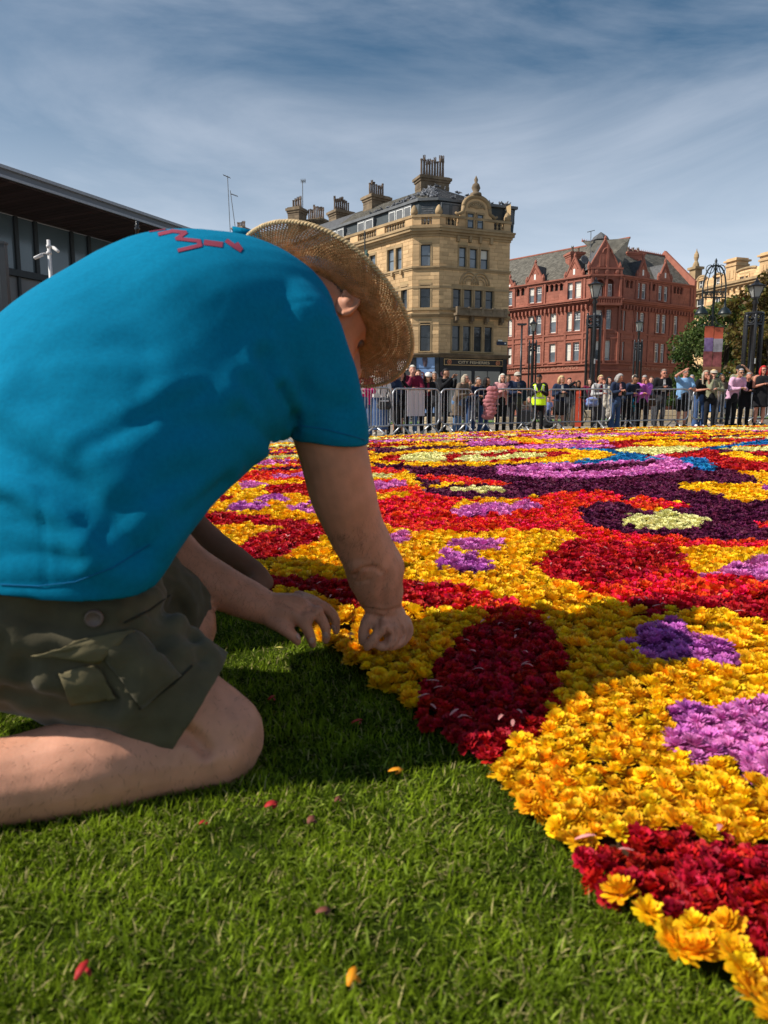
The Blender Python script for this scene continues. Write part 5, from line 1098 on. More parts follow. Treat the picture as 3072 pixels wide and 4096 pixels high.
def relax(me, it, w_=.5):
    if not it: return
    co = getco(me).astype(np.float64); e = edges_of(me); n = len(co); deg = np.bincount(e.ravel(), minlength=n)[:, None].clip(1)
    for k in range(it * 2):
        s = np.zeros_like(co)
        for j in range(3): s[:, j] = np.bincount(e[:, 0], co[e[:, 1], j], n) + np.bincount(e[:, 1], co[e[:, 0], j], n)
        co += (w_ if k % 2 == 0 else -w_ * 1.02) * (s / deg - co) if it > 2 else w_ * .5 * (s / deg - co)
    if it > 2:
        for k in range(2):
            s = np.zeros_like(co)
            for j in range(3): s[:, j] = np.bincount(e[:, 0], co[e[:, 1], j], n) + np.bincount(e[:, 1], co[e[:, 0], j], n)
            co += .5 * (s / deg - co)
    setco(me, co)
def cut_plane(me, p, nrm, rad):
    b = bmesh.new(); b.from_mesh(me); fs = [f for f in b.faces if (f.calc_center_median() - p).length < rad]; vs_ = {v for f in fs for v in f.verts}; es = {x for f in fs for x in f.edges}
    bmesh.ops.bisect_plane(b, geom=list(vs_) + list(es) + fs, plane_co=p, plane_no=nrm, clear_outer=True); b.to_mesh(me); b.free(); me.polygons.foreach_set('use_smooth', [True] * len(me.polygons))
def seg_dist(co, line):
    best = np.full(len(co), 1e9); 
    for a, b in zip(line, line[1:]):
        a, b = np.array(a), np.array(b); d = b - a; t = np.clip(((co - a) @ d) / max(d @ d, 1e-12), 0, 1); best = np.minimum(best, np.linalg.norm(co - a - t[:, None] * d, axis=1))
    return best
def crease(me, line, amp, wid, off=Vector((0, 0, 0)), side=0.5):
    """a fold along a line on the surface: groove (amp<0) with a soft ridge beside it"""
    co = getco(me); d = seg_dist(co, [tuple(Vector(p) - off) for p in line]); no = getno(me)
    g = amp * np.exp(-(d / wid) ** 2) - side * amp * np.exp(-((d - 2.1 * wid) / (1.1 * wid)) ** 2); setco(me, co + no * g[:, None])
def cast(bvh, px, py):
    d = ray(px, py).normalized(); h = bvh.ray_cast(Vector((0, 0, CAM_Z)), d); return h
def lumps(me, amp, sc, seed=0.0):
    co = getco(me); no = getno(me); v = np.array([mnoise.noise((c[0] * sc + seed, c[1] * sc, c[2] * sc)) for c in co]); setco(me, co + no * (amp * v)[:, None])
# ================================================================== the kneeling man
M_SKIN = mat('warm_skin', (.58, .275, .17), rough=.55, var=.2, scale=26, bump=.25, bscale=240, sub=.08, spec=.3, col2=(.68, .315, .20), wear=.10, detail=8.0)
M_SHIRT = mat('blue_cotton', (.001, .165, .295), rough=.92, var=.10, scale=160, bump=.35, bscale=380, spec=.06)
M_OLIVE = mat('olive_canvas', (.085, .072, .042), rough=.92, var=.22, scale=30, bump=.3, bscale=300, spec=.1, sheen=.15)
M_SEAM = mat('dark_blue_thread', (.001, .11, .26), rough=.95, var=.1)
base_m = G(500, 3200); man = thing('person', (base_m.x, base_m.y, base_m.z), 'man in blue T-shirt, olive shorts and straw hat kneeling on the grass to place flowers', 'person'); MO = man.location
A = at
rv = Vector((.47, -.88, 0)).normalized()
# ---- body: legs, arms, hands, neck and head in one surface
bd = Blob()
kneeR = A(872, 2955, .965); calf = [A(872, 2985, .955), A(660, 3025, .92), A(380, 3055, .885), A(0, 3128, .845), A(-420, 3180, .80), A(-620, 3190, .79)]
bd.limb(calf, [.060, .054, .065, .055, .042, .04], 18)
hipR = A(-60, 2430, .90)
bd.limb([A(-200, 2400, .93), A(250, 2590, .94), A(600, 2770, .955), A(850, 2925, .965)], [.10, .082, .072, .066], 18); bd.ball(A(885, 2945, .962), .062, .06, .066)
kneeL = A(700, 2560, 1.2); bd.limb([A(-50, 2330, 1.12), A(350, 2400, 1.16), A(640, 2470, 1.2), A(730, 2500, 1.21)], [.12, .10, .075, .06], 14); bd.limb([A(730, 2520, 1.21), A(400, 2620, 1.15), A(-100, 2700, 1.08)], [.058, .062, .045], 12)
# right arm
bd.limb([A(1130, 1330, 1.19), A(1255, 1560, 1.2), A(1330, 1800, 1.215), A(1368, 1960, 1.235), A(1420, 2110, 1.262), A(1472, 2215, 1.285), A(1500, 2300, 1.305), A(1522, 2375, 1.318), A(1543, 2440, 1.326)], [.07, .063, .0595, .0585, .0525, .0515, .0525, .045, .032], 20)
bd.ball(A(1440, 2235, 1.258), .030); bd.limb([A(1530, 2190, 1.29), A(1560, 2270, 1.30), A(1565, 2350, 1.315)], [.024, .0285, .017], 10); bd.limb([A(700, 2985, .93), A(480, 2960, .90), A(250, 3010, .87)], [.03, .045, .03], 12); 
def hand(palm, pr, fingers):
    bd.limb(palm, pr, 14)
    for f, rad in fingers: bd.limb([A(*q) for q in f], rad, 10)
hand([A(1545, 2440, 1.326), A(1562, 2480, 1.328), A(1575, 2505, 1.326)], [.031, .034, .030], [
    ([(1618, 2485, 1.342), (1634, 2530, 1.338), (1600, 2574, 1.328), (1560, 2578, 1.32)], [.014, .0105, .0098, .008]),
    ([(1596, 2498, 1.322), (1606, 2550, 1.314), (1570, 2584, 1.306), (1528, 2580, 1.30)], [.0145, .0108, .01, .0082]),
    ([(1564, 2505, 1.304), (1568, 2556, 1.294), (1536, 2586, 1.288), (1500, 2576, 1.285)], [.0145, .0108, .01, .0082]),
    ([(1532, 2500, 1.292), (1506, 2540, 1.278), (1480, 2572, 1.276), (1466, 2592, 1.280)], [.0135, .0102, .0092, .0075]),
    ([(1514, 2450, 1.312), (1474, 2478, 1.298), (1454, 2522, 1.294), (1448, 2566, 1.294)], [.0155, .0125, .0108, .0085])])
for c in ((1622, 2500, 1.334), (1598, 2512, 1.314), (1566, 2518, 1.296), (1534, 2512, 1.284)): bd.ball(A(*c), .0125)
# left arm comes out below the belly
bd.limb([A(560, 2030, 1.34), A(600, 2110, 1.29), A(665, 2175, 1.265), A(750, 2262, 1.262), A(850, 2332, 1.268), A(960, 2385, 1.278), A(1075, 2436, 1.288)], [.06, .052, .044, .0425, .0435, .0385, .0315], 18)
hand([A(1075, 2436, 1.288), A(1125, 2442, 1.292), A(1175, 2440, 1.298)], [.030, .034, .033], [
    ([(1085, 2478, 1.272), (1132, 2512, 1.262), (1168, 2540, 1.264), (1190, 2566, 1.270)], [.0165, .0122, .0108, .0085]),
    ([(1185, 2462, 1.280), (1218, 2495, 1.272), (1240, 2540, 1.276), (1251, 2578, 1.286)], [.0165, .0118, .0102, .0085]),
    ([(1205, 2432, 1.298), (1270, 2460, 1.294), (1302, 2512, 1.296), (1303, 2560, 1.304)], [.0165, .0118, .0102, .0085]),
    ([(1210, 2408, 1.318), (1290, 2425, 1.322), (1338, 2470, 1.326), (1345, 2525, 1.332)], [.0155, .0112, .0098, .008]),
    ([(1195, 2392, 1.338), (1252, 2405, 1.34), (1296, 2436, 1.342), (1312, 2480, 1.345)], [.0155, .0118, .0105, .0085])])
for c in ((1228, 2474, 1.275), (1268, 2448, 1.290)): bd.ball(A(*c), .0135)
# neck and head
hu = Vector((.42, .58, .70)).normalized(); hf_ = Vector((.66, .32, -.68)); hf_ = (hf_ - hu * hf_.dot(hu)).normalized(); hs = hf_.cross(hu).normalized()    # up (crown), face, near side
HC = A(1300, 1248, 1.43); rotH = Matrix((hs, hf_, hu)).transposed()
bd.limb([A(1140, 1235, 1.36), A(1230, 1240, 1.39), HC - hu * .03], [.075, .066, .066], 16)
bd.ball(HC, .077, .098, .105, rotH); bd.ball(HC + hf_ * .035 - hu * .065, .058, .068, .07, rotH)
bd.limb([HC + hf_ * .095 - hu * .02, HC + hf_ * .118 - hu * .055], [.012, .016], 10)      # nose
bd.limb([HC + hf_ * .082 - hu * .1 - hs * .02, HC + hf_ * .082 - hu * .1 + hs * .02], [.012, .012], 8)
me = bd.fuse('body', .0042, 3, MO)
body = link('body', me, M_SKIN, man, True)
bb = BVHTree.FromPolygons([Vector(c) + MO for c in getco(me)], [tuple(p.vertices) for p in me.polygons])
for ln, a_, w_ in ((((600, 2872), (700, 2900), (770, 2945), (835, 3015)), -.009, .008), (((1415, 2300), (1455, 2272), (1500, 2268), (1530, 2290)), -.0035, .004), (((1430, 2330), (1480, 2318)), -.002, .004), (((1450, 2430), (1540, 2445), (1605, 2430)), -.0025, .004), (((1545, 2300), (1530, 2380), (1535, 2430)), -.003, .007), (((1090, 2400), (1160, 2420), (1215, 2450)), -.0025, .004), (((1100, 2380), (1180, 2385), (1225, 2400)), .0015, .004), (((930, 2900), (960, 2960), (930, 3030)), .004, .018), (((1606, 2508), (1616, 2540), (1600, 2572)), -.004, .0028), (((1578, 2514), (1584, 2550), (1572, 2580)), -.004, .0028), (((1548, 2516), (1550, 2550), (1540, 2582)), -.004, .0028), (((1518, 2462), (1512, 2510), (1516, 2566)), -.003, .003), (((1240, 2440), (1290, 2470)), -.002, .003)):
    L3 = []
    for (x0, y0), (x1, y1) in zip(ln, ln[1:]):
        for k in range(8):
            h = cast(bb, x0 + (x1 - x0) * k / 8, y0 + (y1 - y0) * k / 8)
            if h[0] and h[0].y < 1.7: L3.append(h[0])
    if len(L3) > 2: crease(me, L3, a_, w_, MO, .25)
lumps(me, .0005, 50, 1.7)
# ear: a cupped shell on the side of the head
mb = MB(); ec = HC + hs * .081 + hf_ * .004 - hu * .016; eN = (hs * .93 - hf_ * .36).normalized(); eU = (hu * .97 + hs * .1).normalized(); eF = eN.cross(eU).normalized()
rE = Matrix((eF, eN, eU)).transposed(); eb = Blob(); eb.ball(ec, .019, .008, .031, rE); eb.limb([ec - eF * .004 - eN * .012, ec + eN * .002], [.017, .012], 10)
eb.limb([ec + eF * (.018 * math.cos(t_)) + eU * (.031 * math.sin(t_)) + eN * .006 for t_ in [R(q) for q in (25, 55, 90, 125, 165, 210, 245)]], [.0038, .0048, .0052, .0052, .0048, .005, .006], 8)
link('ear', eb.fuse('ear', .0028, 3, MO), M_SKIN, man, True)
mb = MB(); mb.ball(ec + eF * .002 - eU * .004 + eN * .004, .006, .006, .010); mb.build('ear_canal', mat('deep_skin', (.16, .045, .03), rough=.7), man, smooth=True)
for s_ in (-1, 1):
    mb = MB(); mb.ball(HC + hf_ * .083 - hu * .018 + hs * s_ * .030, .011, .010, .010, 10, 8, rotH); mb.build('eye', mat('lidded_eye', (.16, .08, .055), rough=.4), man, smooth=True)
mb = MB(); mb.limb = None; mb.tube([HC + hf_ * .101 - hu * .088 - hs * .024, HC + hf_ * .105 - hu * .087, HC + hf_ * .101 - hu * .088 + hs * .024], .005, 6); mb.build('mouth', mat('lip_red', (.36, .1, .08), rough=.5), man)
# short greying hair at the nape and temples
hb = Blob(); hb.ball(HC + hu * .012 - hf_ * .008, .080, .096, .098, rotH); hm = hb.fuse('hair', .006, 2, MO)
b = bmesh.new(); b.from_mesh(hm); pl = HC - MO
bmesh.ops.delete(b, geom=[v for v in b.verts if (v.co - pl).dot(hf_) > .035 or (v.co - pl).dot(hu) < -.012 - .3 * (v.co - pl).dot(hf_)], context='VERTS'); b.to_mesh(hm); b.free()
link('hair', hm, mat('cropped_grey_hair', (.20, .13, .10), rough=.9, var=.4, scale=160, bump=.6, bscale=500), man, True)
# nails on the fingers one can see
M_NAIL = mat('fingernail', (.55, .33, .26), rough=.3, var=.05)
bb = BVHTree.FromPolygons([Vector(c) + MO for c in getco(me)], [tuple(p.vertices) for p in me.polygons])
for px, py in ((1247, 2562), (1302, 2540), (1334, 2512), (1193, 2546)):
    h = cast(bb, px, py)
    if h[0]:
        mb = MB(); z = h[1]; up_ = Vector((.05, 0, -1)); up_ = (up_ - z * up_.dot(z)).normalized(); sx = up_.cross(z); rt = Matrix((sx, up_, z)).transposed(); mb.ball(h[0], .0058, .0078, .0016, 10, 6, rt); mb.build('fingernail', M_NAIL, man, smooth=True)
# ---- body hair on the shin, thigh and forearms
rh_ = np.random.default_rng(5); co_ = getco(me).astype(np.float64) + np.array(MO); no_ = getno(me); zone = [(A(400, 3030, .88), .34, 1.0), (A(1500, 2290, 1.3), .15, .8), (A(850, 2335, 1.268), .16, .8)]; T_ = []
for c_, rad_, k_ in zone:
    ids = np.where(np.linalg.norm(co_ - np.array(c_), axis=1) < rad_)[0]; ids = rh_.choice(ids, size=min(len(ids), int(2600 * k_)), replace=False)
    for i in ids:
        n_ = Vector(no_[i]); al = Vector((rh_.normal() * .5 - .4, rh_.normal() * .4, -.8)); al = (al - n_ * al.dot(n_)).normalized(); sd_ = al.cross(n_) * .00022; q_ = Vector(co_[i]); l_ = rh_.uniform(.006, .013); T_ += [q_ - sd_, q_ + sd_, q_ + (al * .85 + n_ * .35) * l_]
mb = MB(); mb.add(T_, [(3 * k, 3 * k + 1, 3 * k + 2) for k in range(len(T_) // 3)]); o = mb.build('body_hair', mat('body_hair_brown', (.10, .055, .03), rough=.6), man); o['kind'] = 'stuff'
# ---- T-shirt
ts = Blob()
def st(tx, ty, bx, by, Y, half, rz=0.0, rx=.47):
    t, b_ = A(tx, ty, Y), A(bx, by, Y); c = (t + b_) / 2; r_ = Vector((rx, -math.sqrt(1 - rx * rx), rz)).normalized(); return (c, r_ * half, (t - b_) / 2)
ts.loft([st(-430, 2060, 640, 2165, 1.02, .222, -.30), st(-285, 1570, 715, 2100, 1.045, .225, -.12, .5), st(-15, 1262, 795, 2010, 1.09, .212, 0, .56), st(270, 1068, 885, 1925, 1.145, .205, 0, .62), st(530, 950, 975, 1845, 1.2, .2, .08, .66), st(820, 960, 1065, 1765, 1.27, .195, .12, .7), st(1005, 1040, 1140, 1690, 1.32, .18, .14, .7), st(1120, 1125, 1205, 1500, 1.355, .13, .14, .7), st(1180, 1180, 1230, 1320, 1.375, .06, .1, .7)], n=36, sub=5, pw=2.3)
ts.limb([A(1060, 1245, 1.22), A(1155, 1335, 1.185), A(1245, 1510, 1.19), A(1300, 1650, 1.2), A(1326, 1742, 1.206)], [.088, .086, .076, .068, .0655], 20)
ts.limb([A(900, 1400, 1.45), A(800, 1650, 1.42), A(700, 1850, 1.38)], [.08, .075, .068], 14)
tm = ts.fuse('t_shirt', .0062, 4, MO)
e0_, e1_ = A(1300, 1650, 1.2), A(1326, 1742, 1.206); cut_plane(tm, A(1325, 1752, 1.206) - MO, ((e1_ - e0_).normalized() + Vector((-.38, 0, 0))).normalized(), .13)
hc = (A(-430, 2060, 1.02) + A(640, 2165, 1.02)) / 2 - MO; hn = ((A(640, 2165, 1.02) - A(-430, 2060, 1.02)).normalized().cross((rv + Vector((0, 0, -.30))).normalized())).normalized(); hn = hn if hn.z > 0 else -hn
cut_plane(tm, hc + hn * .006, -hn, 9)
bt = BVHTree.FromPolygons([Vector(c) + MO for c in getco(tm)], [tuple(p.vertices) for p in tm.polygons])
def surf(pts, n=10):
    out = []
    for (x0, y0), (x1, y1) in zip(pts, pts[1:]):
        for k in range(n):
            t = k / n; h = cast(bt, x0 + (x1 - x0) * t, y0 + (y1 - y0) * t)
            if h[0] and h[0].y < 1.7: out.append(h[0])
    h = cast(bt, *pts[-1]); 
    if h[0]: out.append(h[0])
    return out
FOLDS = [(((1065, 1430), (1100, 1540), (1150, 1690)), -.010, .012), (((1000, 1560), (1062, 1650), (1120, 1745)), -.008, .014), (((960, 1650), (1040, 1730), (1090, 1775)), -.008, .012), (((1130, 1560), (1165, 1640), (1185, 1715)), -.010, .008),
    (((140, 1440), (330, 1400), (560, 1395)), -.005, .020), (((170, 1525), (360, 1510), (560, 1540)), -.006, .018), (((90, 1610), (300, 1585), (520, 1610)), -.005, .018), (((0, 1700), (200, 1660), (430, 1690)), -.005, .02),
    (((-80, 1760), (120, 1830), (300, 1935), (430, 2050), (545, 2190)), -.020, .018), (((-60, 1860), (140, 1905), (330, 2010), (420, 2110)), -.009, .012), (((0, 2010), (170, 2040), (330, 2100), (430, 2190)), -.008, .012), (((-20, 2085), (160, 2095), (300, 2130)), -.006, .009), (((-20, 2150), (180, 2150), (340, 2200)), -.007, .010), (((0, 2220), (160, 2215), (300, 2245)), -.005, .009),
    (((343, 1808), (520, 1710), (687, 1618), (815, 1573)), -.004, .010), (((600, 1690), (800, 1680), (950, 1700)), -.006, .018), (((520, 2040), (640, 1960), (760, 1900)), -.006, .016), (((640, 2110), (760, 2040), (900, 1930)), -.007, .012),
    (((700, 1120), (900, 1120), (1060, 1230)), .006, .045), (((560, 1260), (800, 1250), (960, 1330)), -.006, .05), (((1290, 1330), (1330, 1480), (1360, 1620)), -.005, .018), (((1220, 1560), (1290, 1620), (1400, 1660)), -.004, .014), (((1180, 1650), (1270, 1690), (1420, 1720)), -.003, .010)]
for ln, a_, w_ in FOLDS:
    L3 = surf(ln)
    if len(L3) > 2: crease(tm, L3, a_ * .72, w_ * 1.1, MO)
lumps(tm, .0004, 26, 4.4)
SEAMS = [((1250, 1200), (1200, 1206), (1150, 1222), (1105, 1250), (1078, 1288), (1068, 1330), (1072, 1380), (1088, 1440)), ((168, 1960), (172, 2100), (178, 2230), (182, 2345)), ((1200, 1703), (1300, 1718), (1400, 1742), (1462, 1760)), ((0, 2338), (150, 2345), (300, 2328), (450, 2272), (600, 2178))]
shirt = link('t_shirt', tm, M_SHIRT, man, True); so_ = shirt.modifiers.new('s', 'SOLIDIFY'); so_.thickness = .0018; so_.offset = -1
bt = BVHTree.FromPolygons([Vector(c) + MO for c in getco(tm)], [tuple(p.vertices) for p in tm.polygons])
mb = MB()
for s_ in SEAMS:
    L3 = surf(s_, 14)
    if len(L3) > 3: crease(tm, L3, -.0014, .004, MO, 0)
    if len(L3) > 3 and s_ is not SEAMS[1] and s_ is not SEAMS[0]: mb.tube(L3, .0007, 5)
mb.build('seam', M_SEAM, shirt)
# printed letters across the upper back, seen almost edge on
M_PRED = mat('print_red', (.24, .03, .06), rough=.9, var=.12, scale=40); M_PNAVY = mat('print_outline', (.004, .055, .16), rough=.8)
def decal(poly, m_, lift, name, grow=0.0):
    cx, cy = sum(p[0] for p in poly) / len(poly), sum(p[1] for p in poly) / len(poly); V, n = [], len(poly)
    if grow: poly = [(x + grow * (x - cx) / (math.hypot(x - cx, y - cy) + 1e-6), y + grow * (y - cy) / (math.hypot(x - cx, y - cy) + 1e-6)) for x, y in poly]
    me_ = bpy.data.meshes.new(name); b = bmesh.new(); vs_ = [b.verts.new((x, y, 0)) for x, y in poly]; b.faces.new(vs_); bmesh.ops.triangulate(b, faces=b.faces[:])
    bmesh.ops.subdivide_edges(b, edges=b.edges[:], cuts=3, use_grid_fill=True)
    for v in b.verts:
        x, y = v.co.x, v.co.y; h = None
        for k in range(12):
            h = cast(bt, x, y + k * 2)
            if h[0]: break
        v.co = h[0] + h[1].normalized() * lift * (1 if h[1].dot(ray(x, y)) < 0 else -1) - MO
    b.to_mesh(me_); b.free(); return link(name, me_, m_, shirt, True)
def stroke(pts, w_, i0):
    for i, ((x0, y0), (x1, y1)) in enumerate(zip(pts, pts[1:])):
        d = math.hypot(x1 - x0, y1 - y0); nx, ny = -(y1 - y0) / d * w_, (x1 - x0) / d * w_ * .75; ex, ey = (x1 - x0) / d * w_ * .45, (y1 - y0) / d * w_ * .45
        q = [(x0 - ex + nx, y0 - ey + ny), (x1 + ex + nx, y1 + ey + ny), (x1 + ex - nx, y1 + ey - ny), (x0 - ex - nx, y0 - ey - ny)]
        decal(q, M_PNAVY, .0007 + .00006 * i, 'print_outline', 2.5); decal(q, M_PRED, .0010 + .00006 * i, 'print_letter')
stroke([(638, 938), (690, 926), (742, 932), (708, 957), (795, 966), (800, 984), (716, 1004)], 9, 0); stroke([(822, 972), (884, 980)], 14, 1); stroke([(908, 966), (936, 986), (962, 1002)], 10, 2); stroke([(948, 976), (964, 998)], 7, 3); stroke([(600, 926), (660, 917)], 5, 4)
# ---- shorts
sh = Blob()
sh.limb([A(-260, 2300, .98), A(40, 2440, .955), A(300, 2570, .95), A(560, 2705, .955), A(735, 2800, .96)], [.165, .140, .112, .098, .088], 22)
sh.limb([A(-80, 2220, 1.14), A(280, 2340, 1.16), A(520, 2400, 1.18), A(640, 2440, 1.2)], [.15, .125, .108, .088], 18)
sh.loft([st(-380, 2120, 620, 2230, 1.03, .20, -.25), st(-330, 2300, 640, 2330, 1.03, .20, -.25), st(-250, 2520, 560, 2520, 1.03, .18, -.2)], n=24, sub=4)
sm_ = sh.fuse('shorts', .0066, 4, MO)
ax = (A(790, 2835, .962) - A(560, 2705, .955)).normalized(); cut_plane(sm_, A(782, 2822, .962) - MO, ax, .17)
bs = BVHTree.FromPolygons([Vector(c) + MO for c in getco(sm_)], [tuple(p.vertices) for p in sm_.polygons])
def surf_s(pts, n=8):
    global bt; k = bt; bt = bs; o = surf(pts, n); bt = k; return o
for ln, a_, w_ in ((((0, 2420), (250, 2500), (480, 2500)), -.008, .014), (((120, 2650), (260, 2640), (400, 2700), (470, 2790)), -.012, .012), (((520, 2520), (620, 2560), (720, 2530)), -.012, .012), (((600, 2600), (680, 2620), (770, 2560)), -.010, .010), (((640, 2700), (720, 2660), (800, 2640)), -.008, .010), (((560, 2440), (640, 2470), (700, 2420)), -.010, .011), (((20, 2760), (200, 2790), (420, 2840)), -.010, .012), (((230, 2700), (330, 2760), (450, 2810)), -.012, .010), (((700, 2400), (740, 2480), (790, 2600)), -.010, .012), (((0, 2600), (60, 2640), (120, 2700)), -.009, .012), (((420, 2620), (520, 2700), (600, 2800)), -.006, .012)):
    L3 = surf_s(ln)
    if len(L3) > 2: crease(sm_, L3, a_ * .7, w_, MO)
lumps(sm_, .006, 22, 3.0); lumps(sm_, .003, 55, 8.0); relax(sm_, 1)
shorts = link('shorts', sm_, M_OLIVE, man, True); q_ = shorts.modifiers.new('s', 'SOLIDIFY'); q_.thickness = .003; q_.offset = -1
bs = BVHTree.FromPolygons([Vector(c) + MO for c in getco(sm_)], [tuple(p.vertices) for p in sm_.polygons])
def patch(corners, m_, name, lift, par, nx=10, ny=10, rag=0.0, puff=0.0, seed=0):
    """a piece of cloth laid over the shorts: bilinear in the outline, cast onto the surface"""
    V, Fs = [], []; (a, b_, c, d) = corners
    for j in range(ny + 1):
        for i in range(nx + 1):
            u, v = i / nx, j / ny; x = (a[0] * (1 - u) + b_[0] * u) * (1 - v) + (d[0] * (1 - u) + c[0] * u) * v; y = (a[1] * (1 - u) + b_[1] * u) * (1 - v) + (d[1] * (1 - u) + c[1] * u) * v; h = cast(bs, x, y)
            if not h[0]: h = (A(x, y, .85), Vector((0, -1, 0)))
            e = min(u, 1 - u, v, 1 - v); nn = h[1] if h[1].y < 0 else -h[1]; V.append(h[0] + nn * (lift + puff * min(1, e * 5) + rag * mnoise.noise((u * 4 + seed, v * 4, seed))))
    for j in range(ny):
        for i in range(nx): k = j * (nx + 1) + i; Fs.append((k, k + 1, k + nx + 2, k + nx + 1))
    mb = MB(); mb.add(V, Fs); o = mb.build(name, m_, par, smooth=True); s_ = o.modifiers.new('s', 'SOLIDIFY'); s_.thickness = .002; s_.offset = -1; return o
M_KHAKI = mat('worn_khaki_lining', (.13, .108, .058), rough=.92, var=.25, scale=18, bump=.3, bscale=240, spec=.1)
patch(((395, 2590), (540, 2520), (720, 2705), (560, 2830)), M_OLIVE, 'cargo_pocket', .004, shorts, puff=.004)
patch(((130, 2612), (300, 2575), (545, 2520), (400, 2640)), M_KHAKI, 'pocket_flap', .006, shorts, rag=.003, seed=2.2)
patch(((230, 2700), (380, 2655), (480, 2790), (290, 2810)), M_KHAKI, 'pocket_lining', .004, shorts, rag=.003, seed=5.1)
h = cast(bs, 380, 2468)
if h[0]:
    mb = MB(); z = h[1] if h[1].y < 0 else -h[1]; up_ = Vector((0, 0, 1)); up_ = (up_ - z * up_.dot(z)).normalized(); sx = up_.cross(z); rt = Matrix((sx, up_, z)).transposed()
    for (r_, a, b2) in ((.0115, 0, .004), (.0105, .004, .005), (.008, .005, .0035)):
        pass
    V, Fs = [], []; pf = [(0, .0035), (.0075, .0035), (.008, .0055), (.0105, .0058), (.0115, .004), (.0115, 0)]; n = 20
    for r_, o_ in pf:
        for k in range(n): a = 2 * math.pi * k / n; V.append(h[0] + rt @ Vector((r_ * math.cos(a), r_ * math.sin(a), o_ + .003)))
    for i in range(len(pf) - 1):
        for k in range(n): Fs.append((i * n + k, i * n + (k + 1) % n, (i + 1) * n + (k + 1) % n, (i + 1) * n + k))
    mb.add(V, Fs); mb.build('button', mat('brown_button', (.16, .11, .09), rough=.45), shorts, smooth=True, fix=True)
mb = MB()
for s_ in (((0, 2375), (200, 2395), (400, 2370), (560, 2300), (640, 2240)), ((500, 2490), (600, 2440), (680, 2380)), ((560, 2835), (700, 2730), (770, 2660))):
    L3 = surf_s(s_, 12)
    if len(L3) > 3: mb.tube([p + Vector((0, -.002, 0)) for p in L3], .0016, 5)
mb.build('seam', mat('dark_olive_thread', (.03, .026, .016), rough=.9), shorts)
# ---- straw hat: an open weave one can see light through
M_STRAW_H = mat('woven_straw', (.78, .47, .21), rough=.7, var=.22, scale=60, bump=.4, bscale=300, trans=.6, island=.12, col2=(.90, .62, .32))
hat = thing('straw_hat', HC + hu * .05, 'wide brimmed open weave straw hat on the kneeling man', 'hat'); HO_ = A(1310, 1228, 1.44)
def hat_pt(r_, a, brim=True):
    ca, sa = math.cos(a), math.sin(a)                  # a=0 front, pi/2 near side
    side = abs(sa)
    droop = -.012 - .10 * max(0, (r_ - .09)) ** 1.25 * (1.0 - .9 * side) + .42 * max(0, r_ - .12) ** 1.3 * side ** 2 * .25
    return HO_ + hf_ * (r_ * ca * 1.06) + hs * (r_ * sa * .98) + hu * (droop + .004 * math.sin(3 * a + .6) * (r_ / .2))
def weave(name, ptf, na, nr_, v0, v1, th, m_, par):
    """diagonal lattice: two families of strands crossing; gaps stay open"""
    mb = MB()
    for fam in (0, 1):
        for k in range(na):
            P_ = []
            for j in range(nr_ + 1):
                t = j / nr_; a = 2 * math.pi * (k + (t * nr_ * .5 if fam == 0 else -t * nr_ * .5) * (na / 150.0)) / na; p, nrm = ptf(v0 + (v1 - v0) * t, a); P_.append(p + nrm * (.0009 if (j + fam) % 2 else -.0009))
            mb.tube(P_, [th * (1 + .25 * math.sin(k * 12.9 + j * 4.1)) for j in range(len(P_))], 4, cap=False)
    o = mb.build(name, m_, par, smooth=True); o['kind'] = 'stuff'; return o
def brimf(r_, a):
    p = hat_pt(r_, a); q = hat_pt(r_ + .002, a); s_ = hat_pt(r_, a + .01); return p, (q - p).cross(s_ - p).normalized()
weave('brim_weave', brimf, 150, 30, .075, .182, .00138, M_STRAW_H, hat)
mb = MB(); NB_ = 240
for fam in (0, 1):
    P_ = []
    for k in range(NB_ * 4): a = 2 * math.pi * k / (NB_ * 4); p = hat_pt(.184, a); q = hat_pt(.190, a); o_ = (q - p).normalized(); n_ = brimf(.182, a)[1]; th = 2 * math.pi * k * 92 / (NB_ * 4) + fam * math.pi; P_.append(p + (o_ * math.cos(th) + n_ * math.sin(th)) * .0021)
    mb.tube(P_, .0025, 5, closed=True)
mb.build('brim_braid', mat('straw_braid', (.62, .44, .23), rough=.7, var=.2, scale=90, bump=.3, bscale=300), hat, smooth=True)
def crownf(t, a):
    h_ = t * .095; r_ = (.086, .09)[0] * (1 - .16 * t) if t < .85 else .0722 * math.sqrt(max(0.0, 1 - ((t - .85) / .16) ** 2)) + .002
    ca, sa = math.cos(a), math.sin(a); p = HO_ + hf_ * (r_ * 1.16 * ca) + hs * (r_ * .96 * sa) + hu * (h_ - .012); return p, (hf_ * ca + hs * sa).normalized()
weave('crown_weave', crownf, 110, 30, 0.0, 1.0, .0026, M_STRAW_H, hat)
mb = MB(); V, Fs = [], []; n = 60
for z_ in (.004, .03):
    for k in range(n): a = 2 * math.pi * k / n; V.append(HO_ + hf_ * (.0895 * 1.16 * math.cos(a)) + hs * (.0895 * .97 * math.sin(a)) + hu * (z_ - .008))
for k in range(n): Fs.append((k, (k + 1) % n, n + (k + 1) % n, n + k))
mb.add(V, Fs); mb.build('hat_band', M_SHIRT, hat, smooth=True)
mb = MB(); a0, a1, a2, a3 = A(929, 906, 1.47), A(1003, 920, 1.47), A(1001, 945, 1.47), A(931, 937, 1.47); bk_ = [HO_ - hf_ * .108 + hu * .014, HO_ - hf_ * .125 + hu * .010, hat_pt(.150, math.pi) + hu * .010, hat_pt(.176, math.pi) + hu * .012, (a1 + a2) / 2]; L_ = []
for i_, q_ in enumerate(bk_[:-1]): L_ += [q_ + hs * .012, q_ - hs * .012]
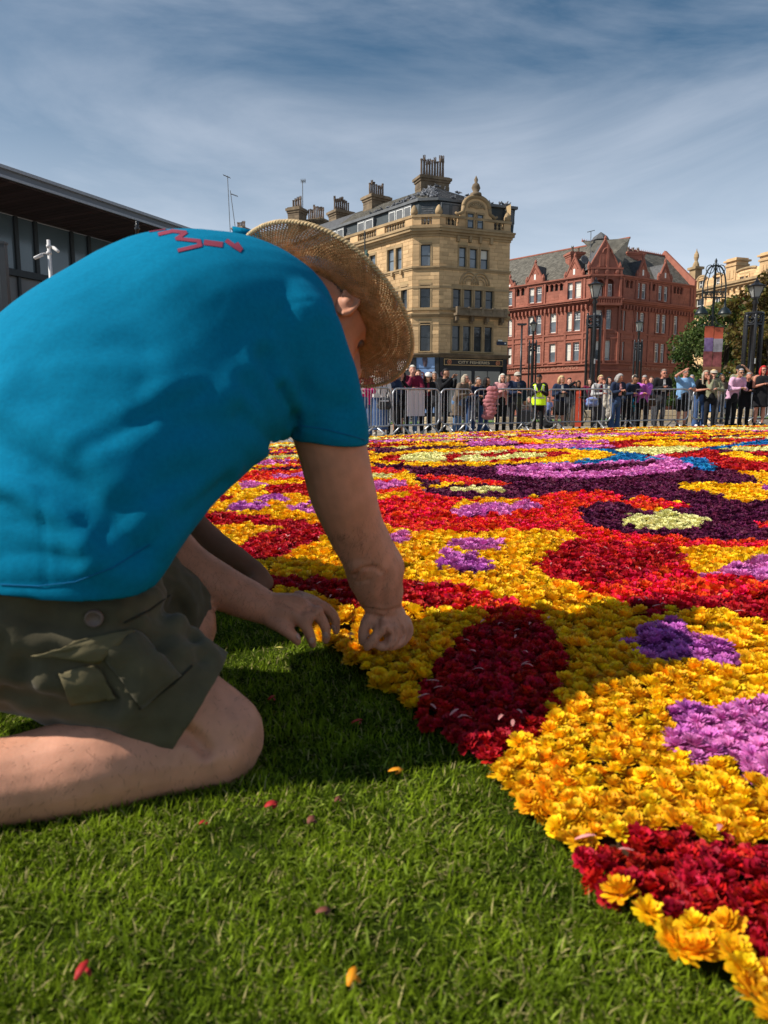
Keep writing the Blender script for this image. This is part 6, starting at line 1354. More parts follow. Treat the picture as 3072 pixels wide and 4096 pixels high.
L_ += [a1, a2]; mb.add(L_, [(2 * i_, 2 * i_ + 1, 2 * i_ + 3, 2 * i_ + 2) for i_ in range(len(bk_) - 1)])
mb.add([a0, a0.lerp(a1, .5) + Vector((0, .006, .002)), a1, a2, a3.lerp(a2, .5) + Vector((0, .006, 0)), a3], [(0, 1, 4, 5), (1, 2, 3, 4)])
o = mb.build('ribbon_end', M_SHIRT, hat, smooth=True); s_ = o.modifiers.new('s', 'SOLIDIFY'); s_.thickness = .003

# ================================================================== second helper, hidden but for a forearm; unseen body placed to shade the grass
M_SKIN2 = mat('shade_darkened_skin', (.16, .08, .05), rough=.8, var=.15, scale=20, spec=.12); p2 = Vector((-.70, 1.46, gz(-.70, 1.46))); h2 = thing('person', p2, 'second helper kneeling behind the man with one dark forearm reaching to the flowers', 'person')  # skin tone darkened to stand in for shade on the forearm
b2_ = Blob(); O = h2.location
b2_.limb([A(760, 2085, 1.86), A(850, 2170, 1.84), A(930, 2225, 1.82), A(1005, 2275, 1.81)], [.038, .037, .033, .028], 14); b2_.limb([A(1005, 2275, 1.81), A(1035, 2305, 1.8), A(1055, 2325, 1.8)], [.029, .029, .025], 12)
for f in (((1045, 2300, 1.81), (1075, 2322, 1.81), (1084, 2345, 1.81)), ((1035, 2310, 1.79), (1062, 2338, 1.79), (1072, 2355, 1.79)), ((1025, 2318, 1.775), (1048, 2345, 1.77), (1058, 2360, 1.77)), ((1012, 2322, 1.76), (1030, 2345, 1.755), (1040, 2358, 1.755)), ((1055, 2295, 1.83), (1085, 2325, 1.835), (1078, 2350, 1.83))): b2_.limb([A(*q) for q in f], [.012, .011, .009], 8)
b2_.limb([A(700, 1860, 1.92), A(730, 1980, 1.9), A(760, 2085, 1.86)], [.045, .04, .038], 14)
hd = A(668, 1590, 1.97); b2_.limb([hd + Vector((.082, 0, .0)), hd + Vector((.105, 0, -.03))], [.01, .015], 8); b2_.ball(hd + Vector((.03, 0, -.06)), .06, .058, .062); b2_.ball(hd + Vector((0, -.078, -.01)), .022, .012, .03); b2_.ball(hd + Vector((0, .078, -.01)), .022, .012, .03); b2_.limb([A(560, 1760, 2.15), A(640, 1960, 2.18), A(760, 2080, 2.15), A(860, 2150, 2.12)], [.05, .042, .037, .028], 12); b2_.ball(A(885, 2170, 2.1), .036, .03, .02); b2_.limb([A(560, 1700, 2.02), A(630, 1780, 1.95), A(700, 1860, 1.92)], [.06, .055, .055], 12); b2_.ball(hd, .092, .076, .108); b2_.limb([A(560, 1700, 2.02), hd + Vector((-.03, 0, -.05))], [.06, .056], 12); kx = O + Vector((0, -.02, 0))
b2_.limb([kx + Vector((.12, 0, .06)), kx + Vector((-.25, 0, .14))], [.065, .1], 14); b2_.limb([kx + Vector((.12, 0, .06)), kx + Vector((-.28, .0, .05))], [.055, .05], 12)
link('body', b2_.fuse('body', .009, 3, O), M_SKIN2, h2, True)
b2_ = Blob(); b2_.limb([kx + Vector((-.20, .02, .27)), kx + Vector((-.02, .12, .40)), A(600, 1760, 1.95)], [.15, .155, .12], 18); b2_.limb([A(640, 1760, 1.93), A(690, 1860, 1.92), A(722, 1960, 1.9)], [.075, .068, .062], 14); b2_.limb([A(560, 1760, 2.1), A(600, 1880, 2.17), A(640, 1950, 2.18)], [.075, .066, .06], 12)
link('t_shirt', b2_.fuse('t_shirt', .012, 3, O), mat('black_cotton', (.02, .02, .022), rough=.9), h2, True)
b2_ = Blob(); b2_.limb([kx + Vector((-.02, 0, .09)), kx + Vector((-.3, .03, .2))], [.09, .15], 16); link('trousers', b2_.fuse('trousers', .012, 2, O), mat('dark_denim', (.02, .03, .06), rough=.9), h2, True)
b2_ = Blob(); b2_.ball(hd + Vector((-.022, 0, .028)), .09, .081, .098); link('hair', b2_.fuse('hair', .012, 2, O), mat('dark_brown_hair', (.03, .02, .014), rough=.8, var=.4, scale=80), h2, True)
# ================================================================== crowd barriers
M_GALV = mat('galvanised_steel', (.42, .43, .45), rough=.42, var=.2, scale=14, metal=.75, bump=.1, bscale=60)
_bar = MB(); _bar.tube([(0, 0, 0), (0, 0, 1)], .0075, 6); BAR = _bar.mesh('bar'); BAR.materials.append(M_GALV)
BARS = [((800, 1800), (1180, 1775), 'barrier half hidden under the blue shirt at the far left'), ((1195, 1772), (1562, 1746), 'steel barrier in front of the white blouse and pink cardigan'), ((1568, 1745), (1758, 1738), 'steel barrier with a large white board tied to its bars'), ((1760, 1738), (1888, 1734), 'slanting steel barrier in front of the long taupe coat'),
        ((1893, 1734), (2140, 1729), 'steel barrier with a pink quilted coat hung over it'), ((2178, 1726), (2443, 1721), 'steel barrier in front of the blonde woman and the red dress'), ((2452, 1719), (2752, 1713), 'steel barrier with the child in turquoise behind it'), ((2764, 1709), (3070, 1701), 'steel barrier with a small white board in front of the pink shirt'), ((3078, 1701), (3400, 1693), 'last steel barrier running out of the picture')]
BAR_LINE = []
for a, b_, lab in BARS:
    p, q = G(*a), G(*b_); p.z = gz(p.x, p.y); q.z = gz(q.x, q.y); BAR_LINE.append((p, q)); t = thing('crowd_barrier', p, lab, 'barrier', 'crowd barriers round the flower carpet'); d = q - p; L_ = d.length; d.normalize(); n = Vector((d.y, -d.x, 0)).normalized(); Z = Vector((0, 0, 1)); rc = .14
    def fr(u, z): return p + d * u + Z * z
    pts = []
    for cu, cz, a0 in ((L_ - rc - .02, 1.08 - rc, 0), (rc + .02, 1.08 - rc, 90), (rc + .02, .24 + rc, 180), (L_ - rc - .02, .24 + rc, 270)):
        for k in range(6): an = R(a0 + 18 * k); pts.append(fr(cu + rc * math.cos(an), cz + rc * math.sin(an)))
    mb = MB(); mb.tube(pts, .021, 8, closed=True); mb.build('frame', M_GALV, t, smooth=True); nb = max(9, int(L_ / .125))
    for k in range(1, nb):
        o = bpy.data.objects.new('bar', BAR); COL.objects.link(o); o.parent = t; u = L_ * k / nb; o.location = fr(u, .25) - p; o.scale = (1, 1, .82)
    for u in (.2, .8):
        for s_ in (-1, 1):
            mb = MB(); c = fr(L_ * u, .25); e = c + n * s_ * .30 + d * .06 * s_; e.z = gz(e.x, e.y) + .02; mb.tube([c, c.lerp(e, .9), e], [.02, .02, .016], 6); mb.build('foot', M_GALV, t, smooth=True)
    mb = MB()
    for z in (.45, .85): mb.tube([fr(-.0, z - .05), fr(-.045, z - .05), fr(-.045, z + .06)], .009, 5)
    mb.build('hook', M_GALV, t)
def on_bar(i, px, z): 
    p, q = BAR_LINE[i]; f = Face(p[:2], q[:2]); u, _ = f.hit(px, 1620); r_ = f.P(u, 0); r_.z = gz(r_.x, r_.y) + z; return r_, f
M_BOARD = mat('white_correx_board', (.62, .58, .62), rough=.6, var=.06, scale=2)
for i, x0, x1, z0, z1, lab in ((2, 1632, 1702, .45, 1.06, 'large blank white board tied behind the barrier bars'), (7, 2797, 2857, .74, 1.05, 'small blank white board on the barrier before the dark trousers')):
    a, f = on_bar(i, x0, z0); b_, _ = on_bar(i, x1, z0); t = thing('board', a, lab, 'board'); n = -f.n * .03; mb = MB(); mb.obox(a + n, b_ - a, -f.n * .006, (0, 0, z1 - z0)); mb.build('panel', M_BOARD, t)
    for q in (.1, .9):
        mb = MB(); c = a.lerp(b_, q) + Vector((0, 0, z1 - z0 - .03)); mb.tube([c + f.n * .02, c - f.n * .05, c - f.n * .05 + Vector((0, 0, .05)), c + f.n * .02 + Vector((0, 0, .05))], .004, 5, closed=True); mb.build('cable_tie', M_BLACK, t)

# ================================================================== lamps and poles
M_LGLASS = mat('lantern_glass', (.55, .55, .52), rough=.12, var=.2, scale=2, spec=.6, trans=.5)
def victorian(px, Y, ytop, ylan0, ylan1, yring, yrod, lab, wl):
    b_ = at(px, 1650, Y); b_.z = gz(b_.x, Y); zz = lambda py: at(px, py, Y).z; t = thing('street_lamp', b_, lab, 'street lamp', 'black lamp posts ringed by rods'); x, y = b_.x, b_.y; z0 = b_.z; zl0, zl1, zt = zz(ylan1), zz(ylan0), zz(ytop); r_ = wl / 2
    mb = MB(); mb.lathe((x, y, z0), [(.26, 0), (.26, .5), (.2, .6), (.17, .75), (.15, 1.5), (.18, 1.55), (.18, 1.7), (.115, 1.8), (.11, (zz(yring) - z0)), (.14, zz(yring) - z0 + .03), (.09, zz(yring) - z0 + .15), (.065, zl0 - z0 - .25), (.11, zl0 - z0 - .2), (.06, zl0 - z0 - .05), (.1, zl0 - z0)], 12); mb.build('post', M_BLACK, t, smooth=True)
    mb = MB()
    for k in range(4):
        a = math.pi / 4 + k * math.pi / 2; mb.tube([(x + r_ * .55 * math.cos(a), y + r_ * .55 * math.sin(a), zl0), (x + r_ * 1.2 * math.cos(a), y + r_ * 1.2 * math.sin(a), zl1)], .018, 5)
    h = zt - zl1
    mb.lathe((x, y, zl1), [(r_ * 1.35, -.02), (r_ * 1.45, .02), (r_ * .95, .16 * h), (r_ * .35, .42 * h), (r_ * .34, .5 * h), (r_ * .42, .55 * h), (r_ * .12, .66 * h), (r_ * .16, .72 * h), (.01, h)], 8); mb.lathe((x, y, zl0 - .03), [(r_ * .6, 0), (r_ * .62, .04)], 8); la = mb.build('lantern', M_BLACK, t)
    mb = MB()
    for k in range(4):
        a, c = math.pi / 4 + k * math.pi / 2, math.pi / 4 + (k + 1) * math.pi / 2; mb.quad((x + r_ * .53 * math.cos(a), y + r_ * .53 * math.sin(a), zl0), (x + r_ * .53 * math.cos(c), y + r_ * .53 * math.sin(c), zl0), (x + r_ * 1.17 * math.cos(c), y + r_ * 1.17 * math.sin(c), zl1), (x + r_ * 1.17 * math.cos(a), y + r_ * 1.17 * math.sin(a), zl1))
    mb.build('glazing', M_LGLASS, la)
    rr_ = wl * .62; zr_ = zz(yring); mb = MB()
    for q in (.0, .42): mb.tube([(x + rr_ * math.cos(k * math.pi / 8), y + rr_ * math.sin(k * math.pi / 8), zr_ + q) for k in range(16)], .035, 6, closed=True)
    for k in range(8):
        a = k * math.pi / 4; c = Vector((x + rr_ * math.cos(a), y + rr_ * math.sin(a), zr_ + .21)); tg_ = Vector((-math.sin(a), math.cos(a), 0)); mb.tube([c + tg_ * .13 * math.cos(j * math.pi / 4) + Vector((0, 0, .16 * math.sin(j * math.pi / 4))) for j in range(8)], .022, 5, closed=True); mb.tube([(x, y, zr_ + .21), c], .022, 5)
    mb.build('ring', M_BLACK, t)
    for k in range(6):
        a = k * math.pi / 3 + .25; mb = MB(); c = Vector((x + rr_ * 1.02 * math.cos(a), y + rr_ * 1.02 * math.sin(a), z0)); mb.tube([c, c + Vector((0, 0, zz(yrod) - z0 - .12)), c + Vector((0, 0, zz(yrod) - z0))], [.055, .055, .03], 7); mb.build('rod', M_BLACK, t, smooth=True)
    if Y < 35:
        mb = MB(); z = zz(1456); mb.obox((x - .06, y - .2, z), (.12, 0, 0), (0, .03, 0), (0, 0, .2)); mb.build('number_plate', M_WHITE, t)
victorian(2362, 30, 1108, 1140, 1191, 1308, 1252, 'tall black lamp post ringed by rods before the red tower', .46)
victorian(2990, 27, 1108, 1146, 1190, 1300, 1255, 'tall black lamp post ringed by rods by the autumn tree', .48)
victorian(2124, 52, 1270, 1296, 1325, 1402, 1360, 'smaller black lamp post left of the man in the hi-vis vest', .44)
victorian(2540, 50, 1276, 1290, 1325, 1398, 1358, 'smaller black lamp post before the shaded red wall', .44)
def pole_thing(name, lab, cat, px, Y): b_ = at(px, 1650, Y); b_.z = gz(b_.x, Y); return thing(name, b_, lab, cat), b_, (lambda x_, y_: at(x_, y_, Y))
t, b_, q = pole_thing('sign_post', 'tall green arched post with BRADFORD lettering and two hanging lamps', 'sign post', 2845, 40)
M_GREENBLK = mat('green_black_iron', (.008, .014, .016), rough=.4, var=.3, scale=6, spec=.5)
k = .2351; cc = lambda x_, y_: q(2700 + x_ * k, 980 + y_ * k)
top_ = cc(703, 225); base = Vector((top_.x, top_.y, b_.z)); mb = MB(); mb.lathe((top_.x, top_.y, base.z), [(.16, 0), (.14, 1.0), (.085, 1.2), (.075, 4), (.06, cc(690, 350).z - base.z), (.08, cc(690, 345).z - base.z), (.05, cc(690, 330).z - base.z), (.075, cc(690, 270).z - base.z), (.01, top_.z - base.z)], 8); mb.build('post', M_GREENBLK, t, smooth=True)
X0, X1 = cc(478, 800).x - top_.x, cc(872, 800).x - top_.x; hw = (X1 - X0) / 2; zb, zt = cc(690, 800).z, cc(690, 350).z; T = lambda u, z: Vector((top_.x + u, top_.y, z)); mb = MB()
for s_ in (-1, 1):
    arch = [T(s_ * hw, zb - .45), T(s_ * hw, zb)] + [T(s_ * hw * math.cos(a * .96) ** .8, zb + (zt - zb) * math.sin(a)) for a in [j * math.pi / 20 for j in range(1, 10)]] + [T(0, zt)]
    mb.tube(arch, .045, 6); mb.tube([T(s_ * hw * .55, zb), T(s_ * hw * .62, zb + .5), T(s_ * hw * .4, zb + 1.1), T(s_ * .1, zb + 1.5)], .025, 5); mb.tube([T(s_ * .3 + .22 * math.cos(j * math.pi / 6), zb + 1.2 + .22 * math.sin(j * math.pi / 6)) for j in range(12)], .022, 5, closed=True)
    mb.tube([T(s_ * .1, cc(690, 1200).z), T(s_ * .25, cc(690, 1330).z), T(s_ * .55, cc(690, 1370).z)], .03, 5)
for z in (cc(690, 800).z, cc(690, 890).z): mb.tube([T(-hw, z), T(hw, z)], .04, 6)
mb.build('arch', M_GREENBLK, t)
ff = Face((top_.x - 3, top_.y - .1), (top_.x + 3, top_.y - .1)); zl = cc(690, 884).z
text_on(ff, 'BRAD', 3 - hw * .5, zl + .06, cc(690, 800).z - zl - .12, M_GREENBLK, t, width=hw * .72, o=0, ext=.05); text_on(ff, 'FORD', 3 + hw * .5, zl + .06, cc(690, 800).z - zl - .12, M_GREENBLK, t, width=hw * .72, o=0, ext=.05)
for s_ in (-1, 1):
    mb = MB(); c = T(s_ * hw, zb - .45); mb.lathe(c + Vector((0, 0, -.75)), [(.36, 0), (.34, .08), (.2, .3), (.06, .42), (.05, .75)], 10); hl = mb.build('hanging_lamp', M_GREENBLK, t, smooth=True); mb = MB(); mb.ball(c + Vector((0, 0, -.72)), .2, .2, .13); mb.build('lamp_glass', M_LGLASS, hl, smooth=True)
bn = [(cc(497, 1385), cc(600, 2170), 'banner with an orange top and purple lower half left of the sign post'), (cc(655, 1405), cc(760, 2170), 'banner with a red top and pale middle right of the sign post')]
BC = [mat('banner_orange', (.50, .10, .05), rough=.7, var=.2, scale=3), mat('banner_purple', (.16, .07, .22), rough=.7, var=.4, scale=4, col2=(.3, .2, .4)), mat('banner_pale', (.35, .30, .34), rough=.7, var=.3, scale=4), mat('banner_maroon', (.22, .06, .06), rough=.7, var=.5, scale=5), mat('banner_brown', (.26, .11, .06), rough=.7, var=.2, scale=3)]
for i, (a, c, lab) in enumerate(bn):
    H_ = a.z - c.z; mb = MB(); nz_ = 24; fr_ = (.26, .55, .86, 1.01); row_ = (0, 1, 3, 4) if i == 0 else (0, 2, 3, 4)
    for j in range(nz_):
        z0_, z1_ = a.z - H_ * j / nz_, a.z - H_ * (j + 1) / nz_; w0, w1 = .03 * math.sin(j * .5), .03 * math.sin((j + 1) * .5); mb.cm = row_[[m_ for m_ in range(4) if (j + .5) / nz_ < fr_[m_]][0]]; mb.quad((a.x, a.y - .12 + w0, z0_), (c.x, a.y - .12 + w0 * .5, z0_), (c.x, a.y - .12 + w1 * .5, z1_), (a.x, a.y - .12 + w1, z1_))
    o = mb.build('banner', BC); tag(o, lab, 'banner'); sd_ = o.modifiers.new('s', 'SOLIDIFY'); sd_.thickness = .01
    mb = MB(); mb.tube([(a.x - .03, a.y - .12, a.z + .02), (c.x + .03, a.y - .12, a.z + .02)], .025, 6); mb.build('rail', M_GREENBLK, o)
t, b_, q = pole_thing('street_light', 'thin black post with a small flat head before the red building', 'street light', 2078, 48)
p0, p1 = q(2079, 1640), q(2083, 1300); p0.z = b_.z; mb = MB(); mb.tube([p0, Vector((p0.x, p0.y, p1.z))], [.09, .06], 7); mb.build('post', M_BLACK, t, smooth=True); mb = MB(); mb.obox((p0.x - .3, p0.y - .1, p1.z), (.6, 0, 0), (0, .2, 0), (0, 0, .1)); mb.obox((p0.x - .22, p0.y - .12, p1.z - .03), (.44, 0, 0), (0, .24, 0), (0, 0, .06)); mb.build('lamp_head', M_BLACK, t)
t, b_, q = pole_thing('street_light', 'dark post with a curved arm showing over the hat brim', 'street light', 1512, 42)
p1 = q(1511, 1060); mb = MB(); mb.lathe((p1.x, p1.y, b_.z), [(.1, 0), (.08, 1), (.05, q(0, 1110).z - b_.z), (.03, q(0, 1075).z - b_.z), (.005, p1.z - b_.z)], 7); mb.tube([q(1511, 1088), q(1530, 1095), q(1546, 1118), q(1557, 1150), q(1563, 1200)], .04, 6); mb.build('post', M_GREENBLK, t, smooth=True)
c = q(1500, 1086); mb = MB(); mb.lathe(c, [(.16, -.12), (.2, 0), (.06, .12), (.02, .2)], 8); mb.build('lamp_head', M_GREENBLK, t)
t, b_, q = pole_thing('ornate_post', 'slim green post with an ornate figure top above the hat brim', 'post', 1460, 55)
p1 = q(1459, 925); mb = MB(); mb.lathe((p1.x, p1.y, b_.z), [(.12, 0), (.07, 1), (.05, p1.z - b_.z)], 7); mb.build('post', M_GREENBLK, t, smooth=True); mb = MB(); c = q(1466, 1052); h = q(1466, 998).z - c.z; mb.lathe(c, [(.12, 0), (.16, .15 * h), (.1, .35 * h), (.17, .5 * h), (.19, .65 * h), (.09, .75 * h), (.11, .88 * h), (.02, h)], 8); mb.build('figure', mat('verdigris', (.06, .11, .09), rough=.7, var=.4, scale=6), t, smooth=True)
t, b_, q = pole_thing('camera_pole', 'pale grey pole carrying two security cameras by the glass hall', 'camera pole', 198, 17)
M_PGREY = mat('pale_grey_paint', (.55, .53, .52), rough=.45, var=.1); p1 = q(194, 960); mb = MB(); mb.tube([(p1.x, p1.y, b_.z), (p1.x, p1.y, p1.z)], [.055, .042], 10); mb.build('post', M_PGREY, t, smooth=True)
for s_, y_ in ((1, 986), (-1, 1013)):
    c = q(196, y_); mb = MB(); mb.lathe(c + Vector((0, 0, -.03)), [(.06, 0), (.06, .06)], 10); mb.tube([c, c + Vector((.12 * s_, -.03, -.01)), c + Vector((.16 * s_, -.04, -.04))], .016, 6); br = mb.build('bracket', M_PGREY, t, smooth=True); mb = MB(); e = c + Vector((.13 * s_, -.05, -.04)); mb.tube([e, e + Vector((.14 * s_, -.1, -.10)), e + Vector((.15 * s_, -.105, -.107))], [.04, .036, .02], 8); mb.build('security_camera', M_PGREY, br, smooth=True)
t, b_, q = pole_thing('finial_post', 'dark spear topped post just above the blue shirt', 'post', 545, 12)
p1 = q(547, 880); mb = MB(); mb.lathe((p1.x, p1.y, b_.z), [(.07, 0), (.05, .4), (.032, .6), (.028, q(0, 920).z - b_.z), (.05, q(0, 914).z - b_.z), (.02, q(0, 907).z - b_.z), (.04, q(0, 902).z - b_.z), (.018, q(0, 898).z - b_.z), (.03, q(0, 890).z - b_.z), (.003, p1.z - b_.z)], 10); mb.build('post', M_BLACK, t, smooth=True)
t, b_, q = pole_thing('dark_post', 'dark square post at the left edge of the view', 'post', 2, 9)
p1 = q(4, 975); mb = MB(); mb.obox((p1.x - .04, p1.y, b_.z), (.075, 0, 0), (0, .075, 0), (0, 0, p1.z - b_.z)); mb.obox((p1.x - .05, p1.y - .01, p1.z), (.095, 0, 0), (0, .095, 0), (0, 0, .03)); mb.build('post', M_BLACK, t)

# ================================================================== stone benches, van, trees
M_BENCH = mat('pale_sandstone_block', (.50, .39, .25), rough=.9, var=.15, scale=3, bump=.25, bscale=20, island=.08)
for x0, x1, y0, Y, lab in ((1700, 1830, 1668, 27, 'pale sandstone bench block behind the long coat'), (1985, 2105, 1668, 28, 'pale sandstone bench block between the couple and the hi-vis vest'), (2258, 2305, 1652, 25, 'sandstone block right of the blonde woman'), (2336, 2366, 1641, 25, 'upright sandstone block beside the dark long coat'), (2560, 2640, 1640, 30, 'low sandstone bench behind the bald man'), (2650, 2770, 1640, 30, 'low sandstone bench behind the man shading his eyes'), (2843, 2900, 1650, 26, 'ribbed sandstone block under a blue bag'), (2970, 3012, 1636, 25, 'sandstone block left of the red haired woman')):
    a, b_ = at(x0, y0, Y), at(x1, y0, Y); z0 = gz(a.x, Y) ; t = thing('stone_bench', ((a.x + b_.x) / 2, Y, z0), lab, 'stone bench', 'sandstone bench blocks'); n = max(1, round((b_.x - a.x) / .8)); w_ = (b_.x - a.x) / n
    for k in range(n):
        for z_, z2 in ((z0, z0 + (a.z - z0) * .52), (z0 + (a.z - z0) * .54, a.z)):
            mb = MB(); mb.box(a.x + w_ * k + .008, Y, z_, a.x + w_ * (k + 1) - .008, Y + .55, z2); o = mb.build('stone_block', M_BENCH, t); bv = o.modifiers.new('b', 'BEVEL'); bv.width = .015; bv.segments = 1
vb = at(2905, 1640, 58); vb.z = gz(vb.x, 58); van = thing('parked_van', vb, 'blue and white van parked under the trees behind the pink shirt', 'van'); vl = at(2960, 1500, 58).x - at(2862, 1500, 58).x; x0 = at(2862, 1500, 58).x; zt = at(2900, 1486, 58).z
mb = MB(); prof = [(0, .35), (0, 1.0), (.25, 1.25), (.6, 1.4), (1.1, zt - vb.z - .1), (1.5, zt - vb.z), (4.6, zt - vb.z), (4.75, zt - vb.z - .15), (4.8, .4)]; mb.prism([(x0 + a, 58, vb.z + z) for a, z in prof], (0, 1.9, 0)); o = mb.build('body', mat('van_blue', (.03, .12, .36), rough=.3, var=.05, spec=.6), van, fix=True)
mb = MB(); mb.box(x0 + 1.1, 57.985, vb.z + 1.0, x0 + 4.78, 58.0, vb.z + 1.35); mb.build('white_stripe', M_WHITE, van)
for a, c in ((.75, 1.7), (1.85, 2.9)): mb = MB(); mb.box(x0 + a, 57.98, vb.z + 1.4, x0 + c, 58.0, zt - .25); mb.build('window', M_GLASS_D, van)
for a in (.9, 3.9):
    mb = MB(); mb.tube([(x0 + a, 57.95, vb.z + .34), (x0 + a, 58.2, vb.z + .34)], .34, 16); w_ = mb.build('tyre', mat('rubber', (.015, .015, .015), rough=.9), van); mb = MB(); mb.tube([(x0 + a, 57.93, vb.z + .34), (x0 + a, 57.96, vb.z + .34)], .2, 12); mb.build('hub', M_GALV, w_)
mb = MB(); mb.lathe((x0 + 2.4, 58.9, zt + .0), [(.5, 0), (.55, .3), (.5, .6), (.3, .75)], 14); mb.build('roof_drum', mat('van_teal', (.02, .14, .22), rough=.4), van, smooth=True)
M_BARK = mat('bark', (.06, .045, .032), rough=.95, var=.4, scale=8, bump=.6, bscale=20)
LEAFS = [mat('dark_green_leaves', (.035, .075, .014), rough=.6, var=.35, scale=1.2, trans=.3, island=.5, hue=.04, col2=(.06, .11, .02)), mat('mid_green_leaves', (.06, .105, .02), rough=.6, var=.35, scale=1.2, trans=.3, island=.5, hue=.05, col2=(.10, .14, .03)), mat('autumn_leaves', (.17, .085, .022), rough=.6, var=.5, scale=.9, trans=.3, island=.45, hue=.08, col2=(.13, .12, .02))]
def tree(px, Y, ytop, rad, mi, lab, seed, low=.22):
    b_ = at(px, 1650, Y); b_.z = gz(b_.x, Y); H_ = at(px, ytop, Y).z - b_.z; t = thing('tree', b_, lab, 'tree', 'trees behind the square'); rr = random.Random(seed); bl = MB(); bl.tube([b_, b_ + Vector((rr.uniform(-.2, .2), 0, H_ * .3)), b_ + Vector((rr.uniform(-.5, .5), .2, H_ * .62)), b_ + Vector((rr.uniform(-.4, .4), 0, H_ * .88))], [H_ * .028, H_ * .022, H_ * .013, .03], 8); cl = []
    for k in range(46):
        z = H_ * rr.uniform(low, .97); f = math.sin(math.pi * min(1, max(.05, (z / H_ - low * .7) / (1.02 - low * .7)))) ** .6; a = rr.uniform(0, 6.28); q = rad * f * rr.uniform(.35, 1.0); cl.append((Vector((q * math.cos(a), q * math.sin(a), z)), rad * rr.uniform(.16, .34)))
    for c, r_ in cl[:16]: s_ = b_ + Vector((0, 0, c.z * rr.uniform(.45, .75))); bl.tube([s_, s_.lerp(b_ + c, .5) + Vector((0, 0, -.1)), b_ + c], [.09, .06, .02], 5)
    bl.build('trunk', M_BARK, t, smooth=True); rn = np.random.default_rng(seed); V = []
    for c, r_ in cl:
        n = int(230 * (r_ / rad / .25) ** 2); d = rn.normal(size=(n, 3)); d /= np.linalg.norm(d, axis=1)[:, None]; p = np.array(b_ + c) + d * r_ * (rn.random((n, 1)) ** .4) * np.array([1.15, 1.15, .8]); s = rn.uniform(.10, .22, n); u = rn.normal(size=(n, 3)); u /= np.linalg.norm(u, axis=1)[:, None]; v = np.cross(u, rn.normal(size=(n, 3))); v /= np.linalg.norm(v, axis=1)[:, None]
        V.append(np.stack([p - u * s[:, None], p + v * s[:, None] * .6, p + u * s[:, None], p - v * s[:, None] * .6], 1).reshape(-1, 3))
    V = np.concatenate(V); nf = len(V) // 4; me = bpy.data.meshes.new('crown'); me.from_pydata((V - np.array(b_)).tolist(), [], np.arange(nf * 4).reshape(-1, 4).tolist()); o = link('crown', me, LEAFS[mi], t); o['kind'] = 'stuff'
tree(2800, 80, 1290, 4.2, 0, 'dark green tree at the corner of the red building', 1, .08); tree(2880, 66, 1210, 4.0, 1, 'leafy green tree behind the banners', 2, .05); tree(2945, 72, 1190, 3.6, 1, 'green tree left of the tall lamp post', 3, .1); tree(3075, 52, 1080, 3.6, 2, 'tree turning brown at the right edge of the view', 4, .1); tree(3180, 60, 1120, 4.5, 2, 'brown leaved tree just outside the right edge', 5, .1); tree(2740, 90, 1480, 2.6, 0, 'low dark shrub tree below the shaded red wall', 6, .02); tree(2985, 58, 1440, 2.8, 0, 'low dark tree below the autumn tree', 7, .02); tree(3060, 62, 1420, 3.0, 0, 'low bushy tree at the far right behind the crowd', 8, .02)
# ================================================================== the crowd
SKINS = [mat('fair_skin', (.52, .27, .19), rough=.5, var=.08, scale=20, sub=.08), mat('ruddy_skin', (.48, .21, .14), rough=.5, var=.1, scale=20, sub=.08), mat('brown_skin', (.24, .115, .065), rough=.5, var=.1, scale=20, sub=.06), mat('olive_skin', (.38, .19, .115), rough=.5, var=.1, scale=20, sub=.06)]
HAIR = dict(white=(.62, .58, .5), grey=(.30, .28, .27), blond=(.50, .36, .18), black=(.012, .010, .010), brown=(.07, .04, .022), red=(.45, .02, .02), ash=(.36, .30, .22), stub=(.22, .17, .14))
CL = dict(navy=(.018, .028, .06), black=(.012, .012, .014), white=(.70, .66, .62), pinkc=(.52, .02, .16), maroon=(.16, .014, .04), taupe=(.15, .115, .085), lpink=(.60, .30, .30), hivis=(.62, .95, .02), purple=(.45, .12, .50), sky=(.20, .38, .62), pshirt=(.62, .36, .50), denim=(.045, .085, .19), ldenim=(.10, .18, .32), grey=(.42, .41, .40), charc=(.05, .05, .055), turq=(.005, .30, .42), rust=(.52, .07, .035), green=(.22, .22, .14), bluep=(.20, .26, .50), brownt=(.07, .045, .03), beige=(.45, .40, .33))
def cloth(k): return mat('cloth_' + k, CL[k], rough=.92, var=.12, scale=26, bump=.35, bscale=70, spec=.12, sheen=.1)
def hairm(k): return mat('hair_' + k, HAIR[k], rough=.65, var=.35, scale=90, bump=.6, bscale=260, spec=.25)
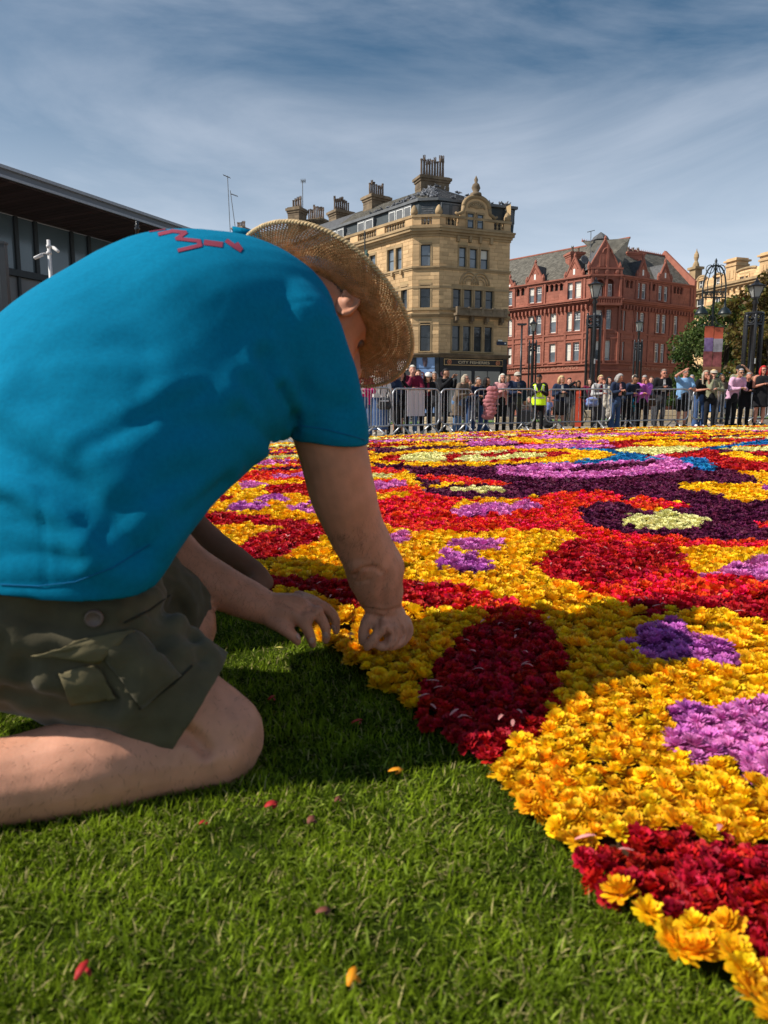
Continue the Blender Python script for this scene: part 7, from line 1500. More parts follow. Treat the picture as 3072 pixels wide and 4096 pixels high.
POSES = {  # elbow and wrist for (image-left, image-right) arm; the person faces -Y
 'rail': (((-.27, -.16, 1.10), (-.07, -.36, 1.135)), ((.27, -.16, 1.10), (.07, -.37, 1.135))),
 'phone': (((-.24, -.04, 1.12), (-.05, -.27, 1.20)), ((.24, -.04, 1.12), (.05, -.28, 1.21))),
 'phone_up': (((-.24, -.18, 1.20), (-.05, -.34, 1.47)), ((.24, -.18, 1.20), (.06, -.35, 1.46))),
 'chinL': (((-.13, -.27, 1.13), (-.045, -.20, 1.42)), ((.27, -.16, 1.10), (.03, -.36, 1.135))),
 'chinR': (((-.27, -.16, 1.10), (-.03, -.36, 1.135)), ((.13, -.27, 1.13), (.045, -.20, 1.42))),
 'shadeL': (((-.36, -.16, 1.50), (-.13, -.19, 1.665)), ((.27, -.14, 1.10), (.05, -.34, 1.13))),
 'shadeR': (((-.27, -.14, 1.10), (-.05, -.34, 1.13)), ((.30, -.16, 1.46), (.10, -.19, 1.655))),
 'down': (((-.25, .02, 1.13), (-.27, -.06, .88)), ((.25, .02, 1.13), (.27, -.06, .88))),
 'cross': (((-.25, -.08, 1.12), (.02, -.22, 1.16)), ((.25, -.08, 1.12), (-.02, -.24, 1.13))),
 'railL': (((-.27, -.16, 1.10), (-.10, -.37, 1.135)), ((.25, .0, 1.13), (.24, -.10, .90)))}
def finger_mesh(mb, w_, d, up, s):
    side = d.cross(up).normalized(); up = side.cross(d).normalized()
    mb.ball(w_ + d * .045 * s, .040 * s, .026 * s, .046 * s, 8, 6, Matrix((side, up, d)).transposed())
    for k in range(4):
        b_ = w_ + d * .078 * s + side * (k - 1.5) * .019 * s; l = (.055, .066, .062, .048)[k] * s; c = b_ + d * l * .6 - up * .008 * s; e = c + d * l * .3 - up * .032 * s; mb.tube([b_ - d * .02 * s, c, e], [.0095 * s, .009 * s, .0065 * s], 6)
    t0 = w_ + d * .03 * s + side * .034 * s; mb.tube([t0 - side * .01 * s, t0 + side * .02 * s + d * .03 * s - up * .01 * s, t0 + side * .012 * s + d * .062 * s - up * .018 * s], [.013 * s, .011 * s, .008 * s], 6)
def person(px, foot, top, lab, pose='rail', yaw=0, lean=.12, skin=0, hair=('grey', 'short'), top_c='navy', sleeve='long', length=.84, bulk=1.0, legs=('black', 'trousers'), shoes='black', hat=None, eyes=None, head_turn=0, head_nod=3, sit=False, child=False, vest=None, scarf=None, flare=0.0, inner=None, dist=None, inner_long=False):
    g = G(px, foot) if dist is None else Vector((at(px, 1640, dist).x, dist, 0)); g.z = gz(g.x, g.y); zt = at(px, top, g.y).z - g.z; H_ = 1.72 - (.42 if sit else 0) - lean * .12; s = zt / H_; t = thing('person', g, lab, 'person', 'spectators along the barriers'); rot = Matrix.Rotation(R(yaw), 3, 'Z'); zs = -.42 if sit else 0
    hsz = 1.28 if child else 1.0
    def W(x, y, z): return g + rot @ Vector((x, y, z)) * s
    def U(x, y, z):                                      # upper body: leans towards the rail from the hips
        z += zs; q = max(0, z - .95 - zs); return W(x, y - lean * q / .55, z - .12 * lean * q / .55)
    bd_ = Blob(); E = POSES[pose]; shw = .175 * (1 + .5 * (bulk - 1)); sk = SKINS[skin]; bare_legs = legs[1] in ('shorts', 'skirt', 'dress')
    bd_.limb([U(0, .01, 1.0), U(0, 0, 1.3), U(0, 0, 1.42)], [.09 * s, .10 * s, .08 * s], 10); hd = U(0, -.02, 1.605); nk = U(0, .0, 1.46)
    bd_.limb([nk, U(0, -.015, 1.56)], [.056 * s, .054 * s], 10)
    rh = rot @ Matrix.Rotation(R(head_turn), 3, 'Z') @ Matrix.Rotation(R(head_nod), 3, 'X'); fx, fy, fz = rh @ Vector((1, 0, 0)), rh @ Vector((0, -1, 0)), rh @ Vector((0, 0, 1)); RH = Matrix((fx, fy, fz)).transposed(); k = s * hsz
    bd_.ball(hd, .076 * k, .095 * k, .108 * k, RH, 14, 10); bd_.ball(hd + fy * .03 * k - fz * .055 * k, .056 * k, .062 * k, .064 * k, RH, 12, 8); bd_.limb([hd + fy * .092 * k + fz * .005 * k, hd + fy * .112 * k - fz * .032 * k], [.009 * k, .015 * k], 8); bd_.ball(hd + fy * .088 * k - fz * .093 * k, .022 * k, .016 * k, .016 * k, RH, 8, 6)
    for sd in (-1, 1): bd_.ball(hd + fx * sd * .080 * k - fz * .012 * k, .012 * k, .022 * k, .032 * k, RH, 8, 6)
    fm = MB()
    for sd, (el, wr) in zip((-1, 1), E):
        S_, e_, w_ = U(sd * shw, .0, 1.405), U(*el), U(*wr); bd_.limb([U(0, 0, 1.38), S_, e_], [.07 * s, .05 * s, .04 * s], 10); bd_.limb([e_, e_.lerp(w_, .4), w_], [.041 * s, .04 * s, .027 * s], 10); d = (w_ - e_).normalized(); d2 = (d + Vector((-.3 * sd, 0, -.25)) * .6).normalized() if pose.startswith('rail') or pose == 'phone' else d
        finger_mesh(fm, w_, d2, (rot @ Vector((-sd * .5, -.2, .8))).normalized(), s)
    ank = []
    for sd in (-1, 1):
        if sit: hp, kn, an = W(sd * .09, 0, .52), W(sd * .12, -.42, .52), W(sd * .12, -.44, .08)
        else: hp, kn, an = W(sd * .09, .02, .92), W(sd * .10, .0, .49), W(sd * .105, .04, .085)
        ank.append((hp, kn, an))
        if bare_legs: bd_.limb([hp, kn + Vector((0, 0, .12 * s)) if not sit else kn, kn, kn.lerp(an, .35), an], [.085 * s, .066 * s, .055 * s, .056 * s, .036 * s], 10)
    if bare_legs: bd_.limb([U(0, .01, 1.05), W(0, .01, .9 + zs)], [.09 * s, .1 * s], 10)
    me = bd_.fuse('body', .0125 * s, 2, g); b = bmesh.new(); b.from_mesh(me); b.from_mesh(fm.mesh('h', g)); b.to_mesh(me); b.free(); bo = link('body', me, sk, t, True)
    # clothes
    tp = Blob(); b0 = bulk; zr_ = [(length, .175, .128), (max(length + .1, .98), .172, .125), (1.12, .168, .122), (1.28, .190, .128), (1.39, .178, .108), (1.455, .085, .075)]
    if length > .9: zr_ = zr_[2:] if length > 1.0 else zr_[1:]
    elif length < .75: zr_ = [(length, .20 + .05 * flare, .15 + .05 * flare), (.8, .19, .14)] + zr_[1:]
    tp.loft([((U(0, .01, z) if z > .95 else W(0, .015, z + zs)), rot @ Vector((1, 0, 0)) * hx * s * b0, rot @ Vector((0, 1, 0)) * hy * s * b0) for z, hx, hy in zr_], n=20, sub=3, pw=2.2)
    if sleeve != 'none':
        for sd, (el, wr) in zip((-1, 1), E):
            S_, e_, w_ = U(sd * shw, .0, 1.395), U(*el), U(*wr)
            if sleeve == 'long': tp.limb([U(sd * .1, 0, 1.38), S_, e_], [.075 * s * b0, .069 * s * b0, .058 * s * b0], 12); tp.limb([e_, e_.lerp(w_, .9)], [.057 * s * b0, .044 * s], 12)
            else: tp.limb([U(sd * .1, 0, 1.38), S_, S_.lerp(e_, .62)], [.075 * s * b0, .068 * s * b0, .062 * s * b0], 12)
    tm_ = tp.fuse('top', .0165 * s, 2, g); lumps(tm_, .009 * s, 9, px * .37); lumps(tm_, .004 * s, 24, px * .11); to = link({'navy': 'jacket', 'black': 'jacket'}.get(top_c, 'top'), tm_, cloth(top_c), t, True)
    if vest:
        vb_ = Blob(); vb_.loft([((U(0, .0, z) if z > .95 else W(0, .005, z)), rot @ Vector((1, 0, 0)) * hx * s * b0 * 1.07, rot @ Vector((0, 1, 0)) * hy * s * b0 * 1.12) for z, hx, hy in ((.80, .185, .135), (.98, .178, .13), (1.12, .172, .126), (1.28, .188, .132), (1.40, .165, .112), (1.44, .12, .09))], n=20, sub=3, pw=2.2); vm = vb_.fuse('vest', .014 * s, 2, g); b = bmesh.new(); b.from_mesh(vm)
        bmesh.ops.delete(b, geom=[f for f in b.faces for c in [rot.inverted() @ (f.calc_center_median() / s)] if (c.z > 1.10 and c.y < 0 and abs(c.x) < (c.z - 1.10) * .30) or (c.z > 1.2 and abs(c.x) > .15 and c.z < 1.38) or c.z > 1.43], context='FACES'); b.to_mesh(vm); b.free(); vo = link('hi_vis_vest', vm, mat('hi_vis_yellow', CL['hivis'], rough=.8, var=.06, scale=20, bump=.3, bscale=50, emit=.08), t, True)
        sv = MB(); bv_ = BVHTree.FromPolygons([Vector(c) + g for c in getco(vm)], [tuple(p.vertices) for p in vm.polygons])
        def stripe(pts, wd, nm):
            V, Fs = [], []
            for (x, z) in pts:
                for o_ in (-wd / 2, wd / 2):
                    a_ = U(x + (o_ if wd < 0 else 0), -.6, z + (abs(o_) * (1 if o_ > 0 else -1) if wd > 0 else 0)); hh = bv_.ray_cast(a_, (rot @ Vector((0, 1, 0)))); V.append((hh[0] - rot @ Vector((0, .006, 0))) if hh[0] else None)
            for i in range(len(pts) - 1):
                q_ = [2 * i, 2 * i + 2, 2 * i + 3, 2 * i + 1]
                if all(V[j] is not None for j in q_): sv.add([V[j] for j in q_], [(0, 1, 2, 3)])
        stripe([(x / 20 * .17, 1.02) for x in range(-20, 21)], .05, 'h'); stripe([(-.115, z) for z in [1.06 + .02 * j for j in range(18)]], -.045, 'v'); stripe([(.115, z) for z in [1.06 + .02 * j for j in range(18)]], -.045, 'v')
        if sv.v: sv.build('reflective_tape', mat('reflective_grey', (.50, .48, .45), rough=.4), vo)
    if inner:
        ib = MB(); V = []
        zi = .12 if inner_long else 1.06
        for j in range(9):
            z = zi + (1.42 - zi) / 8 * j; wd = (.05 if not inner_long else .105) - .003 * j
            for x in (-wd, wd): V.append((U if z > .95 else W)(x, -(.15 if z > 1.0 else .15 + (1.0 - z) * .11) * b0 * (1.04 if z < 1.32 else .9 - (z - 1.32) * 1.6), z))
        for j in range(8): ib.add([V[2 * j], V[2 * j + 1], V[2 * j + 3], V[2 * j + 2]], [(0, 1, 2, 3)])
        io = ib.build('shirt_front', cloth(inner), t, False); sd__ = io.modifiers.new('s', 'SOLIDIFY'); sd__.thickness = .012
    lg = Blob(); lk = legs[1]
    if lk in ('trousers', 'flares', 'shorts'):
        lg.limb([W(0, .015, .98 + zs), W(0, .015, .86 + zs)], [.15 * s * b0, .152 * s * b0], 14)
        for hp, kn, an in ank:
            if lk == 'shorts': lg.limb([hp, hp.lerp(kn, .88)], [.105 * s * b0, .092 * s], 12)
            else: lg.limb([hp, kn, kn.lerp(an, .5), an + Vector((0, 0, -.01))], [.098 * s * b0, .07 * s, (.075 if lk == 'flares' else .062) * s, (.105 if lk == 'flares' else .058) * s], 12)
    elif lk == 'skirt': lg.loft([(W(0, .015, z), rot @ Vector((1, 0, 0)) * hx * s * b0, rot @ Vector((0, 1, 0)) * hy * s * b0) for z, hx, hy in ((legs[2], .19 + flare * .08, .15 + flare * .08), (.75, .182, .14), (.9, .175, .135), (1.02, .155, .118))], n=20, sub=3)
    elif lk == 'dress': lg.loft([(W(0, .015, z), rot @ Vector((1, 0, 0)) * hx * s * b0, rot @ Vector((0, 1, 0)) * hy * s * b0) for z, hx, hy in ((legs[2], .22, .18), (.6, .2, .16), (.95, .17, .13))], n=20, sub=3)
    lm = lg.fuse('legs', .0165 * s, 2, g); lumps(lm, .007 * s, 8, px * .2); lumps(lm, .003 * s, 26, px * .5); link({'flares': 'jeans'}.get(lk, lk), lm, cloth(legs[0]), t, True)
    for hp, kn, an in ank:
        sb_ = Blob(); f = rot @ Vector((0, -1, 0)) * s; c = Vector((an.x, an.y, g.z + .042 * s)); sb_.limb([c - f * .03, c + f * .08, c + f * .165], [.044 * s, .046 * s, .036 * s], 10); sb_.limb([c, an], [.04 * s, .042 * s], 8); link('shoe', sb_.fuse('shoe', .014 * s, 1, g), cloth(shoes), t, True)
    # hair, hats, glasses
    hc_, hst = hair
    if hst != 'none':
        hb_ = Blob(); f_ = {'bald': 1.005, 'crop': 1.02}.get(hst, 1.05); hb_.ball(hd + fz * .012 * k - fy * .012 * k, .080 * k * f_, .098 * k * f_, .106 * k * f_, RH, 16, 10)
        if hst in ('bob', 'long'):
            dz = {'bob': .135, 'long': .27}[hst]
            for sd in (-1, 1): hb_.limb([hd + fx * sd * .070 * k + fz * .03 * k - fy * .01 * k, hd + fx * sd * .084 * k - fz * .07 * k + fy * .0 * k, hd + fx * sd * .075 * k - fz * dz * k + fy * .012 * k], [.035 * k, .034 * k, .020 * k], 8)
            hb_.limb([hd - fy * .07 * k, hd - fy * .085 * k - fz * .09 * k, hd - fy * .07 * k - fz * dz * k], [.07 * k, .066 * k, .045 * k], 10)
        if hst == 'bun': hb_.ball(hd - fy * .10 * k + fz * .06 * k, .045 * k)
        hm_ = hb_.fuse('hair', .0105 * k, 1, g); lumps(hm_, .006 * k, 34, px * .3); b = bmesh.new(); b.from_mesh(hm_); o_ = hd - g; lim = {'bald': -.02, 'crop': .062}.get(hst, .074)
        bmesh.ops.delete(b, geom=[v for v in b.verts for q_ in [v.co - o_] if q_.dot(fy) > -.03 * k and q_.dot(fz) < lim * k and abs(q_.dot(fx)) < (.066 if hst in ('bob', 'long') else .2) * k or (hst in ('short', 'crop', 'bun', 'bald') and q_.dot(fz) < -.05 * k) or (hst == 'bald' and q_.dot(fz) > .045 * k)], context='VERTS'); b.to_mesh(hm_); b.free(); ho = link('hair', hm_, hairm(hc_), t, True); sm_2 = ho.modifiers.new('s', 'SOLIDIFY'); sm_2.thickness = .008 * k; sm_2.offset = 1
    eb = MB()
    for sd in (-1, 1): eb.ball(hd + fx * sd * .031 * k + fy * .082 * k + fz * .006 * k, .011 * k, .009 * k, .007 * k, 8, 6, RH)
    eb.build('eyes', mat('eye_dark', (.03, .02, .018), rough=.3), t)
    mb_ = MB(); mb_.tube([hd + fx * x * k + fy * (.094 - abs(x) * .35) * k - fz * (.062 + .0) * k for x in (-.024, -.01, .01, .024)], .0055 * k, 5); mb_.build('mouth', mat('lip_red', (.36, .1, .08), rough=.5), t)
    if eyes:
        gb = MB()
        for sd in (-1, 1):
            c = hd + fx * sd * .033 * k + fy * .098 * k + fz * .006 * k
            if eyes == 'sun': gb.ball(c, .029 * k, .008 * k, .021 * k, 10, 6, RH)
            else: gb.tube([c + fx * .027 * k * math.cos(a) + fz * .020 * k * math.sin(a) for a in [j * math.pi / 6 for j in range(12)]], .003 * k, 4, closed=True)
            gb.tube([c + fx * sd * .026 * k + fz * .006 * k, hd + fx * sd * .082 * k + fy * .02 * k + fz * .01 * k], .003 * k, 4)
        gb.tube([hd + fx * x * k + fy * .102 * k + fz * .012 * k for x in (-.01, .01)], .004 * k, 4); gb.build('sunglasses' if eyes == 'sun' else 'glasses', M_BLACK, t, True)
    if hat:
        kind_, col_ = hat; hb_ = MB(); V, Fs = [], []; n = 18
        for i in range(7):
            th = math.pi / 2 * i / 6
            for j in range(n): a = 2 * math.pi * j / n; V.append(hd + fz * (.035 + .093 * math.sin(th)) * k + fx * .092 * k * math.cos(th) * math.cos(a) + fy * .110 * k * math.cos(th) * math.sin(a))
        for i in range(6):
            for j in range(n): Fs.append((i * n + j, i * n + (j + 1) % n, (i + 1) * n + (j + 1) % n, (i + 1) * n + j))
        if kind_ != 'visor': hb_.add(V, Fs)
        else: hb_.add(V[:3 * n], Fs[:2 * n])
        if kind_ in ('cap', 'visor'):
            V, Fs = [], []
            for i in range(9):
                a = math.pi * i / 8
                for q_ in (1.0, 1.75): V.append(hd + fz * (.040 - (.022 if q_ > 1.2 else 0)) * k + fx * .090 * k * math.cos(a) * (1 if q_ < 1.2 else 1.02) + fy * .108 * k * math.sin(a) * (1 if q_ < 1.2 else 1.72))
            for i in range(8): Fs.append((2 * i, 2 * i + 1, 2 * i + 3, 2 * i + 2))
            hb_.add(V, Fs)
        ho = hb_.build({'cap': 'cap', 'visor': 'visor', 'beanie': 'hat'}[kind_], cloth(col_), t, True); q_ = ho.modifiers.new('s', 'SOLIDIFY'); q_.thickness = .008 * k
    if scarf:
        sb_ = Blob(); sb_.ball(hd + fz * .005 * k - fy * .012 * k, .098 * k, .112 * k, .125 * k, RH); sb_.limb([hd - fz * .08 * k, nk, U(0, .0, 1.36)], [.09 * k, .10 * s, .15 * s], 14, flat=(rot @ Vector((0, 1, 0)), .75)); sm2 = sb_.fuse('headscarf', .012 * k, 2, g); b = bmesh.new(); b.from_mesh(sm2); o_ = hd - g
        bmesh.ops.delete(b, geom=[v for v in b.verts for q_ in [v.co - o_] if q_.dot(fy) > .02 * k and (q_.dot(fx) / .068 / k) ** 2 + ((q_.dot(fz) + .01 * k) / .085 / k) ** 2 < 1], context='VERTS'); b.to_mesh(sm2); b.free(); link('headscarf', sm2, cloth(scarf), t, True)
    t['_s'] = s; return dict(t=t, s=s, W=W, U=U, rot=rot, pose=E, hd=hd)
M_PHONE = mat('phone_black', (.012, .012, .014), rough=.2, spec=.6); M_SCREEN = mat('phone_screen', (.03, .04, .05), rough=.08, spec=.8)
def phone(P_, at_, tilt, lab, flip=False):
    c = P_['U'](*at_); s = P_['s']; rt = P_['rot'] @ Matrix.Rotation(R(tilt), 3, 'X'); t = thing('phone', c, lab, 'phone', 'phones held by spectators'); ex, ey, ez = rt @ Vector((.038, 0, 0)) * s, rt @ Vector((0, .0045, 0)) * s, rt @ Vector((0, 0, .078)) * s
    mb = MB(); mb.obox(c - ex - ey - ez, ex * 2, ey * 2, ez * 2); o = mb.build('case', M_PHONE, t); bv = o.modifiers.new('b', 'BEVEL'); bv.width = .004; bv.segments = 2
    mb = MB(); q = ey * 1.08; mb.quad(*[c + q + ex * a + ez * b_ for a, b_ in ((-.88, -.92), (.88, -.92), (.88, .92), (-.88, .92))]); mb.build('screen', M_SCREEN, t)
    mb = MB(); mb.tube([c - ey * 1.0 + ex * .5 + ez * .7, c - ey * 1.8 + ex * .5 + ez * .7], .008 * s, 8); mb.build('camera_bump', M_PHONE, t)
Pn = {}
Pn['pink'] = person(1462, 1747, 1470, 'woman in a pink cardigan leaning on the barrier below the hat brim', 'rail', -14, .2, 0, ('grey', 'bob'), 'pinkc', inner='white', legs=('denim', 'trousers'), shoes='charc', length=.78)
Pn['white'] = person(1518, 1742, 1462, 'woman in a white blouse and long blue denim skirt with a dark bag', 'railL', -6, .1, 0, ('ash', 'bob'), 'white', length=.80, legs=('denim', 'skirt', .14), shoes='beige', flare=.4)
Pn['cam'] = person(1568, 1739, 1482, 'woman in a navy jacket and sunglasses looking down at her camera', 'phone', -8, .14, 0, ('ash', 'bob'), 'navy', bulk=1.1, legs=('black', 'trousers'), eyes='sun', head_nod=16)
Pn['dark'] = person(1592, 1734, 1492, 'dark haired woman standing close behind the woman in sunglasses', 'down', 0, 0, 3, ('brown', 'long'), 'charc', legs=('black', 'skirt', .45), dist=18.6)
Pn['up'] = person(1610, 1737, 1484, 'woman hidden behind the phone she holds up in both hands', 'phone_up', -12, .1, 0, ('black', 'long'), 'black', legs=('black', 'trousers'))
Pn['maroon'] = person(1644, 1736, 1463, 'white haired man in a maroon jumper with a hand over his mouth', 'chinL', 6, .16, 0, ('white', 'short'), 'maroon', bulk=1.12, legs=('ldenim', 'trousers'), shoes='white')
Pn['cap'] = person(1702, 1735, 1492, 'woman with dark hair under a white cap looking down', 'phone', 12, .18, 3, ('black', 'bob'), 'black', legs=('black', 'trousers'), hat=('beanie', 'white'), head_nod=22, inner='maroon', shoes='white')
Pn['blk'] = person(1768, 1732, 1475, 'dark haired bearded young man in a black jacket raising a phone', 'phone_up', 38, .1, 3, ('black', 'crop'), 'black', bulk=1.15, legs=('black', 'trousers'), head_turn=10)
Pn['taupe'] = person(1828, 1734, 1499, 'woman with long ash blond hair in a long taupe coat', 'chinR', 48, .22, 0, ('ash', 'bob'), 'taupe', length=.52, flare=.6, bulk=1.05, legs=('ldenim', 'trousers'), shoes='rust', eyes='clear')
Pn['bald2'] = person(1852, 1728, 1502, 'bald man almost hidden behind the long taupe coat', 'down', 30, .1, 0, ('stub', 'bald'), 'green', legs=('charc', 'trousers'), dist=21.2)
Pn['nav2'] = person(1882, 1731, 1512, 'older man with a tanned face and clasped hands in a navy jacket', 'rail', 30, .3, 3, ('grey', 'crop'), 'navy', legs=('denim', 'trousers'), shoes='charc')
Pn['longh'] = person(1934, 1729, 1509, 'woman with very long black hair looking along the barrier', 'phone', 24, .12, 3, ('black', 'long'), 'black', legs=('denim', 'flares'), head_turn=25)
Pn['lpink'] = person(2002, 1728, 1496, 'white haired woman in a pale pink cardigan holding a phone', 'phone', 4, .08, 0, ('white', 'bob'), 'lpink', bulk=1.12, length=.80, legs=('black', 'trousers'), inner='lpink', eyes='clear')
Pn['beigecap'] = person(2060, 1727, 1490, 'stout man in a beige cap and navy jumper with a lanyard', 'railL', 10, .06, 1, ('grey', 'crop'), 'navy', bulk=1.25, legs=('charc', 'trousers'), hat=('cap', 'beige'), eyes='sun', head_nod=-4, inner='charc')
Pn['sit'] = person(2098, 1712, 1588, 'person sitting on a low block behind the barrier with bare arms on the knees', 'cross', 5, .5, 0, ('ash', 'bob'), 'grey', sleeve='short', length=.98, legs=('charc', 'trousers'), sit=True, dist=24.5)
Pn['hivis'] = person(2150, 1727, 1498, 'steward in a yellow hi-vis vest looking down at a phone', 'phone', -8, .02, 2, ('black', 'crop'), 'black', bulk=1.15, length=.82, legs=('black', 'trousers'), vest=True, head_nod=24, head_turn=-20)
Pn['kid2'] = person(2192, 1716, 1590, 'child in a patterned blue top half hidden behind the steward', 'down', 0, 0, 3, ('brown', 'short'), 'bluep', sleeve='short', legs=('navy', 'trousers'), child=True, dist=23.6)
Pn['blonde'] = person(2236, 1724, 1503, 'blonde woman in a navy blazer and black skirt reading her phone', 'phone', 8, .04, 0, ('blond', 'bob'), 'navy', bulk=1.12, length=.78, legs=('black', 'skirt', .50), inner='grey', head_nod=20, head_turn=12)
Pn['rust'] = person(2306, 1720, 1522, 'woman in a black headscarf, long rust dress and dark open coat shading her face', 'shadeL', -6, .0, 2, ('black', 'none'), 'black', length=.16, legs=('brownt', 'dress', .14), scarf='black', flare=.1, bulk=1.1, inner='rust', inner_long=True)
Pn['lgrey'] = person(2384, 1719, 1502, 'woman with short blond hair and sunglasses in a pale grey jacket, chin in hand', 'chinR', 10, .16, 1, ('blond', 'short'), 'grey', bulk=1.05, legs=('charc', 'trousers'), eyes='sun', inner='maroon', head_turn=12)
Pn['flare'] = person(2458, 1720, 1496, 'grey haired woman in a navy cardigan over pink, wearing wide jeans', 'phone', 18, .12, 1, ('grey', 'bob'), 'navy', bulk=1.08, legs=('denim', 'flares'), shoes='white', inner='lpink', head_nod=24, head_turn=22)
Pn['glasses'] = person(2502, 1717, 1504, 'woman with tied dark hair and glasses leaning over in a navy top', 'railL', 16, .34, 2, ('black', 'bun'), 'navy', bulk=1.1, legs=('black', 'trousers'), eyes='clear', head_nod=22)
Pn['whcap'] = person(2530, 1710, 1501, 'man in a pale cap peering over between two women', 'down', 0, .05, 0, ('grey', 'short'), 'charc', legs=('charc', 'trousers'), hat=('beanie', 'beige'), eyes='sun', dist=24.3)
Pn['child'] = person(2519, 1716, 1572, 'small child in a turquoise jacket standing behind the barrier bars', 'cross', 0, .0, 2, ('black', 'crop'), 'turq', legs=('charc', 'trousers'), child=True, bulk=1.1)
Pn['purple'] = person(2565, 1716, 1503, 'woman with short grey hair in a bright purple fleece propping her head', 'chinR', -14, .22, 1, ('grey', 'short'), 'purple', bulk=1.18, legs=('black', 'trousers'), eyes='clear', head_nod=18, head_turn=-20)
Pn['bald'] = person(2634, 1713, 1478, 'balding man in sunglasses and a black jacket with one foot on the rail', 'phone', 2, .14, 1, ('stub', 'crop'), 'black', bulk=1.18, legs=('charc', 'trousers'), eyes='sun', inner='grey')
Pn['sky'] = person(2724, 1711, 1475, 'man in a light blue T-shirt and black shorts shading his eyes', 'shadeL', 6, .06, 1, ('stub', 'bald'), 'sky', sleeve='short', bulk=1.12, length=.82, legs=('black', 'shorts'), shoes='black')
Pn['blkt'] = person(2794, 1708, 1484, 'grey blond woman in a black T-shirt and blue jeans resting her chin', 'chinR', -2, .26, 1, ('ash', 'long'), 'black', sleeve='short', legs=('denim', 'flares'), shoes='white', eyes='clear')
Pn['visor'] = person(2836, 1708, 1479, 'woman in sunglasses and a pale cap in an olive and cream jacket', 'chinL', -6, .08, 0, ('blond', 'short'), 'green', legs=('black', 'trousers'), hat=('visor', 'beige'), eyes='sun', inner='beige')
Pn['pshirt'] = person(2920, 1706, 1477, 'man in a pink shirt and sunglasses leaning on the barrier', 'rail', 12, .26, 3, ('grey', 'short'), 'pshirt', bulk=1.12, length=.82, legs=('black', 'trousers'), eyes='sun', head_turn=-20)
Pn['bcap'] = person(2946, 1700, 1462, 'man in a black cap with a raised arm behind the pink shirt', 'shadeR', -8, .0, 3, ('black', 'short'), 'green', sleeve='short', legs=('charc', 'trousers'), hat=('cap', 'black'), dist=24.6)
Pn['bcoat'] = person(2972, 1705, 1492, 'grey haired woman in a black coat with her hand at her mouth', 'chinL', -8, .18, 1, ('grey', 'short'), 'black', length=.62, legs=('black', 'trousers'))
Pn['redh'] = person(3034, 1705, 1464, 'red haired woman in sunglasses and a short black sleeveless dress', 'phone', -6, .04, 1, ('red', 'bob'), 'black', sleeve='none', bulk=1.15, length=.80, legs=('black', 'skirt', .55), eyes='sun')
for px_, top_y, d_, hr, tc, lab in ((1672, 1480, 20.5, ('brown', 'short'), 'navy', 'dark jacketed man half hidden between the maroon jumper and the white cap'), (1735, 1488, 21.5, ('grey', 'bob'), 'charc', 'grey haired figure behind the young man in black'), (1908, 1506, 23, ('brown', 'bob'), 'taupe', 'person in brown behind the woman with black hair'), (2030, 1500, 24, ('brown', 'short'), 'navy', 'person in dark blue behind the couple in pink and navy'), (2272, 1512, 25, ('black', 'short'), 'charc', 'dark figure behind the blonde woman'), (2352, 1515, 25.5, ('brown', 'bob'), 'maroon', 'person in maroon behind the lamp post rods'), (2428, 1508, 24.5, ('black', 'bob'), 'charc', 'dark haired figure behind the pale grey jacket'), (2600, 1506, 25.5, ('brown', 'short'), 'navy', 'figure in navy behind the purple fleece'), (2760, 1500, 25.5, ('grey', 'short'), 'charc', 'dark figure behind the blue T-shirt'), (2878, 1498, 25, ('brown', 'bob'), 'taupe', 'figure in brown left of the pink shirt'), (3006, 1500, 25.5, ('black', 'short'), 'navy', 'figure in navy left of the red haired woman')):
    person(px_, 1700, top_y, lab, 'down', (px_ * 7) % 40 - 20, .03, px_ % 4, hr, tc, legs=('charc', 'trousers'), dist=d_)
for kx, c, tl, lab in (('cam', (0, -.33, 1.26), -20, 'dark camera phone held by the woman in the navy jacket'), ('up', (0, -.40, 1.50), 0, 'phone held up in front of a hidden face'), ('blk', (0, -.40, 1.50), 0, 'phone held up by the young man in black'), ('longh', (0, -.34, 1.24), -60, 'phone held low by the long haired woman'), ('lpink', (0, -.34, 1.24), -50, 'phone in the hands of the woman in pale pink'), ('hivis', (0, -.34, 1.24), -50, 'phone in the steward\'s hands'), ('blonde', (0, -.34, 1.24), -50, 'phone the blonde woman is reading'), ('bald', (0, -.36, 1.22), -60, 'phone in the hands of the man in the black jacket'), ('redh', (0, -.34, 1.24), -50, 'phone held by the red haired woman')): phone(Pn[kx], c, tl, lab)
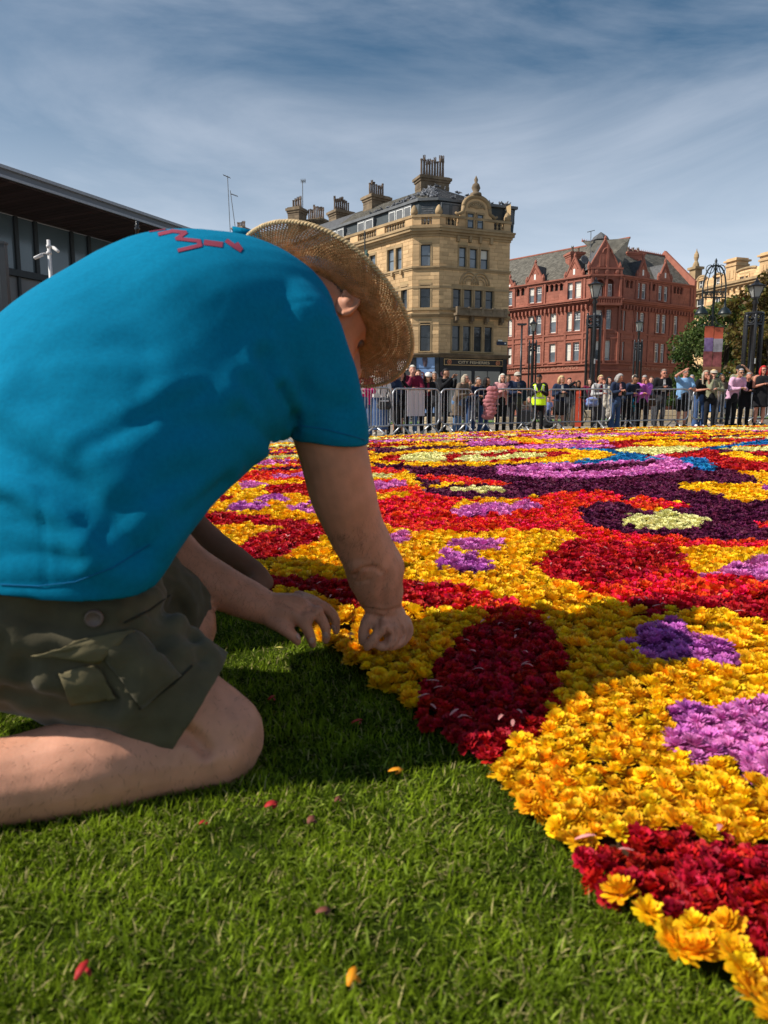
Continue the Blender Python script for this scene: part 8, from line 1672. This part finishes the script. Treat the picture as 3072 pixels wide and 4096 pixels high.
# things hung on or standing by the barriers
M_PUFF = mat('pink_quilt', (.40, .14, .15), rough=.7, var=.12, scale=20, sheen=.1)
p, f = on_bar(4, 1966, 1.12); t = thing('coat', p, 'pink quilted coat hanging over the barrier', 'coat'); z0 = at(1966, 1672, p.y).z
for k in range(8):
    zz = p.z - (p.z - z0) * (k + .5) / 8; wd = .15 + .03 * math.sin(k / 8 * 2.6); bb_ = Blob(); bb_.ball(Vector((p.x + .03 * math.sin(k * 1.4) + .02 * k * -.6, p.y - .07, zz)), wd, .07, (p.z - z0) / 8 * .95); m_ = bb_.fuse('quilted_panel', .02, 1, p); lumps(m_, .012, 14, k); link('quilted_panel', m_, M_PUFF, t, True)
for kx, (px, y0, y1, c_, lab, wd, br) in enumerate(((2368, 1588, 1618, 'bluep', 'small blue shoulder bag at the hip of the pale grey jacket', .17, 5), (2600, 1580, 1625, 'brownt', 'brown shoulder bag beside the purple fleece', .16, 6), (1537, 1588, 1632, 'charc', 'dark handbag on the arm of the woman in the white blouse', .15, 1))):
    p, f = on_bar(br, px, .9); p = p + Vector((0, .12, 0)); a, b_ = at(px, y0, p.y), at(px, y1, p.y); c = (a + b_) / 2; t = thing('bag', (c.x, c.y, b_.z), lab, 'bag'); bl = Blob(); bl.ball(c, wd, .07, (a.z - b_.z) / 2 * 1.05); bl.limb([c + Vector((-wd * .6, 0, -.08)), c + Vector((wd * .6, 0, -.08))], [.08, .08], 10); m_ = bl.fuse('bag_body', .014, 2, t.location); lumps(m_, .008, 18, kx); link('bag_body', m_, cloth(c_), t, True); mb = MB(); mb.tube([c + Vector((-wd * .8, 0, .05)), c + Vector((-wd * .5, .02, .3)), c + Vector((wd * .2, .04, .5)), c + Vector((wd * .7, 0, .06))], .012, 6); mb.build('strap', cloth('charc'), t, True)
    mb = MB(); mb.obox(c + Vector((-wd * .7, -.085, .02)), (wd * 1.4, 0, 0), (0, .012, 0), (0, 0, .03)); mb.build('zip', M_GALV, t)
for px, y0, Y, lab, col_ in ((2436, 1640, 21.6, 'grey coat draped over the arm beside the wide jeans', 'beige'),):
    a = at(px, 1560, Y); b_ = at(px, y0 + 20, Y); t = thing('coat', a, lab, 'coat'); bl = Blob(); bl.limb([a, a.lerp(b_, .5) + Vector((.06, 0, 0)), b_], [.12, .17, .10], 12, flat=((0, 1, 0), .45)); bl.limb([a + Vector((-.1, 0, .0)), a.lerp(b_, .6) + Vector((-.13, 0, 0))], [.08, .06], 10); m_ = bl.fuse('cloth', .016, 2, a); lumps(m_, .022, 9, 2.2); lumps(m_, .01, 22, 5.2); link('cloth', m_, cloth(col_), t, True); mb = MB(); mb.tube([a + Vector((.02, -.09, -.05)), a.lerp(b_, .5) + Vector((.09, -.1, 0))], .012, 6); mb.build('seam', cloth('taupe'), t)
a = at(2078, 1640, 22.6); b_ = at(2124, 1640, 22.6); z0 = gz(a.x, 22.6); c = (a + b_) / 2; t = thing('speaker_case', (c.x, 22.6, z0), 'black wheeled case standing between the navy jumper and the steward', 'case'); mb = MB(); mb.box(a.x, 22.45, z0 + .07, b_.x, 22.75, a.z + .0); o = mb.build('shell', M_BLACK, t); bv = o.modifiers.new('b', 'BEVEL'); bv.width = .05; bv.segments = 3
mb = MB(); mb.tube([(a.x + .05, 22.6, a.z), (a.x + .05, 22.6, a.z + .1), (b_.x - .05, 22.6, a.z + .1), (b_.x - .05, 22.6, a.z)], .014, 6); mb.build('handle', M_BLACK, t)
mb = MB(); mb.tube([(a.x + .05, 22.43, z0 + .16), (c.x, 22.42, z0 + .12), (b_.x - .05, 22.43, z0 + .16)], .016, 6); mb.build('trim', M_GALV, t)
for x in (a.x + .06, b_.x - .06): mb = MB(); mb.tube([(x - .02, 22.6, z0 + .04), (x + .02, 22.6, z0 + .04)], .04, 10); mb.build('wheel', M_BLACK, t)
a = at(2190, 1718, 22.3); a.z = gz(a.x, 22.3); t = thing('rucksack', a, 'black rucksack on the paving behind the steward\'s feet', 'bag'); bl = Blob(); bl.ball(a + Vector((0, 0, .16)), .17, .13, .18); bl.limb([a + Vector((-.08, -.1, .09)), a + Vector((.08, -.1, .09))], [.07, .07], 10); m_ = bl.fuse('bag_body', .016, 2, a); lumps(m_, .014, 13, 1); link('bag_body', m_, cloth('black'), t, True); mb = MB(); mb.tube([a + Vector((-.05, 0, .32)), a + Vector((0, 0, .40)), a + Vector((.05, 0, .32))], .012, 6); mb.build('strap', cloth('charc'), t)
a = at(2246, 1700, 24.6); a.z = gz(a.x, 24.6); t = thing('bicycle', a, 'bicycle parked behind the blonde woman with its wheel showing by her legs', 'bicycle'); Mrub = mat('rubber', (.015, .015, .015), rough=.9)
for dx in (-.52, .52):
    c = a + Vector((dx, 0, .33)); mb = MB(); mb.tube([c + Vector((.32 * math.cos(k * math.pi / 12), 0, .32 * math.sin(k * math.pi / 12))) for k in range(24)], .02, 6, closed=True); w_ = mb.build('wheel', Mrub, t, True); mb = MB()
    for k in range(12): mb.tube([c, c + Vector((.31 * math.cos(k * math.pi / 6), 0, .31 * math.sin(k * math.pi / 6)))], .002, 3)
    mb.tube([c + Vector((0, -.05, 0)), c + Vector((0, .05, 0))], .02, 6); mb.build('spokes', M_GALV, w_)
mb = MB(); F_ = lambda x, z: a + Vector((x, 0, z))
for q in (((-.52, .33), (-.15, .30), (.40, .72)), ((-.52, .33), (-.22, .78)), ((-.15, .30), (-.24, .86)), ((-.22, .74), (.38, .80)), ((.52, .33), (.36, .92))): mb.tube([F_(*v) for v in q], .016, 6)
mb.build('frame', M_BLACK, t); mb = MB(); mb.tube([F_(.36, .92) + Vector((0, -.28, .05)), F_(.36, .95), F_(.36, .92) + Vector((0, .28, .05))], .013, 6); mb.build('handlebar', M_BLACK, t); mb = MB(); mb.ball(F_(-.25, .90), .13, .07, .035); mb.build('saddle', M_BLACK, t)
